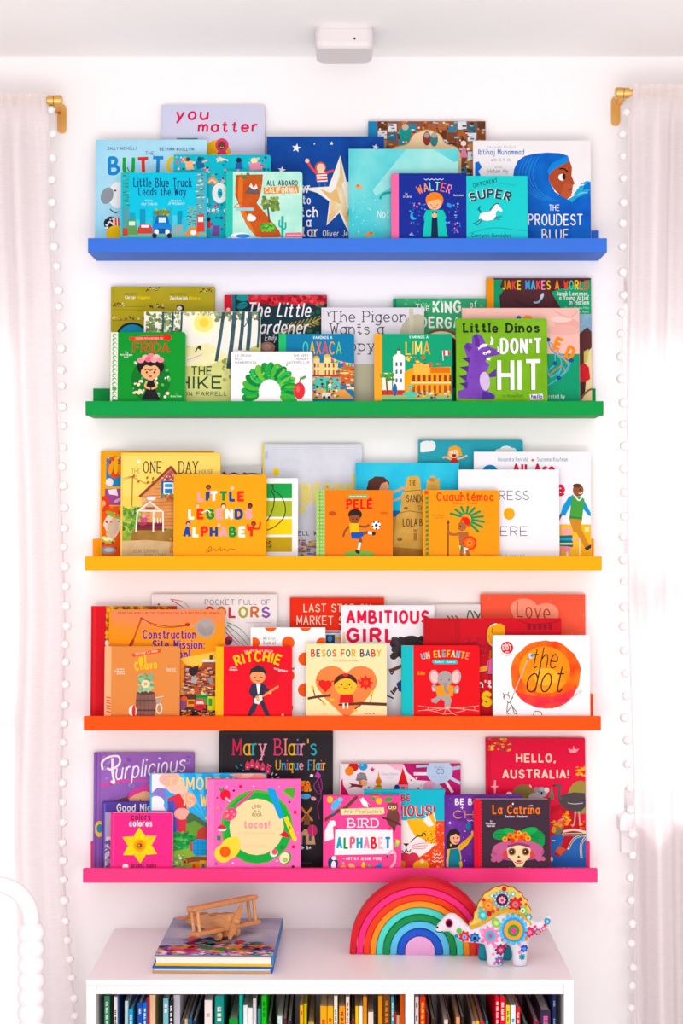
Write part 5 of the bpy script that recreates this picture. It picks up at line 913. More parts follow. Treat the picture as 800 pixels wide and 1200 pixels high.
b.P([(282, 178), (300, 145), (306, 110), (312, 145), (328, 178), (318, 206), (294, 206)], '#d8923a'); b.E(304, 176, 16, 18, '#c86a3a'); b.R(274, 214, 330, 236, '#e0b03a'); b.P([(280, 206), (328, 206), (322, 216), (288, 216)], '#a87a2a'); b.T('Disney Princess', 330, 138, 20, '#a8a0b0', 108, .08, slant=.2); b.T('Storybook', 356, 156, 8, '#b8b0bc', 50, .1)
b.P([(434, 200), (468, 88), (506, 200)], '#d81f2c'); b.R(440, 200, 504, 245, '#e890b0'); b.R(458, 215, 478, 245, '#b84a7a'); b.E(428, 218, 17, 19, '#1f3a8a'); b.P([(552, 245), (572, 215), (594, 245)], '#c8242f'); b.P([(45, 190), (65, 160), (68, 200), (110, 270), (45, 280)], '#d01f62'); b.star(522, 170, 8, '#8a1f5a'); b.done()

b = Book('E', 3, 570, 686, 866, 'large crimson picture book with a koala and an emu, right end of pink ledge', '#da1a46', 'E4')
b.R(240, 47, 262, 680, '#c8163e'); b.dots(250, 48, 355, 104, 34, 8, ['#e8a83a', '#c86a2a', '#5a5a2a', '#f0c050'], 3, 'd'); b.S([(255, 60), (300, 80), (345, 70)], 3, '#7a3a2a')
b.T('HELLO,', 378, 158, 43, '#f8cfc0', 188, .19); b.T('AUSTRALIA!', 314, 232, 43, '#f8cfc0', 314, .19); b.P([(624, 92), (645, 98), (648, 78), (658, 96), (676, 94), (660, 112), (632, 112)], '#f4a0b0'); b.P([(258, 268), (274, 266), (276, 240), (284, 240), (284, 266), (298, 268), (284, 276), (282, 300), (276, 300), (274, 276)], '#f4a8b4'); b.E(446, 268, 9, 4, '#f4b0b0', 60)
b.dots(660, 180, 702, 225, 20, 8, ['#f0b83a', '#e8902a'], 5, 'd'); b.E(412, 310, 52, 50, '#7a6a3a'); b.E(680, 320, 60, 78, '#9a8a44'); b.P([(530, 330), (545, 270), (556, 330)], '#5a7a5a')
b.P([(340, 320), (400, 330), (540, 320), (540, 345), (340, 345)], '#8a2a34'); b.E(470, 320, 34, 22, '#a8a4a8'); b.E(498, 296, 28, 24, '#a8a4a8'); b.E(474, 284, 13, 12, '#8f8a90'); b.E(522, 286, 12, 12, '#d8d0d4'); b.E(498, 300, 5, 8, '#2a2428'); b.E(486, 294, 3, 3, '#2a2428', keep=True); b.E(508, 294, 3, 3, '#2a2428'); b.E(346, 304, 14, 10, '#e8e0e0')
b.P([(540, 360), (600, 350), (700, 440), (700, 480), (540, 500)], '#b8202f'); b.dots(585, 385, 632, 430, 24, 8, ['#f0a83a', '#e8602a', '#f0c050'], 6, 'd'); b.P([(540, 400), (590, 370), (600, 480), (540, 490)], '#d01c3a'); b.E(575, 460, 24, 34, '#5a7a5a', 20); b.E(588, 430, 16, 10, '#e890a0', -30); b.dots(545, 430, 700, 480, 30, 11, ['#e8702a', '#d84a24', '#f09a3a'], 7, 'd')
b.P([(575, 320), (600, 305), (650, 296), (700, 300), (706, 360), (680, 385), (640, 386), (600, 368), (580, 345)], '#4a4246'); b.S([(590, 330), (578, 300), (586, 272), (572, 262), (562, 268)], 13, '#5a5054'); b.P([(562, 258), (548, 264), (562, 272)], '#3a3236'); b.S([(620, 345), (650, 350), (690, 346)], 3, '#d8ccd0'); b.S([(655, 384), (650, 440), (640, 450)], 6, '#c8a8a0'); b.S([(672, 384), (676, 450)], 6, '#c8a8a0')
b.P([(540, 500), (620, 485), (706, 500), (706, 680), (540, 680)], '#2f66b4'); b.P([(548, 585), (590, 540), (606, 480), (625, 440), (650, 470), (640, 520), (600, 580), (575, 592)], '#b8202f'); b.P([(560, 570), (580, 545), (610, 560), (585, 590)], '#d8603a')
for p in (((705, 490), (660, 490), (595, 492)), ((705, 492), (650, 510), (620, 560)), ((705, 500), (680, 540), (682, 600)), ((705, 482), (650, 470), (600, 478))): b.S(list(p), 10, '#e8d8c8', keep=True)
b.layer += 1
for p in (((705, 490), (660, 490), (598, 492)), ((705, 492), (650, 510), (622, 556)), ((705, 500), (680, 540), (682, 596))): b.S(list(p), 5, '#5a6a4a', keep=True)
b.layer += 1; b.S([(586, 652), (600, 646), (612, 654), (626, 646), (640, 654), (662, 648)], 4, '#e8eef4'); b.S([(542, 520), (560, 520)], 4, '#e8eef4'); b.E(543, 606, 6, 12, '#e8eef4'); b.done()

b = Book('E', 2, 120, 206, 940, 'violet book mostly hidden behind the small pink flower cover', '#54409c', 'E1')
b.R(112, 372, 400, 620, '#b4a8cc'); b.T('Good Night', 168, 368, 34, '#f4f2f6', 186, .17); b.dots(112, 480, 148, 610, 40, 12, ['#d8d4e4', '#8a80b4', '#6a5aa4', '#e8e4ee'], 3, 'd'); b.R(112, 335, 120, 610, '#7a6ab4'); b.S([(118, 540), (140, 530), (146, 560)], 5, '#3a2a7a'); b.done()

b = Book('E', 1, 176, 312, 907, 'sky blue picture book with tall cream capitals, hills and sun rays', ('#2fa2e0', '#4ab4e8', 7), 'E5')
for x in (-1, 0, 1, 2): b.P([(410, 300), (230 + x * 110, 30), (270 + x * 110, 30)], '#58c0ee', True)
b.layer += 1; b.P([(80, 30), (240, 30), (290, 130), (200, 150), (170, 120), (80, 150)], '#f2c8c0'); b.E(110, 90, 60, 50, '#f6eef2'); b.E(190, 70, 60, 40, '#f2b4a8'); b.E(135, 160, 42, 42, '#8878c8'); b.P([(80, 150), (120, 160), (165, 220), (170, 270), (80, 270)], '#9a8ad0'); b.E(115, 205, 46, 38, '#f4f0f4'); b.P([(80, 210), (150, 210), (170, 250), (80, 250)], '#f4f0f4'); b.E(280, 190, 70, 50, '#f0a8a0'); b.E(250, 130, 50, 30, '#f2c4b8')
b.P([(180, 180), (250, 150), (290, 220), (305, 300), (300, 420), (180, 420)], '#d83a4a'); b.P([(180, 200), (215, 190), (240, 260), (235, 380), (200, 380)], '#3a5ab8'); b.P([(215, 190), (245, 240), (250, 370), (235, 370)], '#a83a8a'); b.E(265, 270, 46, 34, '#f0b0a4')
b.P([(290, 290), (310, 260), (350, 280), (420, 330), (420, 420), (300, 420)], '#4a6a48'); b.P([(290, 330), (340, 310), (420, 360), (420, 480), (290, 480)], '#6a9a40'); b.P([(180, 390), (240, 372), (330, 400), (420, 390), (420, 500), (180, 500)], '#2f9a4a'); b.dots(190, 380, 330, 480, 70, 13, ['#2a8a44', '#4ab85a', '#1f7a3a', '#5fc060'], 3, 'd'); b.P([(180, 495), (300, 470), (420, 480), (420, 600), (180, 600)], '#8ab448'); b.dots(210, 510, 280, 590, 30, 8, ['#6a9a38', '#a8cc5a', '#3a8a9a', '#f0e8e0'], 5, 'd'); b.E(415, 295, 14, 12, '#f4cc4a')
b.P([(345, 420), (360, 365), (385, 345), (412, 350), (420, 430)], '#b8403a'); b.E(395, 430, 36, 20, '#a8483a'); b.P([(330, 430), (345, 416), (415, 420), (418, 510), (345, 516), (328, 490)], '#2a9ad4')
for q in range(4): b.S([(330, 440 + q * 20), (416, 442 + q * 20)], 3, '#1a74b0', False, True)
b.S([(360, 420), (360, 512)], 3, '#1a74b0', False, True); b.S([(388, 420), (388, 512)], 3, '#1a74b0', False); b.P([(312, 440), (330, 430), (328, 490), (316, 484)], '#c84a4a'); b.S([(275, 548), (340, 532), (410, 536)], 30, '#8a4a2a'); b.E(284, 548, 14, 16, '#b87a4a'); b.E(284, 548, 7, 8, '#6a3a20'); b.R(320, 552, 385, 592, '#e88a2a'); b.R(330, 560, 345, 590, '#c85a1f'); b.R(370, 540, 410, 590, '#e8a83a'); b.R(385, 560, 400, 595, '#2a7ab0')
b.P([(540, 40), (720, 30), (770, 50), (770, 80), (620, 80)], '#f0988a'); b.P([(620, 40), (690, 34), (640, 80), (600, 80)], '#f2b8a0')
b.T('TOMORROW', 178, 132, 78, '#f6d48a', 430, .15); b.T('IS WAITING', 275, 228, 76, '#f6d48a', 380, .15); b.done()

b = Book('E', 1, 427, 521, 926, 'turquoise over coral picture book with a yellow and white cat face', '#24b4c8', 'E6')
b.R(210, 440, 750, 790, '#e8502c'); b.dots(600, 450, 745, 770, 130, 5, ['#f2b09a', '#f0906a'], 3); b.E(280, 290, 36, 34, '#e8606a'); b.E(318, 300, 26, 40, '#f0b84a'); b.E(370, 290, 40, 22, '#3f9a4a')
b.T('BE', 456, 312, 50, '#cf2a38', 64, .21); b.T('CURIOUS!', 300, 413, 82, '#cf2a38', 384, .18, shadow=('#f0e0d8', -4, 3))
b.P([(420, 430), (500, 440), (560, 430), (600, 430), (680, 390), (690, 440), (680, 520), (690, 590), (640, 640), (580, 680), (500, 670), (420, 660)], '#f6f0ec'); b.P([(490, 432), (560, 425), (610, 430), (668, 392), (690, 450), (682, 540), (690, 590), (640, 590), (600, 560), (550, 540), (520, 500)], '#f2b81f'); b.P([(604, 440), (640, 402), (676, 470), (640, 480)], '#f6eee8'); b.dots(610, 510, 680, 590, 40, 4, ['#c8862a', '#a86a1f'], 5)
b.S([(520, 580), (560, 545), (600, 540), (598, 526), (612, 522), (622, 538)], 7, '#2a1a1a'); b.P([(468, 590), (510, 590), (490, 612)], '#2a1a1a'); b.S([(490, 610), (490, 630)], 5, '#2a1a1a', False); b.S([(460, 636), (478, 648), (490, 630), (505, 648), (522, 630)], 6, '#2a1a1a')
for p in (((530, 606), (580, 590), (630, 588)), ((530, 614), (590, 606), (632, 604)), ((530, 622), (580, 624), (620, 622))): b.S(list(p), 6, '#e88aa0', keep=True)
b.layer += 1; b.E(478, 690, 44, 40, '#c8304a'); b.E(536, 690, 40, 40, '#d03a54'); b.P([(440, 700), (572, 705), (540, 775), (450, 775)], '#cc3450'); b.E(590, 740, 55, 40, '#f2b020'); b.E(596, 708, 14, 14, '#f4e0b0'); b.E(462, 728, 22, 24, '#d88a2a'); b.Q(674, 672, 44, 16, '#f4ece4'); b.Q(674, 694, 48, 17, '#f4ece4'); b.Q(664, 718, 66, 17, '#f4ece4'); b.done()

b = Book('E', 1, 521, 612, 932, 'deep purple starry picture book with a girl in teal overalls raising her arm', ('#5a2088', '#6f3a9a', 14), 'E4', name='picture_book')
b.dots(48, 320, 400, 660, 80, 3, ['#b890d8', '#8a5ab8', '#e0d0f0', '#3a1668'], 3); b.E(110, 430, 60, 40, ('#7a3fa8', '#5a2088', 30)); b.T('BE BOLD', 92, 355, 31, '#f0e8f2', 150, .19); b.T('CHICA', 84, 418, 38, '#e0a83a', 220, .09); b.Q(150, 432, 80, 9, '#e8d8e8')
b.S([(126, 360), (126, 374)], 3, '#f0e8f4', False); b.S([(119, 367), (133, 367)], 3, '#f0e8f4', False); b.S([(68, 432), (68, 444)], 3, '#f0e8f4', False); b.S([(62, 438), (74, 438)], 3, '#f0e8f4', False)
b.P([(52, 500), (66, 472), (92, 464), (114, 480), (118, 505), (108, 540), (90, 560), (60, 566), (50, 540)], '#241a24'); b.E(92, 510, 24, 28, '#f0b08a'); b.P([(70, 500), (82, 474), (112, 484), (114, 500), (96, 488)], '#241a24'); b.E(102, 508, 3, 4, '#3a1a1a', keep=True); b.E(86, 508, 3, 4, '#3a1a1a'); b.S([(88, 526), (98, 530), (106, 524)], 4, '#c83a4a'); b.E(72, 540, 4, 6, '#f0c03a')
b.P([(106, 545), (150, 508), (172, 485), (182, 492), (150, 540), (118, 566)], '#e8b43a')
for q in range(6): b.S([(116 + q * 10, 540 - q * 9), (126 + q * 9, 552 - q * 10)], 3, '#c88a24', False, True)
b.E(174, 482, 7, 8, '#f0b08a'); b.P([(142, 448), (152, 432), (166, 446), (164, 470), (146, 470)], '#1f7a9a'); b.P([(54, 560), (112, 552), (122, 600), (112, 640), (54, 640)], '#e8b43a'); b.P([(68, 560), (108, 556), (116, 590), (120, 664), (58, 664), (62, 600)], '#1f7f90'); b.S([(56, 600), (54, 640)], 10, '#f0b08a'); b.P([(110, 620), (124, 614), (126, 640), (116, 648)], '#f0b83a'); b.P([(45, 655), (185, 655), (185, 670), (45, 670)], '#b89ac8'); b.done()

b = Book('E', 0, 130, 202, 953, 'small hot pink board book with a big yellow daffodil', '#ee3c88', 'E1', .018, True)
b.R(145, 375, 160, 620, '#e04a8a'); b.T('colors', 230, 406, 30, '#5f1a3c', 84, .17); b.T('colores', 222, 433, 30, '#f6eef2', 98, .2)
for q in range(6):
    a = R_(-92 + q * 60); x, y = 268 + 46 * math.cos(a), 512 + 42 * math.sin(a)
    pe = [(268 + 84 * math.cos(a), 512 + 76 * math.sin(a)), (x + 24 * math.cos(a + 1.57), y + 22 * math.sin(a + 1.57)), (268 + 10 * math.cos(a + 1.57), 512 + 10 * math.sin(a + 1.57)), (268 - 10 * math.cos(a + 1.57), 512 - 10 * math.sin(a + 1.57)), (x - 24 * math.cos(a + 1.57), y - 22 * math.sin(a + 1.57))]
    b.P(pe, ['#f6da3c', '#f2cf34'][q % 2]); b.S([(268 + 20 * math.cos(a), 512 + 18 * math.sin(a)), (268 + 70 * math.cos(a), 512 + 64 * math.sin(a))], 2, '#e8b82a', False)
b.E(268, 512, 26, 26, '#f0a424'); b.E(268, 512, 17, 17, '#e08a1c'); b.E(268, 512, 9, 9, '#6a3a14'); b.E(266, 511, 4, 4, '#f0b03a')
b.T('bright baby', 232, 605, 20, '#6a1a40', 108, .17); b.E(208, 602, 13, 13, '#f6e8ee'); b.done()

b = Book('E', 0, 243, 352, 914, 'square pink board book with a green-rimmed plate, avocado half and knife', '#f06cb4', 'E2', .016, spine='#f482c0', name='board_book')
b.R(66, 288, 92, 756, '#f07cbc')
b.E(315, 530, 188, 192, '#62a83c'); b.E(318, 534, 178, 182, '#22a846'); b.E(314, 530, 142, 146, '#f6d8a6')
b.T('LOOK', 288, 432, 19, '#5a4a2a', 52, .14, arc=6); b.T('IN A', 300, 456, 14, '#5a4a2a', 28, .14); b.T('BOOK', 290, 478, 19, '#5a4a2a', 50, .14, arc=-5)
b.T('tacos!', 246, 539, 46, '#ee9aa4', 138, .24); b.T('an interactive recipe book', 220, 566, 10, '#c8a880', 188, .08); b.T('Lotta Nieminen', 250, 635, 13, '#dcb888', 112, .08, arc=-5)
b.P([(366, 332), (386, 328), (412, 338), (458, 484), (432, 490)], '#2a9ad8'); b.P([(454, 484), (474, 474), (494, 520), (524, 590), (520, 604), (505, 602), (486, 560)], '#f6d44a'); b.P([(482, 520), (492, 532), (488, 545)], '#4a8a34')
b.P([(448, 348), (470, 328), (512, 325), (514, 360), (500, 388), (470, 368)], '#5aa03a'); b.S([(452, 346), (500, 384)], 5, '#86c05a', False)
b.S([(208, 424), (292, 352)], 14, '#e8488e', False); b.E(176, 464, 38, 30, '#e8488e', -45); b.dots(156, 448, 196, 484, 7, 6, ['#f0a03a'], 3)
b.P([(128, 352), (112, 322), (132, 338), (140, 322), (146, 350)], '#2a8a5a'); b.E(150, 366, 27, 28, '#e0223c'); b.P([(162, 385), (182, 402), (160, 396)], '#f4dcdc'); b.E(158, 386, 12, 7, '#f0b0b8', 40)
b.E(134, 540, 24, 20, '#d8304a', a0=180, a1=360); b.P([(110, 540), (158, 540), (150, 552), (118, 552)], '#f4dcd8'); b.P([(106, 575), (128, 575), (126, 600), (108, 598)], '#2a8a5a')
b.E(175, 640, 50, 62, '#f4d858', 35, True); b.E(140, 668, 46, 46, '#f4d858'); b.E(196, 614, 34, 34, '#f4d858'); b.E(150, 658, 28, 29, '#ec6420')
b.P([(430, 572), (462, 550), (484, 570), (480, 588)], '#d8243a'); b.P([(432, 632), (448, 618), (460, 640), (442, 648)], '#2a8a4a'); b.E(404, 664, 20, 22, '#f2e8e0', 30); b.E(408, 658, 14, 16, '#e05a6a', 30)
b.E(464, 690, 30, 36, '#5aa03a', 30); b.E(459, 690, 25, 30, '#f2e6c0', 30); b.E(462, 700, 14, 12, '#a8c46a')
for x, y, r, c in ((230, 322, 9, '#d8243a'), (194, 343, 6, '#3a2a3a'), (158, 322, 4, '#f4dce8'), (296, 320, 4, '#f4dce8'), (430, 322, 5, '#f0a0c8'), (484, 402, 6, '#3a2a3a'), (514, 454, 9, '#d8243a'), (110, 430, 7, '#f09a4a'), (506, 632, 9, '#d8243a'), (504, 736, 8, '#3a2a3a'), (190, 716, 5, '#f6e0ec'), (474, 745, 4, '#f6e0ec'), (104, 720, 6, '#a83a8a'), (108, 380, 5, '#8a3a8a'), (528, 560, 5, '#f0a0c8'), (420, 705, 5, '#f4dce8')): b.E(x, y, r, r, c, keep=True, n=10)
b.layer += 1; b.R(82, 742, 165, 760, '#f0a02a'); b.done()

b = Book('E', 0, 379, 470, 933, 'small rose pink board book with birds around a white lettered panel', '#ea4e90', 'E6', .017)
b.S([(-60, 440), (30, 380), (90, 350), (160, 280)], 22, '#6a3a34'); b.E(22, 330, 46, 24, '#58b4e0', -50); b.E(50, 300, 16, 14, '#7ac4ea'); b.P([(0, 370), (-20, 400), (12, 388)], '#3a8ac0')
b.P([(180, 300), (200, 285), (240, 330), (250, 352), (205, 345), (190, 320)], '#f2ecec'); b.P([(230, 320), (252, 354), (236, 348)], '#3a3a40'); b.S([(176, 292), (188, 300)], 5, '#e0a03a', False); b.E(-20, 300, 20, 22, '#f0c03a')
b.E(372, 300, 28, 16, '#3f9a4a', -10); b.E(286, 278, 22, 14, '#e87a5a'); b.E(310, 310, 22, 22, '#f0b84a'); b.E(270, 296, 14, 14, '#3f9a4a')
b.P([(48, 362), (340, 352), (346, 388), (330, 398), (56, 402)], '#f4e0a8'); b.T('*from*', 200, 366, 8, '#8a7a5a', 34, .14); b.T("Mrs. Peanuckle's", 78, 391, 26, '#6a6444', 250, .1, slant=.1)
b.T('BIRD', 98, 487, 62, '#f6eaee', 212, .13, True); b.P([(16, 498), (398, 502), (404, 660), (10, 668)], '#f5f1f2'); b.T('ALPHABET', 22, 628, 90, ['#1fa0c0', '#2a9a4a', '#e0607a', '#2a9ab8', '#e88ab0', '#d8303a', '#f0b8c8', '#1f86b8'], 366, .27)
b.S([(66, 694), (76, 692)], 4, '#f6e4ec', False); b.T('ART BY JESSIE FORD', 86, 702, 20, '#f8e8ee', 242, .18)
b.E(402, 420, 44, 66, '#6f3a34'); b.E(398, 352, 38, 32, '#7a443a'); b.P([(362, 340), (366, 318), (384, 332)], '#7a443a', True); b.P([(412, 332), (432, 318), (434, 342)], '#7a443a'); b.E(384, 352, 13, 13, '#e8c89a', keep=True); b.E(412, 352, 13, 13, '#e8c89a'); b.E(384, 352, 6, 6, '#2a1a1a', keep=True); b.E(412, 352, 6, 6, '#2a1a1a'); b.P([(394, 362), (404, 362), (399, 374)], '#e0a03a'); b.S([(330, 418), (390, 440), (455, 470)], 12, '#4a2a2a'); b.P([(396, 480), (420, 480), (414, 510), (404, 506)], '#5a302c')
b.P([(-60, 520), (-20, 440), (10, 440), (20, 470), (0, 480), (5, 560), (-60, 580)], '#f2ecee'); b.S([(-10, 560), (-30, 490), (-4, 450), (10, 456)], 20, '#f2ecee')
b.E(0, 720, 34, 44, '#1f3a6a'); b.E(4, 740, 16, 34, '#f2ecee'); b.E(6, 688, 16, 14, '#f2ecee'); b.P([(16, 690), (40, 696), (18, 702)], '#e0923a'); b.E(66, 752, 22, 16, '#e89a5a', -30); b.E(126, 742, 26, 16, '#f0b07a', 35); b.E(70, 720, 8, 8, '#f0b07a'); b.E(204, 740, 12, 28, '#f0c83a'); b.E(244, 738, 10, 10, '#58b05a'); b.E(296, 752, 34, 16, '#2a6ab8', -20); b.E(318, 728, 15, 13, '#3a7ac8'); b.E(280, 768, 16, 8, '#e8832a'); b.S([(372, 765), (410, 720), (416, 660), (395, 640), (372, 662), (366, 680)], 15, '#f4b0c0'); b.P([(354, 676), (374, 660), (372, 690)], '#3a2a30'); b.E(430, 590, 16, 26, '#8fc06a', 20); b.P([(418, 560), (446, 575), (430, 605)], '#e8d85a'); b.P([(20, 480), (40, 498), (16, 500)], '#c82a4a', True); b.P([(362, 500), (384, 482), (388, 502)], '#c82a4a'); b.done()

b = Book('E', 0, 556, 644, 937, 'small dark plum board book with a skull-faced lady in a flowered hat', '#3c2838', 'E4', .018, True, spine='#da1a3e')
b.R(185, 330, 212, 680, '#da1a3e')
for q in range(22): b.E(212, 345 + q * 15, 7, 7, '#da1a3e', keep=True, n=10)
b.layer += 1; b.S([(196, 335), (196, 670)], 2, '#b8102e', False)
b.T('La Catrina', 268, 398, 44, '#ee7a24', 222, .18, True); b.T('Emotions - Emociones', 328, 414, 12, '#f0e4e8', 106, .2); b.T('by', 258, 434, 9, '#f0e4e8', 8, .16); b.T('Patty Rodriguez', 236, 446, 10, '#f0e4e8', 46, .2); b.T('Ariana Stein', 240, 457, 10, '#f0e4e8', 38, .2); b.T('with', 440, 362, 9, '#f0e4e8', 18, .14); b.E(364, 350, 4, 5, '#f0e4e8')
b.E(386, 572, 124, 44, '#b0507e'); b.E(386, 558, 118, 40, '#c2608e'); b.dots(266, 590, 310, 612, 12, 10, ['#c2608e'], 3); b.dots(470, 588, 506, 608, 12, 10, ['#c2608e'], 4)
b.E(310, 492, 42, 24, '#22964a', -10); b.E(470, 500, 44, 30, '#1f8a44', 15); b.E(350, 480, 34, 16, '#2aa852', 15); b.E(440, 476, 40, 16, '#2aa852', -12); b.E(496, 524, 16, 24, '#22964a'); b.S([(280, 490), (340, 494)], 3, '#14703a', False); b.S([(440, 500), (500, 512)], 3, '#14703a', False)
for x, y, r, c in ((326, 514, 13, '#f0a02a'), (350, 498, 14, '#e8702a'), (376, 504, 17, '#f0922a'), (404, 506, 17, '#e85a24'), (434, 510, 14, '#f0a83a'), (360, 520, 12, '#d83a2a'), (420, 492, 12, '#e8832a'), (392, 486, 12, '#f0b83a'), (376, 482, 9, '#e0502a')): b.E(x, y, r, r, c); b.E(x, y, r * .4, r * .4, '#c84a1c')
b.P([(334, 560), (350, 540), (430, 540), (446, 560), (442, 598), (420, 616), (408, 640), (376, 640), (362, 616), (340, 598)], '#f2d8ac'); b.S([(340, 548), (390, 536), (440, 548)], 12, '#8a3a6a')
b.E(358, 572, 18, 18, '#a8703a', keep=True); b.E(422, 572, 18, 18, '#a8703a'); b.E(358, 572, 13, 13, '#3a2020', keep=True); b.E(422, 572, 13, 13, '#3a2020'); b.E(356, 570, 3, 3, '#e8d8c0', keep=True); b.E(420, 570, 3, 3, '#e8d8c0'); b.P([(382, 600), (390, 588), (398, 600)], '#2a1818'); b.E(390, 616, 12, 5, '#c83048'); b.S([(370, 620), (390, 626), (410, 620)], 3, '#6a3a2a'); b.E(326, 584, 10, 16, '#e04a3a'); b.E(452, 584, 10, 16, '#e04a3a')
b.P([(376, 638), (406, 638), (410, 652), (372, 652)], '#f2d8ac'); b.P([(322, 675), (340, 650), (376, 642), (410, 642), (444, 652), (460, 675)], '#22964a'); b.dots(335, 648, 450, 668, 16, 6, ['#f0c03a', '#1a7a3a'], 5); b.S([(340, 655), (390, 650), (440, 655)], 4, '#14703a'); b.E(494, 652, 5, 5, '#f0e4e8'); b.T('Lil Libros', 478, 666, 11, '#f0e4e8', 46, .18); b.done()
# ================================================================== smoke alarm on the ceiling
al = emptyobj('smoke_alarm', (0.006, -0.175, CEIL), 'white rounded alarm box on the ceiling above the ledges', 'alarm')
bm = bmesh.new()
def rrect(hx, hy, r, n=6):
    return [(cx + r * math.cos(R_(a0 + 90 * k / n)), cy + r * math.sin(R_(a0 + 90 * k / n))) for cx, cy, a0 in ((hx - r, -hy + r, -90), (hx - r, hy - r, 0), (-hx + r, hy - r, 90), (-hx + r, -hy + r, 180)) for k in range(n + 1)]
rings = []
for z, s in ((0, .985), (-0.008, .985), (-0.009, 1), (-0.036, 1), (-0.045, .97), (-0.049, .9)):
    rings.append([bm.verts.new((x * s, y * s, z)) for x, y in rrect(0.0625, 0.064, 0.018)])
for a, b_ in zip(rings, rings[1:]):
    for k in range(len(a)): bm.faces.new((a[k], a[(k + 1) % len(a)], b_[(k + 1) % len(a)], b_[k]))
bm.faces.new(rings[0]); bm.faces.new(rings[-1])
bm_obj('casing', bm, paint('alarm_plastic', '#e3dbdd', .5, 0, 1, .2), al)
bm = bmesh.new(); add_tube(bm, [(0.022, -0.0655, -0.03), (0.022, -0.0635, -0.03)], 0.0022, 12)
bm_obj('indicator_light', bm, mat('#3a3034'), al)

# ================================================================== curtains, pompom trims and brass rods
def curtain(side, edge, zt, zb, far, label, seed, rodz, poms):
    """edge: (z, x) table of the inner hem; far: x of the outer hem"""
    rn = random.Random(seed)
    root = emptyobj('curtain', ((edge[0][1] + far) / 2, -0.09, zb), label, 'curtain', 'linen curtains')
    ox, oz = root.location.x, root.location.z
    def ex(z):
        for (z0, x0), (z1, x1) in zip(edge, edge[1:]):
            if z <= z0 and z >= z1:
                t = (z0 - z) / (z0 - z1); return x0 + (x1 - x0) * t
        return edge[-1][1] if z < edge[-1][0] else edge[0][1]
    NU, NV = 300, 90
    ph = []; u = 0.0
    cuts = [0.0]
    while cuts[-1] < 1: cuts.append(cuts[-1] + rn.uniform(0.022, 0.055))
    amps = [rn.uniform(0.55, 1.15) for _ in cuts]
    def fold(u, v):
        for i in range(len(cuts) - 1):
            if cuts[i] <= u <= cuts[i + 1]:
                t = (u - cuts[i]) / (cuts[i + 1] - cuts[i])
                return amps[i] * math.sin(math.pi * t) ** 1.3 * (1 if i % 2 == 0 else -1)
        return 0
    verts, faces = [], []
    for j in range(NV + 1):
        v = j / NV; z = zt + (zb - zt) * v
        e = ex(z)
        nearrod = math.exp(-((z - rodz) / 0.035) ** 2)
        for i in range(NU + 1):
            q = i / NU
            uu = q + 0.012 * math.sin(3 * v + 9 * q) * min(1, v * 3) * (1 - q)
            x = e + (far - e) * q
            A = 0.034 * (0.7 + 0.4 * min(1, v * 1.6))
            y = A * fold(min(max(uu, 0), 1), v) + 0.004 * math.sin(160 * q + 3 * math.sin(40 * q)) * math.exp(-v * 9)
            nr = min(1, nearrod * 1.25); y = y * (1 - nr) + nr * (-0.0125 - 0.007 * abs(math.sin(math.pi * q / 0.019 + 2 * math.sin(31 * q))))
            x += 0.006 * math.sin(2 * math.pi * uu / 0.09) * min(1, v * 2)
            verts.append((x - ox, y, z - oz))
    for j in range(NV):
        for i in range(NU):
            a = j * (NU + 1) + i; faces.append((a, a + 1, a + NU + 2, a + NU + 1))
    me = bpy.data.meshes.new('fabric'); me.from_pydata(verts, [], faces)
    for p in me.polygons: p.use_smooth = True
    link('fabric', me, M_curtain, root)
    # braid that carries the pompoms, then the pompoms
    bm = bmesh.new()
    s = -side
    add_tube(bm, [(ex(z) - ox + s * 0.001, -0.004, z - oz) for z in [zt - 0.02 + (zb - zt + 0.02) * k / 80 for k in range(81)]], 0.0022, 6)
    bm_obj('trim_braid', bm, M_curtain, root)
    src = None
    for k, (px, z) in enumerate(poms):
        if src is None:
            bm = bmesh.new(); bmesh.ops.create_icosphere(bm, subdivisions=3, radius=0.0098)
            for v in bm.verts: v.co *= 1 + rn.uniform(-.07, .07)
            o = bm_obj('pompom', bm, M_pom, root, smooth=True); src = o
        else:
            o = src.copy(); COL.objects.link(o); o.parent = root
        o.location = (px - ox, rn.uniform(-0.006, 0.002), z - oz); o.rotation_euler = (rn.uniform(0, 6), rn.uniform(0, 6), 0); o.scale = [rn.uniform(.9, 1.12)] * 3
    return root
CD = CAMD - 0.09
def tab(pts): return [(wz(y, CD), wx(x, CD)) for x, y in pts]
Ltab = tab([(55, 112), (57, 150), (60, 250), (63, 350), (66, 500), (71, 620), (74, 720), (71, 850), (69, 930), (70, 1000), (77, 1080), (84, 1160), (88, 1230), (92, 1400)])
Lp = [(60, 129), (62.5, 157), (62, 185), (61.5, 211), (61, 237), (62, 263), (64, 289), (67, 312), (69, 340)] + [(69, 359), (71.5, 383), (72, 408), (72, 434), (73, 452), (73.5, 477), (74, 499), (73.5, 524), (73, 547), (74.5, 569), (76, 595), (76, 619), (75, 641), (76.5, 664), (77.5, 687)]
Lp += [(77.5, 710), (78, 734), (77, 755), (77, 776), (77, 802), (76.5, 826), (75.5, 848), (74.5, 870), (75.5, 894), (74, 917), (73.5, 940), (74, 964), (74, 987), (74.5, 1008), (74.5, 1031), (75.5, 1055), (77, 1079), (79, 1102), (82, 1124), (84, 1146), (87, 1170), (88, 1190)]
curtain(-1, Ltab, wz(112, CD), 0.04, -1.72, 'white linen curtain with a pompom edge on the left, behind the bedpost', 5, wz(120, CD), [(wx(x, CD), wz(y, CD)) for x, y in Lp])
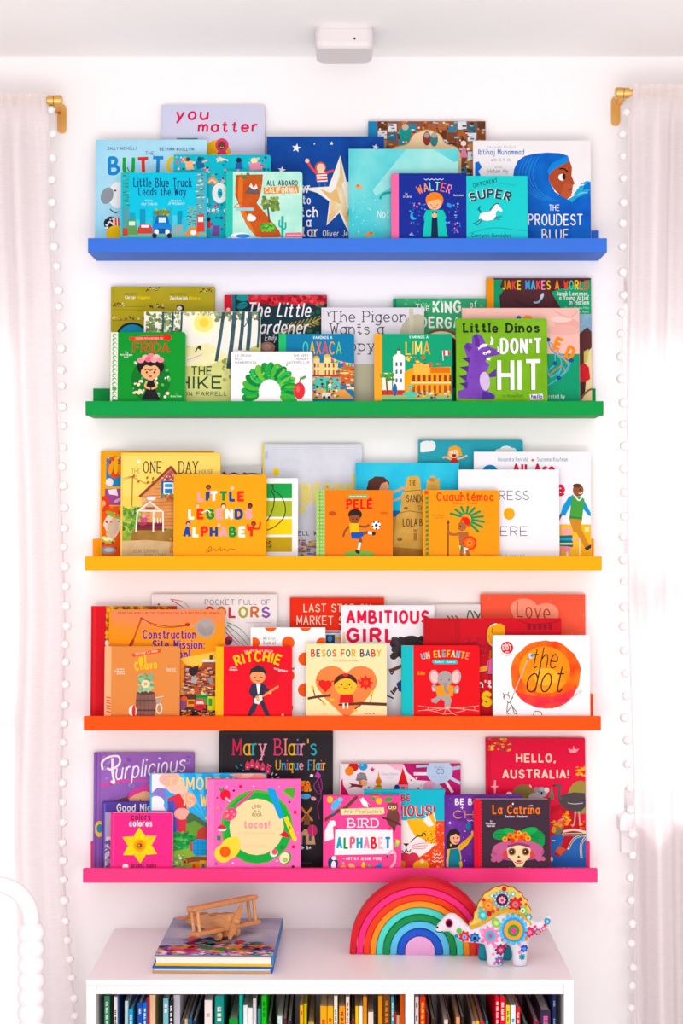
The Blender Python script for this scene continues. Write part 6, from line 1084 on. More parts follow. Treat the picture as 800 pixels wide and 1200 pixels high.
Rtab = tab([(741, 101), (737, 140), (736, 300), (735, 500), (736, 700), (740, 820), (743, 900), (744, 1000), (744, 1150), (743, 1400)])
Rp = [(734.5, 131), (728.5, 157), (729.5, 183), (730, 209), (729.5, 238), (729, 262), (729, 289), (729, 319), (730, 346)] + [(728, 367), (727, 391), (727, 418), (727.5, 444), (730, 472), (730, 497), (731, 523), (730.5, 549), (731, 577), (731.5, 605), (729.5, 629), (729.5, 656), (730.5, 681), (730.5, 711), (729, 734), (731, 762), (732, 789)]
Rp += [(733, 816), (731.5, 841), (734.5, 867), (734.5, 895), (737, 923), (738, 949), (740, 977), (740.5, 1002), (738, 1028), (739, 1055), (740, 1082), (739, 1105), (741, 1133), (740, 1155), (739, 1181)]
curtain(1, Rtab, wz(101, CD), 0.04, 1.70, 'white linen curtain with a pompom edge on the right, in front of the window sill', 8, wz(110, CD), [(wx(x, CD), wz(y, CD)) for x, y in Rp])
for side, pend, py, label in ((-1, 73, 118, 'brass curtain rod with end cap at upper left'), (1, 720.5, 109, 'brass curtain rod with end cap at upper right')):
    xe = wx(pend, CD); z = wz(py, CD)
    r = emptyobj('curtain_rod', (xe, -0.09, z), label, 'curtain rod', 'brass curtain rods')
    bm = bmesh.new(); add_tube(bm, [(side * 0.012, 0, 0), (side * 1.05, 0, 0)], 0.0085, 20); bm_obj('rod', bm, M_brass, r, smooth=False)
    bm = bmesh.new(); add_tube(bm, [(0, 0, 0), (side * 0.002, 0, 0), (side * 0.017, 0, 0), (side * 0.018, 0, 0)], [0.0105, 0.0125, 0.0125, 0.010], 24); bm_obj('end_cap', bm, M_brass, r)
    bm = bmesh.new(); add_tube(bm, [(side * 0.019, 0, 0), (side * 0.031, 0, 0)], 0.0118, 24); add_box(bm, side * 0.018, side * 0.030, 0.0, 0.083, -0.006, 0.006, 0.002); bm_obj('bracket_arm', bm, M_brass, r)
    bm = bmesh.new(); add_prism(bm, [(side * 0.016 + x, zz) for x, zz in rounded(-0.010, 0.010, -0.052, 0.014, 0.0095, 0.0095, 5)], 0.083, 0.0898); bm_obj('wall_plate', bm, M_brass, r)

# ================================================================== bookcase
ZT = 0.643
FD = 0.957 * F / 548.0                # distance to the front edge of the top
FY = FD - CAMD
bx0, bx1 = wx(101, FD), wx(672, FD)
bcx = (bx0 + bx1) / 2; bw = (bx1 - bx0) / 2
bc = emptyobj('bookcase', (bcx, 0, 0), 'low white bookcase packed with books, below the pink ledge', 'bookcase')
t = 0.0195
boxobj('top_board', (-bw, bw, FY, -0.002, ZT - 0.012, ZT), M_white, bc, 0.0015)
boxobj('rail', (-bw + t, bw - t, FY + 0.004, -0.004, ZT - 0.031, ZT - 0.0121), M_white, bc, 0.001)
for s in (-1, 1): boxobj('side_panel', (min(s * bw, s * (bw - t)), max(s * bw, s * (bw - t)), FY + 0.002, -0.003, 0, ZT - 0.0121), M_white, bc, 0.001)
dvx = wx(480, FD) - bcx
SH = 0.315
boxobj('divider', (dvx - 0.0088, dvx + 0.0088, FY + 0.004, -0.012, SH, ZT - 0.0311), M_white, bc, 0.001)
boxobj('divider', (dvx - 0.0088, dvx + 0.0088, FY + 0.004, -0.012, 0.062, SH - 0.0181), M_white, bc, 0.001)
boxobj('shelf_board', (-bw + t, bw - t, FY + 0.004, -0.012, SH - 0.018, SH), M_white, bc, 0.001)
boxobj('bottom_board', (-bw + t, bw - t, FY + 0.004, -0.012, 0.044, 0.062), M_white, bc, 0.001)
boxobj('plinth', (-bw + t, bw - t, FY + 0.03, FY + 0.046, 0, 0.044), M_white, bc, 0.001)
boxobj('back_board', (-bw + t, bw - t, -0.0115, -0.0045, 0.0, ZT - 0.0311), M_white, bc)

# books standing in the bookcase: left px, right px, height of the top edge in px (of the spine's plane), depth, spine colour, colour words, lettering colour
LB = [
 (122, 128.5, 1167, .22, '#3f8f6a', 'green', '#d8e8da'), (128.8, 133, 1166, .20, '#26222a', 'black', None), (133.2, 137.5, 1168, .2, '#ece8e4', 'white', '#2a2a2a'), (137.7, 140.5, 1166, .22, '#1f3f7a', 'navy', None),
 (146, 150.5, 1173, .2, '#cfe4e8', 'pale blue', None), (150.8, 156, 1183, .21, '#2aa6d8', 'sky blue', '#eef4f6'), (161, 167, 1175, .19, '#2050a8', 'royal blue', '#d0e0f0'), (167.3, 172, 1175, .19, '#1f6fd0', 'bright blue', '#e0ecf6'), (172.3, 175, 1168, .22, '#d82a3a', 'red', None), (175.2, 182, 1166, .23, '#efc9a0', 'peach', None),
 (191, 197.5, 1170, .2, '#7fbcc8', 'pale teal', '#f0f6f6'), (198, 203, 1172, .21, '#1f1c22', 'black with white lettering', '#e8e8e8'), (203.3, 211, 1166, .21, '#c8c6d0', 'light grey', None), (211.2, 216, 1196, .22, '#3a3c44', 'charcoal', None), (216.2, 220, 1194, .23, '#d8b08a', 'tan', None), (220.2, 225, 1193, .24, '#2a5f86', 'steel blue', None), (225.2, 230.5, 1196, .2, '#1f2f4a', 'dark blue', None),
 (239.5, 248.5, 1172, .22, '#f0e2e0', 'white', '#d8a8a0'), (251.5, 262, 1167, .21, '#1f9088', 'teal with pale dots', '#e8e4c8'),
 (268, 279, 1194, .2, '#1f9a3a', 'leaf green', None), (280, 284.5, 1166, .22, '#2fb0a0', 'turquoise', None), (285, 290, 1178, .21, '#eef0f2', 'white', None), (290.2, 296, 1181, .2, '#f2f0f0', 'white', None), (296.2, 300.5, 1170, .2, '#e0dce0', 'off-white', None), (301.5, 306, 1182, .21, '#4f8f98', 'grey teal', None), (306.3, 312.5, 1167, .2, '#1fc02f', 'bright green', '#0f7a1f'),
 (313, 318, 1197, .23, '#3a4a34', 'dark green', None), (325, 330.5, 1191, .22, '#cfe4e0', 'white and teal', '#3f9aa8'), (331, 336, 1194, .24, '#5a2a34', 'wine red', None), (336.3, 342, 1196, .24, '#2a2a30', 'black', None),
 (351, 355.5, 1178, .21, '#e8b02a', 'yellow', '#d03a3a'), (355.8, 359.5, 1176, .21, '#d8d03a', 'lime yellow', None), (361, 368, 1198, .2, '#c8a04a', 'ochre', None), (375, 383, 1179, .2, '#f0a81c', 'golden', '#d83a2a'), (383.3, 390.5, 1179, .2, '#f0b020', 'golden', '#d83a2a'), (391, 395.5, 1167, .22, '#eceae0', 'white', '#4a8a6a'),
 (397, 404.5, 1179, .2, '#f0982a', 'orange', '#8a4a1f'), (405, 409.5, 1168, .22, '#efe8d8', 'cream', '#d0403a'), (411, 415.8, 1196, .2, '#7a2428', 'maroon', None), (416, 420, 1179, .21, '#f0c43a', 'yellow', None), (420.3, 424.8, 1179, .21, '#f2f0e8', 'white', None), (425, 430, 1168, .21, '#e0901f', 'amber', None), (431, 437.5, 1186, .2, '#f2ddd4', 'pale pink', None),
 (443, 448.5, 1167, .2, '#e8a01f', 'gold', None), (449, 457, 1166, .22, '#7a3a1f', 'brown', '#c88a3a'), (457.8, 462, 1168, .2, '#3f9fb0', 'teal', '#e8d8c0'), (462.3, 464, 1186, .2, '#d8302a', 'red', None), (464.2, 468, 1190, .21, '#d8b090', 'beige', None), (468.3, 474, 1166, .22, '#e0641c', 'burnt orange', None)]
RB = [
 (486, 490.5, 1168, .21, '#ece4e4', 'white', '#2a2a2a'), (491.5, 498.5, 1168, .2, '#dc3a22', 'red', '#f0c050'), (499, 503, 1186, .22, '#6a2a30', 'dark red', None), (505, 510, 1194, .22, '#3a2a24', 'dark brown', None),
 (520, 525, 1195, .24, '#e8d4cc', 'pink-white', None), (525.2, 528, 1195, .24, '#4a2024', 'dark brown', None), (534, 539, 1192, .24, '#e0a070', 'tan', None), (540, 544, 1192, .22, '#2a2226', 'black', None), (553, 557, 1197, .24, '#d0a090', 'dusty pink', None), (557.3, 561.5, 1197, .24, '#f0c02a', 'yellow', None), (562, 568, 1198, .24, '#d82a3a', 'red', None), (569, 572, 1196, .22, '#2f8f8a', 'teal', None),
 (580, 585, 1167, .21, '#d81f34', 'red', '#f4e0e0'), (585.5, 592, 1168, .22, '#e0263a', 'red with white lettering', '#f6ecec'), (592.5, 597.5, 1178, .2, '#f0d04a', 'yellow', '#2f8f4a'), (598, 604, 1178, .21, '#e8eef4', 'white', '#4a90d0'), (604.5, 609.5, 1180, .21, '#d8303a', 'red', '#f0d0c8'), (613, 618, 1198, .2, '#2a5a4a', 'dark green', None), (625, 632, 1197, .2, '#8a2a4a', 'plum', None), (633, 645, 1184, .17, '#3a2a4a', 'dark purple', '#e86aa0'), (647, 651.5, 1166, .22, '#1f2a5a', 'navy', '#8fb0d8')]
ORD = ['first', 'second', 'third', 'fourth', 'fifth', 'sixth', 'seventh', 'eighth', 'ninth', 'tenth', 'eleventh', 'twelfth', 'thirteenth', 'fourteenth', 'fifteenth', 'sixteenth', 'seventeenth', 'eighteenth', 'nineteenth', 'twentieth', 'twenty-first', 'twenty-second', 'twenty-third', 'twenty-fourth', 'twenty-fifth', 'twenty-sixth', 'twenty-seventh', 'twenty-eighth']
rn = random.Random(11)
def spine_book(i, n, row, bay):
    p0, p1, pt, dep, c, words, ink = row[i]
    y = FY + 0.030 + (0.012 if ink is None else 0.0)
    d = CAMD + y
    x0, x1 = wx(p0, d), wx(p1, d); w = max(x1 - x0 - 0.0006, 0.004); h = wz(pt, d) - SH
    if i < n / 2: where = ORD[i] + (' from left' if bay == 'left' else ' from divider')
    else: where = ORD[n - 1 - i] + (' from divider' if bay == 'left' else ' from right')
    lab = '%s book spine in the %s bay of the bookcase, %s' % (words, bay, where)
    dep = min(dep, -0.02 - y)
    r = emptyobj('book', ((x0 + x1) / 2, y, SH + 0.0002), lab, 'book', 'books in the bookcase')
    hw = w / 2; bt = min(0.0016, w * .16)
    bm = bmesh.new()
    add_box(bm, -hw, -hw + bt, 0, dep, 0, h, 0.0003, 1); add_box(bm, hw - bt, hw, 0, dep, 0, h, 0.0003, 1); add_box(bm, -hw + bt * .5, hw - bt * .5, -0.0005, 0.0015, 0, h, 0.0003, 1)
    me_slots = {c: 0}
    if ink:
        pr = Print(); pr.setup([(-hw, 0), (hw, 0), (hw, h), (-hw, h)], -0.0006)
        z = h - 0.012
        while z > h - 0.10:
            L_ = rn.uniform(.006, .013)
            if rn.random() < .8 and w > 0.006:
                pr.layer += 3
                for q in range(3): pr._add([(-w * .22, z - L_ * q / 3), (w * .22, z - L_ * q / 3), (w * .22, z - L_ * q / 3 - .0022), (-w * .22, z - L_ * q / 3 - .0022)], ink)
                pr._add([(-w * .22, z), (-w * .08, z), (-w * .08, z - L_), (-w * .22, z - L_)], ink)
            z -= L_ + .003
        if len(pr.polys): 
            me_slots[ink] = 1
            for lay, pts, cc in pr.polys:
                f = bm.faces.new([bm.verts.new((a, -0.0008 - 0.000002 * lay, b_)) for a, b_ in pts]); f.material_index = 1
    me = bpy.data.meshes.new('cover'); bmesh.ops.recalc_face_normals(bm, faces=bm.faces[:]); bm.to_mesh(me); bm.free()
    link('cover', me, [mat(q) for q in me_slots], r)
    boxobj('pages', (-hw + bt, hw - bt, 0.0016, dep - 0.004, 0.003, h - 0.004), M_page, r)
for row, bay in ((LB, 'left'), (RB, 'right')):
    for i in range(len(row)): spine_book(i, len(row), row, bay)

# ================================================================== two big books lying on the bookcase
class FlatArt(Print):
    def __init__(s, w, d): s.w = w; s.d = d; s.setup([(-w / 2, 0), (w / 2, 0), (w / 2, d), (-w / 2, d)], 0)
def lying_book(z, th, w, d, x, y, rot, label, cedge, cin, art, cbot=None):
    r = emptyobj('picture_book', (x, y, z), label, 'book', 'books lying on the bookcase')
    r.rotation_euler = (0, 0, rot)
    bt = 0.003
    bm = bmesh.new()
    add_box(bm, -w / 2, w / 2, 0, d, th - bt, th, 0.0008)
    me = bpy.data.meshes.new('cover'); bmesh.ops.recalc_face_normals(bm, faces=bm.faces[:])
    ml = [mat(cedge)]
    if art:
        a = FlatArt(w, d); art(a); sl = {cedge: 0}
        for lay, pts, c in a.polys:
            mi = sl.setdefault(c, len(sl)); f = bm.faces.new([bm.verts.new((p, q, th + 0.00006 + lay * 0.00002)) for p, q in pts]); f.material_index = mi
        ml = [mat(c) for c in sl]
    bm.to_mesh(me); bm.free(); link('cover', me, ml, r)
    boxobj('back_cover', (-w / 2, w / 2, 0, d, 0, bt), mat(cbot or cedge), r, .0008)
    for z0, z1 in ((bt, bt + .0014), (th - bt - .0014, th - bt)): boxobj('endpaper', (-w / 2 + .001, w / 2 - .0032, 0.001, 0.0038, z0 + .00005, z1 - .00005), mat(cin), r)
    boxobj('pages', (-w / 2 + .003, w / 2 - .004, 0.004, d - 0.004, bt, th - bt), M_page, r)
    bm = bmesh.new(); add_box(bm, w / 2 - .003, w / 2 + .001, 0, d, 0, th, 0.001); bm_obj('spine', bm, mat(cedge), r)
    return r
def art_low(a): pass
def art_top(a):
    w, d = a.w, a.d
    a.P([(-w / 2, 0), (w / 2, 0), (w / 2, d), (-w / 2, d)], ('#8f93b4', '#b4b4c8', 14))
    a.P([(-w / 2, .13), (w / 2, .12), (w / 2, .2), (-w / 2, .21)], ('#a4a6c0', '#c4c0cc', 16))
    a.dots(-w / 2, .0, w / 2, .07, 120, .014, ['#c8488a', '#e0783a', '#4a8a4a', '#d8b04a', '#7a3a8a', '#3a4a8a', '#d8506a', '#5aa86a', '#2a2a44'], 3, 'd')
    a.dots(-w / 2 + .06, .04, w / 2 - .03, .11, 70, .012, ['#2a2440', '#c83a3a', '#e87a2a', '#3a6a5a', '#4a3a7a', '#8a2a4a', '#3f7a3a'], 4, 'd')
    a.dots(-w / 2 + .05, .09, -w / 2 + .13, .14, 26, .012, ['#2a2440', '#c83a3a', '#3a8a9a', '#1f1f30', '#d85a6a'], 5, 'd')
    a.dots(-w / 2, .0, w / 2, .025, 60, .008, ['#e8dce8', '#d878b0', '#b83a7a', '#f0c8d8'], 6, 'd')
SX = wx(250.5, 3.27)
SY = 0.957 * F / 541.0 - CAMD
lying_book(ZT + .0003, 0.013, 0.249, 0.300, SX - .002, SY + .001, R_(-1.0), 'large book with blue and orange cover edges, lying lowest of the stack', '#2458c0', '#8fb8d8', None, '#e8a030')
lying_book(ZT + .0137, 0.0235, 0.246, 0.298, SX + .001, SY + .004, R_(-1.6), 'large picture book with yellow inner edges and painted lavender cover, under the wooden plane', '#3f86c0', '#f0c020', art_top, '#f0c020')
ZS = ZT + .0137 + .0235

# ================================================================== wooden toy plane
PLX, PLY = wx(256, 3.36), -0.205
pl = emptyobj('toy_plane', (PLX, PLY, ZS + 0.0025), 'small wooden biplane standing on the stacked books', 'toy plane')
pl.rotation_euler = (0, 0, R_(-50))
body = Matrix.Rotation(R_(-11), 4, 'Y')        # nose up: x is forward
def pobj(name, bm, m, parent=pl, tilt=True):
    if tilt: bmesh.ops.transform(bm, matrix=Matrix.Translation((0.02, 0, 0.009)) @ body @ Matrix.Translation((-0.02, 0, -0.009)), verts=bm.verts[:])
    return bm_obj(name, bm, m, parent)
bm = bmesh.new()
add_prism(bm, [(-.108, .033), (-.02, .016), (.052, .016), (.058, .021), (.058, .046), (.052, .051), (.012, .052), (.006, .046), (-.012, .046), (-.018, .052), (-.04, .050), (-.108, .043)], -.0135, .0135)
bmesh.ops.bevel(bm, geom=bm.edges[:], offset=.0012, segments=2, affect='EDGES')
pobj('fuselage', bm, M_beech)
bm = bmesh.new(); add_box(bm, .004, .046, -.012, .012, .004, .0158, .0015); pobj('landing_gear_block', bm, M_beech2)
bm = bmesh.new(); add_box(bm, .006, .040, -.084, .084, .068, .078, .003, 3); pobj('upper_wing', bm, M_beech2)
bm = bmesh.new(); add_box(bm, .006, .040, -.084, -.0137, .0155, .0245, .0028, 3); add_box(bm, .006, .040, .0137, .084, .0155, .0245, .0028, 3); add_box(bm, .008, .038, -.0137, .0137, .0168, .0232, 0); pobj('lower_wing', bm, M_beech2)
for sx in (.012, .034):
    for sy in (-.074, .074):
        bm = bmesh.new(); add_tube(bm, [(sx, sy, .0232), (sx, sy, .0695)], .0036, 12); pobj('strut', bm, M_beech)
bm = bmesh.new()
add_prism(bm, [(y, z) for y, z in [(math.cos(R_(a)) * (.006 + .0335 * abs(math.cos(R_(a)))) , math.sin(R_(a)) * .0092) for a in range(0, 360, 10)]], 0, .0055)
bmesh.ops.transform(bm, matrix=Matrix.Translation((.0605, 0, .034)) @ Matrix.Rotation(R_(-90), 4, 'Z') @ Matrix.Rotation(R_(58), 4, 'Y'), verts=bm.verts[:])
pobj('propeller', bm, M_beech2)
bm = bmesh.new(); add_tube(bm, [(.058, 0, .034), (.068, 0, .034), (.0735, 0, .034), (.0745, 0, .034)], [.0058, .0058, .004, .0015], 16); pobj('propeller_hub', bm, M_beech)
for s in (-1, 1):
    bm = bmesh.new(); add_tube(bm, [(.026, s * .0185, .009), (.026, s * .0195, .009), (.026, s * .0275, .009), (.026, s * .0285, .009)], [.0095, .0112, .0112, .0095], 28); w_ = pobj('wheel', bm, M_beech)
    bm = bmesh.new(); add_tube(bm, [(.026, s * .0285, .009), (.026, s * .0305, .009)], .0042, 16); pobj('wheel_cap', bm, M_beech2, w_)
bm = bmesh.new(); add_tube(bm, [(.026, -.0185, .009), (.026, .0185, .009)], .003, 12); pobj('axle', bm, M_beech2)
bm = bmesh.new(); add_box(bm, -.112, -.088, -.036, .036, .0432, .0482, .002, 2); pobj('tailplane', bm, M_beech2)
bm = bmesh.new(); add_prism(bm, [(-.112, .048), (-.086, .048), (-.100, .066), (-.114, .066)], -.003, .003); pobj('tail_fin', bm, M_beech2)

# ================================================================== stacking rainbow
RB_D = 0.957 * F / 519.5
K = RB_D / F * .35                     # metres per crop pixel
rbx, rby = wx(390 + 291 * .35, RB_D), RB_D - CAMD
rad = [236, 212, 189, 167, 146, 123, 100, 76, 50]
cols = [('#cf1a2a', 'red'), ('#f02a78', 'pink'), ('#ee3a1c', 'scarlet'), ('#f58a1c', 'orange'), ('#4ccfc0', 'mint'), ('#148a48', 'green'), ('#56b8e0', 'light blue'), ('#1f52c0', 'blue')]
for q in range(9):
    ro = rad[q] * K - .0006
    leg = .0085
    bm = bmesh.new()
    n = 48
    outer = [(ro, 0)] + [(ro * math.cos(math.pi * k / n), leg + ro * math.sin(math.pi * k / n)) for k in range(n + 1)] + [(-ro, 0)]
    if q < 8:
        ri = rad[q + 1] * K + .0008
        inner = [(-ri, 0)] + [(ri * math.cos(math.pi - math.pi * k / n), leg + ri * math.sin(math.pi - math.pi * k / n)) for k in range(n + 1)] + [(ri, 0)]
        m_ = len(outer)
        A = [bm.verts.new((x, 0, z)) for x, z in outer]; B_ = [bm.verts.new((x, .048, z)) for x, z in outer]
        ii = inner[::-1]
        C = [bm.verts.new((x, 0, z)) for x, z in ii]; D = [bm.verts.new((x, .048, z)) for x, z in ii]
        for k in range(m_ - 1):
            bm.faces.new((A[k], A[k + 1], C[k + 1], C[k])); bm.faces.new((B_[k], D[k], D[k + 1], B_[k + 1])); bm.faces.new((A[k], B_[k], B_[k + 1], A[k + 1])); bm.faces.new((C[k], C[k + 1], D[k + 1], D[k]))
        for k in (0, m_ - 1): bm.faces.new((A[k], C[k], D[k], B_[k]))
        bmesh.ops.recalc_face_normals(bm, faces=bm.faces[:])
        es = [e for e in bm.edges if len(e.link_faces) == 2 and e.calc_face_angle(0) > .7]
        bmesh.ops.bevel(bm, geom=es, offset=.0016, segments=2, affect='EDGES')
        o = bm_obj('rainbow_arch', bm, paint('painted_wood_' + cols[q][1].replace(' ', '_'), cols[q][0], .5, .05, 60, .1), None)
        nm = cols[q][1]
        tag(o, ('outermost %s' if q == 0 else 'innermost %s' if q == 7 else '%s') % nm + ' wooden arch of the nested toy rainbow', 'toy arch', 'arches of the toy rainbow')
    else:
        add_prism(bm, outer[1:-1] if False else outer, 0, .048)
        bmesh.ops.bevel(bm, geom=[e for e in bm.edges if len(e.link_faces) == 2 and e.calc_face_angle(0) > .7], offset=.0016, segments=2, affect='EDGES')
        o = bm_obj('rainbow_core', bm, paint('painted_wood_lilac', '#dc9ccb', .45, .05, 60), None)
        tag(o, 'solid lilac half round block in the middle of the toy rainbow', 'toy block', 'arches of the toy rainbow')
    o.location = (rbx, rby, ZT + .0003); o.rotation_euler = (0, 0, R_(-2.0))
# ================================================================== embroidered felt dinosaur
DD = 0.957 * F / 534.0
DK = DD / F * .2                       # metres per pixel of the 500..660 x 1030..1140 close view
dcx = 450
dn = emptyobj('felt_dinosaur', (wx(500 + dcx * .2, DD), DD - CAMD + .03, ZT), 'white felt dinosaur with embroidered flowers and a yellow sail, beside the rainbow', 'stuffed toy')
def dp(u, v): return ((u - dcx) * DK, (516 - v) * DK)
def felt(name, c, bump=.5):
    return paint(name, c, .95, bump, 900, .05)
M_felt = felt('white_felt', '#ece6ef'); M_aqua = felt('aqua_felt', '#2a9fb4'); M_yfelt = felt('yellow_felt', '#f2c95c')
def blob(chain, flat=.75, voxel=.0032, yoff=0):
    """one continuous soft body from chains of (u, v, radius, y)"""
    bm = bmesh.new()
    for ch in chain:
        for (a, b_) in zip(ch, ch[1:]):
            n = 10
            for k in range(n + 1):
                t_ = k / n
                u, v, r, y = [a[q] + (b_[q] - a[q]) * t_ for q in range(4)]
                x, z = dp(u, v)
                mtx = Matrix.Translation((x, y, z)) @ Matrix.Diagonal((r * DK, r * DK * flat, r * DK, 1))
                bmesh.ops.create_icosphere(bm, subdivisions=2, radius=1, matrix=mtx)
    me = bpy.data.meshes.new('tmp'); bm.to_mesh(me); bm.free()
    o = bpy.data.objects.new('tmp', me); COL.objects.link(o)
    md = o.modifiers.new('r', 'REMESH'); md.mode = 'VOXEL'; md.voxel_size = voxel
    ms = o.modifiers.new('s', 'SMOOTH'); ms.iterations = 6; ms.factor = .5
    dg = bpy.context.evaluated_depsgraph_get(); ev = o.evaluated_get(dg)
    me2 = bpy.data.meshes.new_from_object(ev)
    bpy.data.objects.remove(o); bpy.data.meshes.remove(me)
    for vtx in me2.vertices:
        if vtx.co.z < 0.0006: vtx.co.z = 0.0006
    for p in me2.polygons: p.use_smooth = True
    return me2
NB, FB = -.012, .016
main = [[(70, 316, 20, 0), (100, 296, 36, 0), (150, 264, 52, 0), (185, 300, 56, 0), (225, 340, 50, 0), (290, 342, 52, 0), (370, 335, 70, 0), (450, 310, 100, 0), (520, 305, 98, 0), (580, 300, 72, 0), (630, 312, 44, 0), (680, 296, 32, 0), (715, 262, 24, 0), (728, 236, 16, 0)],
        [(405, 380, 68, NB), (405, 430, 56, NB), (402, 475, 50, NB), (400, 500, 50, NB)], [(540, 360, 66, NB), (550, 410, 52, NB), (548, 455, 46, NB), (548, 500, 46, NB)]]
me = blob(main); link('body', me, M_felt, dn)
bvh = BVHTree.FromPolygons([v.co[:] for v in me.vertices], [p.vertices[:] for p in me.polygons])
for ch in ([(375, 390, 52, FB + .012), (358, 450, 44, FB + .012), (348, 490, 38, FB + .012)], [(505, 390, 52, FB + .012), (492, 440, 40, FB + .012), (486, 490, 36, FB + .012)]):
    link('leg', blob([ch], .6), M_aqua, dn)
# sail: scalloped outline, padded, with a braid along the back
op = [(255, 292), (280, 250), (284, 215), (300, 190), (308, 158), (330, 128), (346, 100), (378, 82), (402, 66), (432, 60), (458, 52), (486, 62), (515, 66), (538, 86), (562, 100), (576, 126), (596, 142), (602, 172), (616, 196), (612, 222), (622, 246), (610, 272), (560, 300), (450, 300), (340, 300)]
bm = bmesh.new(); add_prism(bm, [dp(*p) for p in catmull([(float(a), float(b_)) for a, b_ in op] + [(255.0, 292.0)], 4)[:-1]], -.007, .007)
bmesh.ops.bevel(bm, geom=[e for e in bm.edges if len(e.link_faces) == 2 and e.calc_face_angle(0) > 1.0], offset=.002, segments=2, affect='EDGES')
sail = bm_obj('sail', bm, M_yfelt, dn)
bm = bmesh.new()
cp = catmull([(float(a), float(b_)) for a, b_ in op[:22]], 3)
add_tube(bm, [(dp(*p)[0], 0, dp(*p)[1]) for p in cp], .0016, 8); bm_obj('edge_stitching', bm, felt('maroon_yarn', '#a8342f'), sail)
def front_y(x, z, target):
    h = target.ray_cast(Vector((x, -.3, z)), Vector((0, 1, 0)))
    return h[0].y if h[0] is not None else None
def patch(name, rows, m, parent, target, lift, y_fix=None):
    """a felt piece lying on the surface: rows of rings of (x, z)"""
    verts, faces = [], []
    last = None
    n = len(rows[0])
    for ring in rows:
        for x, z in ring:
            y = y_fix if y_fix is not None else front_y(x, z, target)
            if y is None: y = last if last is not None else -.02
            last = y; verts.append((x, y - lift, z))
    for i in range(len(rows) - 1):
        for k in range(n): faces.append((i * n + k, i * n + (k + 1) % n, (i + 1) * n + (k + 1) % n, (i + 1) * n + k))
    faces.append(tuple(range((len(rows) - 1) * n, len(rows) * n)))
    b0 = len(verts)
    me = bpy.data.meshes.new(name); me.from_pydata(verts, [], faces)
    o = link(name, me, m, parent)
    sd = o.modifiers.new('thick', 'SOLIDIFY'); sd.thickness = .0016; sd.offset = 0
    return o
def disc(name, u, v, r, c, parent, target, lift, petals=0, depth=.18, y_fix=None, n=48, sq=1.0, rot=0):
    rows = []
    for f in (1, .75, .5, .25):
        ring = []
        for k in range(n):
            a = 2 * math.pi * k / n
            q = r * (1 - depth * (.5 - .5 * math.cos(petals * a)) * (f > .9) - (depth * .3 * (.5 - .5 * math.cos(petals * a)) if .7 < f < .9 else 0)) if petals else r
            px, pz = q * f * math.cos(a), q * f * math.sin(a) * sq
            ca, sa = math.cos(rot), math.sin(rot)
            ring.append(dp(u + px * ca - pz * sa, v + px * sa + pz * ca))
        rows.append(ring)
    return patch(name, rows, felt('felt_' + c.strip('#'), c, .4), parent, target, lift, y_fix)
def fl(u, v, r, layers, parent=dn, y_fix=None):
    """layers: (radius share, colour, petals)"""
    root = None
    for i, (s_, c, pt) in enumerate(layers):
        o = disc('flower' if i == 0 else 'flower_centre', u, v, r * s_, c, parent if i == 0 else root, bvh, .0008 + .0013 * i, pt, .3 if pt else 0, y_fix)
        if i == 0: root = o
fl(508, 300, 88, [(1, '#2f9fd8', 16), (.62, '#f0a02a', 0), (.38, '#2f9a44', 0), (.2, '#e0408a', 0)])
for k in range(16): disc('petal_knot', 508 + 76 * math.cos(k * math.pi / 8), 300 + 76 * math.sin(k * math.pi / 8), 11, '#58bce8', dn, bvh, .0024, n=12)
fl(374, 334, 56, [(1, '#f080b8', 10), (.5, '#48b8c8', 0), (.2, '#c84a9a', 0)])
fl(224, 346, 36, [(1, '#e02a3a', 7), (.4, '#7ab0e0', 0), (.16, '#c83a9a', 0)])
fl(284, 354, 33, [(1, '#1f5fc0', 8), (.55, '#4a9ae0', 0), (.3, '#16244a', 0)])
fl(434, 414, 36, [(1, '#7a2f6a', 8), (.55, '#d83a5a', 0), (.25, '#f08ab0', 0)])
fl(426, 478, 28, [(1, '#3a86d8', 7), (.5, '#e0405a', 0), (.2, '#f0e0e8', 0)])
fl(606, 318, 34, [(1, '#e02a50', 8), (.4, '#f080b0', 0)])
fl(656, 322, 24, [(1, '#9a5ac0', 7), (.5, '#f0a04a', 0)])
fl(692, 304, 17, [(1, '#f06a9a', 6), (.4, '#f0d0e0', 0)])
fl(714, 262, 18, [(1, '#2f9ac8', 0), (.5, '#8fd0e8', 0)])
fl(572, 408, 24, [(1, '#1f4fb8', 7), (.4, '#6a9ae8', 0)])
fl(560, 458, 20, [(1, '#3fa8b8', 7), (.4, '#2a6a9a', 0)])
fl(408, 262, 24, [(1, '#8fc84a', 0), (.5, '#c8e08a', 0)])
for u, v, r, c in ((192, 312, 16, '#6fb84a'), (178, 346, 11, '#3a8ab8'), (322, 312, 11, '#f0a0c8'), (330, 372, 10, '#f080b0'), (400, 390, 12, '#f080b0'), (464, 392, 10, '#e04a8a'), (546, 386, 10, '#f0a0c8'), (398, 494, 9, '#f080b0'), (640, 290, 9, '#e04a8a'), (582, 352, 10, '#f08a2a'), (446, 356, 10, '#e04a8a'), (426, 290, 9, '#f0c04a'), (700, 284, 9, '#e03a5a'), (390, 440, 9, '#f0a0c8'), (545, 430, 9, '#f080b0')): disc('bead', u, v, r, c, dn, bvh, .0012, n=16)
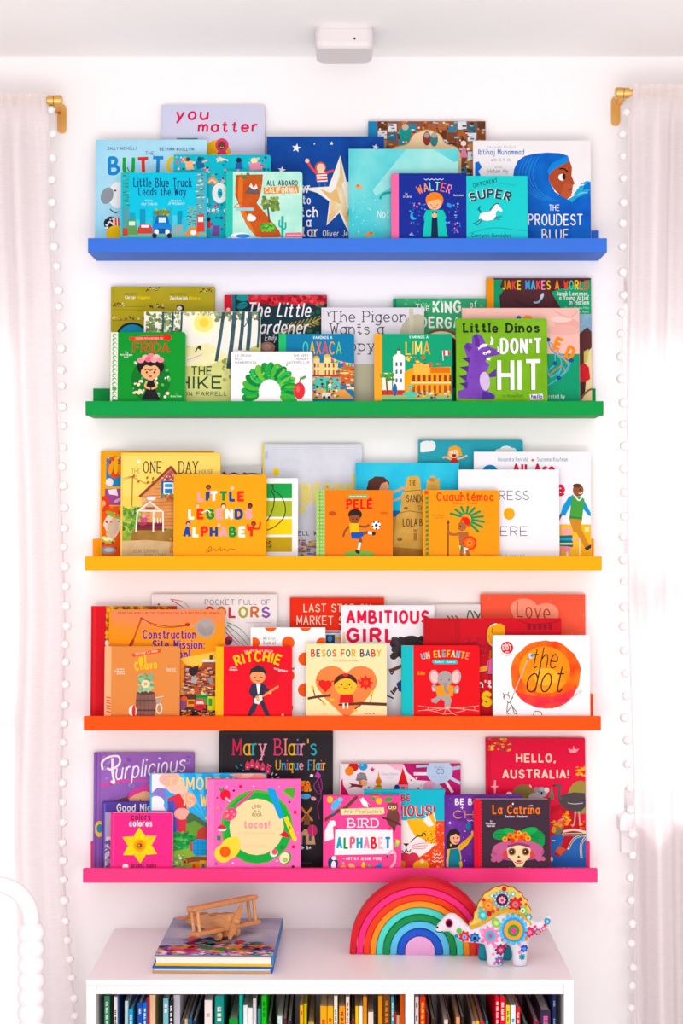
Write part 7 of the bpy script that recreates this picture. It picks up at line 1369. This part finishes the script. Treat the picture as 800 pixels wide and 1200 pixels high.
# eye and mouth
disc('eye', 134, 268, 22, '#c8205a', dn, bvh, .001, sq=1.15, n=24); disc('pupil', 134, 268, 14, '#2a1020', dn, bvh, .0022, sq=1.25, n=20)
bm = bmesh.new(); pts = []
for u, v in ((54, 318), (66, 326), (82, 328), (98, 322)):
    x, z = dp(u, v); y = front_y(x, z, bvh); pts.append((x, (y if y is not None else 0) - .0006, z))
add_tube(bm, pts, .0011, 8); bm_obj('mouth', bm, felt('black_yarn', '#2a2024'), dn)
x, z = dp(56, 290); disc('nostril', 66, 298, 5, '#2a2024', dn, bvh, .0008, n=10)
# sail flowers
SY_ = -.0072
def sfl(u, v, r, layers):
    root = None
    for i, (s_, c, pt) in enumerate(layers):
        o = disc('flower' if i == 0 else 'flower_centre', u, v, r * s_, c, sail, None, .0008 + .0013 * i, pt, .3 if pt else 0, SY_)
        if i == 0: pass
sfl(446, 132, 60, [(1, '#58b4cc', 14), (.8, '#c8dce8', 12), (.6, '#5a1f3a', 0), (.38, '#e0a8c8', 8), (.14, '#c83a6a', 0)])
sfl(366, 166, 40, [(1, '#f0832a', 9), (.45, '#f4b050', 0), (.2, '#e05a1c', 0)])
sfl(524, 160, 44, [(1, '#d8283a', 8), (.4, '#e86a7a', 0), (.16, '#2a8a5a', 0)])
sfl(568, 196, 30, [(1, '#8fc86a', 8), (.5, '#e0ecc0', 0), (.22, '#3a8a5a', 0)])
sfl(334, 224, 34, [(1, '#3fb8c0', 7), (.4, '#8fdce0', 0)])
sfl(602, 236, 24, [(1, '#3fb0c0', 7), (.45, '#c8e8e8', 0)])
sfl(512, 100, 16, [(1, '#58c0c8', 6), (.4, '#f0f0e0', 0)]); sfl(388, 108, 18, [(1, '#a8c8b0', 6), (.4, '#f0e0a0', 0)]); sfl(318, 186, 13, [(1, '#58b8b8', 6)])
for u, v, r, c in ((459, 68, 14, '#c02030'), (338, 134, 10, '#c8342a'), (370, 214, 15, '#b81f34'), (394, 200, 11, '#c8342a'), (556, 130, 11, '#c02030'), (588, 160, 9, '#d85a2a'), (492, 190, 10, '#c02030'), (420, 190, 9, '#d8622a'), (548, 226, 9, '#c8342a')): disc('bead', u, v, r, c, sail, None, .0016, n=16, y_fix=SY_)
# twisted braid where sail meets back
bm = bmesh.new(); bp = catmull([(262.0, 298.0), (300.0, 284.0), (350.0, 258.0), (400.0, 224.0), (450.0, 198.0), (500.0, 194.0), (550.0, 212.0), (590.0, 246.0), (618.0, 278.0)], 6)
for s_ in (0, math.pi):
    pts = []
    for k, p in enumerate(bp):
        x, z = dp(*p); y = front_y(x, z - .004, bvh); y = min(-.0085, (y if y is not None else -.0085) * .6 - .004); a = k * .9 + s_
        pts.append((x, y + .0016 * math.sin(a), z + .0018 * math.cos(a)))
    add_tube(bm, pts, .0019, 8)
bm_obj('braid', bm, felt('gold_yarn', '#eab030'), dn)

# ================================================================== white bed end with a bobbin-turned post
BD = 2.72
k_ = BD / F
px_, pz_ = wx(36.5, BD), 0
bed = emptyobj('bed', (px_, BD - CAMD, 0), 'white bed end with bobbin-turned post at lower left', 'bed')
M_bed = paint('white_bed_paint', '#e9e2e6', .35, 0, 1, .45)
prof = []
ztop_turn = wz(1084, BD)
bead = 18.6 * k_
z = ztop_turn; nb = 0
prof.append((ztop_turn + .004, .0148)); 
while z - bead > 0.06:
    for q in range(9):
        t_ = (q + .5) / 9
        prof.append((z - bead * t_, .0175 + (.0238 - .0175) * math.sin(math.pi * t_) ** .6))
    z -= bead
prof.append((z, .0175)); prof.append((z - .006, .017)); prof.append((0.0, .014))
bm = bmesh.new(); add_tube(bm, [(0, 0, zz) for zz, r in prof], [r for zz, r in prof], 28); bm_obj('post', bm, M_bed, bed, smooth=True)
r_ = 0.0146; zc = wz(1036.5, BD); Rb = .062
pts = [(0, 0, ztop_turn - .002), (0, 0, zc - Rb)] + [(-Rb + Rb * math.cos(R_(a)), 0, zc - Rb + Rb * math.sin(R_(a))) for a in range(6, 91, 7)] + [(-.95 + Rb, 0, zc)] + [(-.95 + Rb - Rb * math.sin(R_(a)), 0, zc - Rb + Rb * math.cos(R_(a))) for a in range(0, 91, 7)] + [(-.95, 0, ztop_turn - .002)]
bm = bmesh.new(); add_tube(bm, pts, r_, 24); bm_obj('top_rail', bm, M_bed, bed, smooth=True)
bm = bmesh.new(); add_tube(bm, [(-.95, 0, zz) for zz, r in prof], [r for zz, r in prof], 28); bm_obj('post', bm, M_bed, bed, smooth=True)
bm = bmesh.new(); add_tube(bm, [(-.94, 0, .34), (-.01, 0, .34)], .016, 20); bm_obj('lower_rail', bm, M_bed, bed, smooth=True)
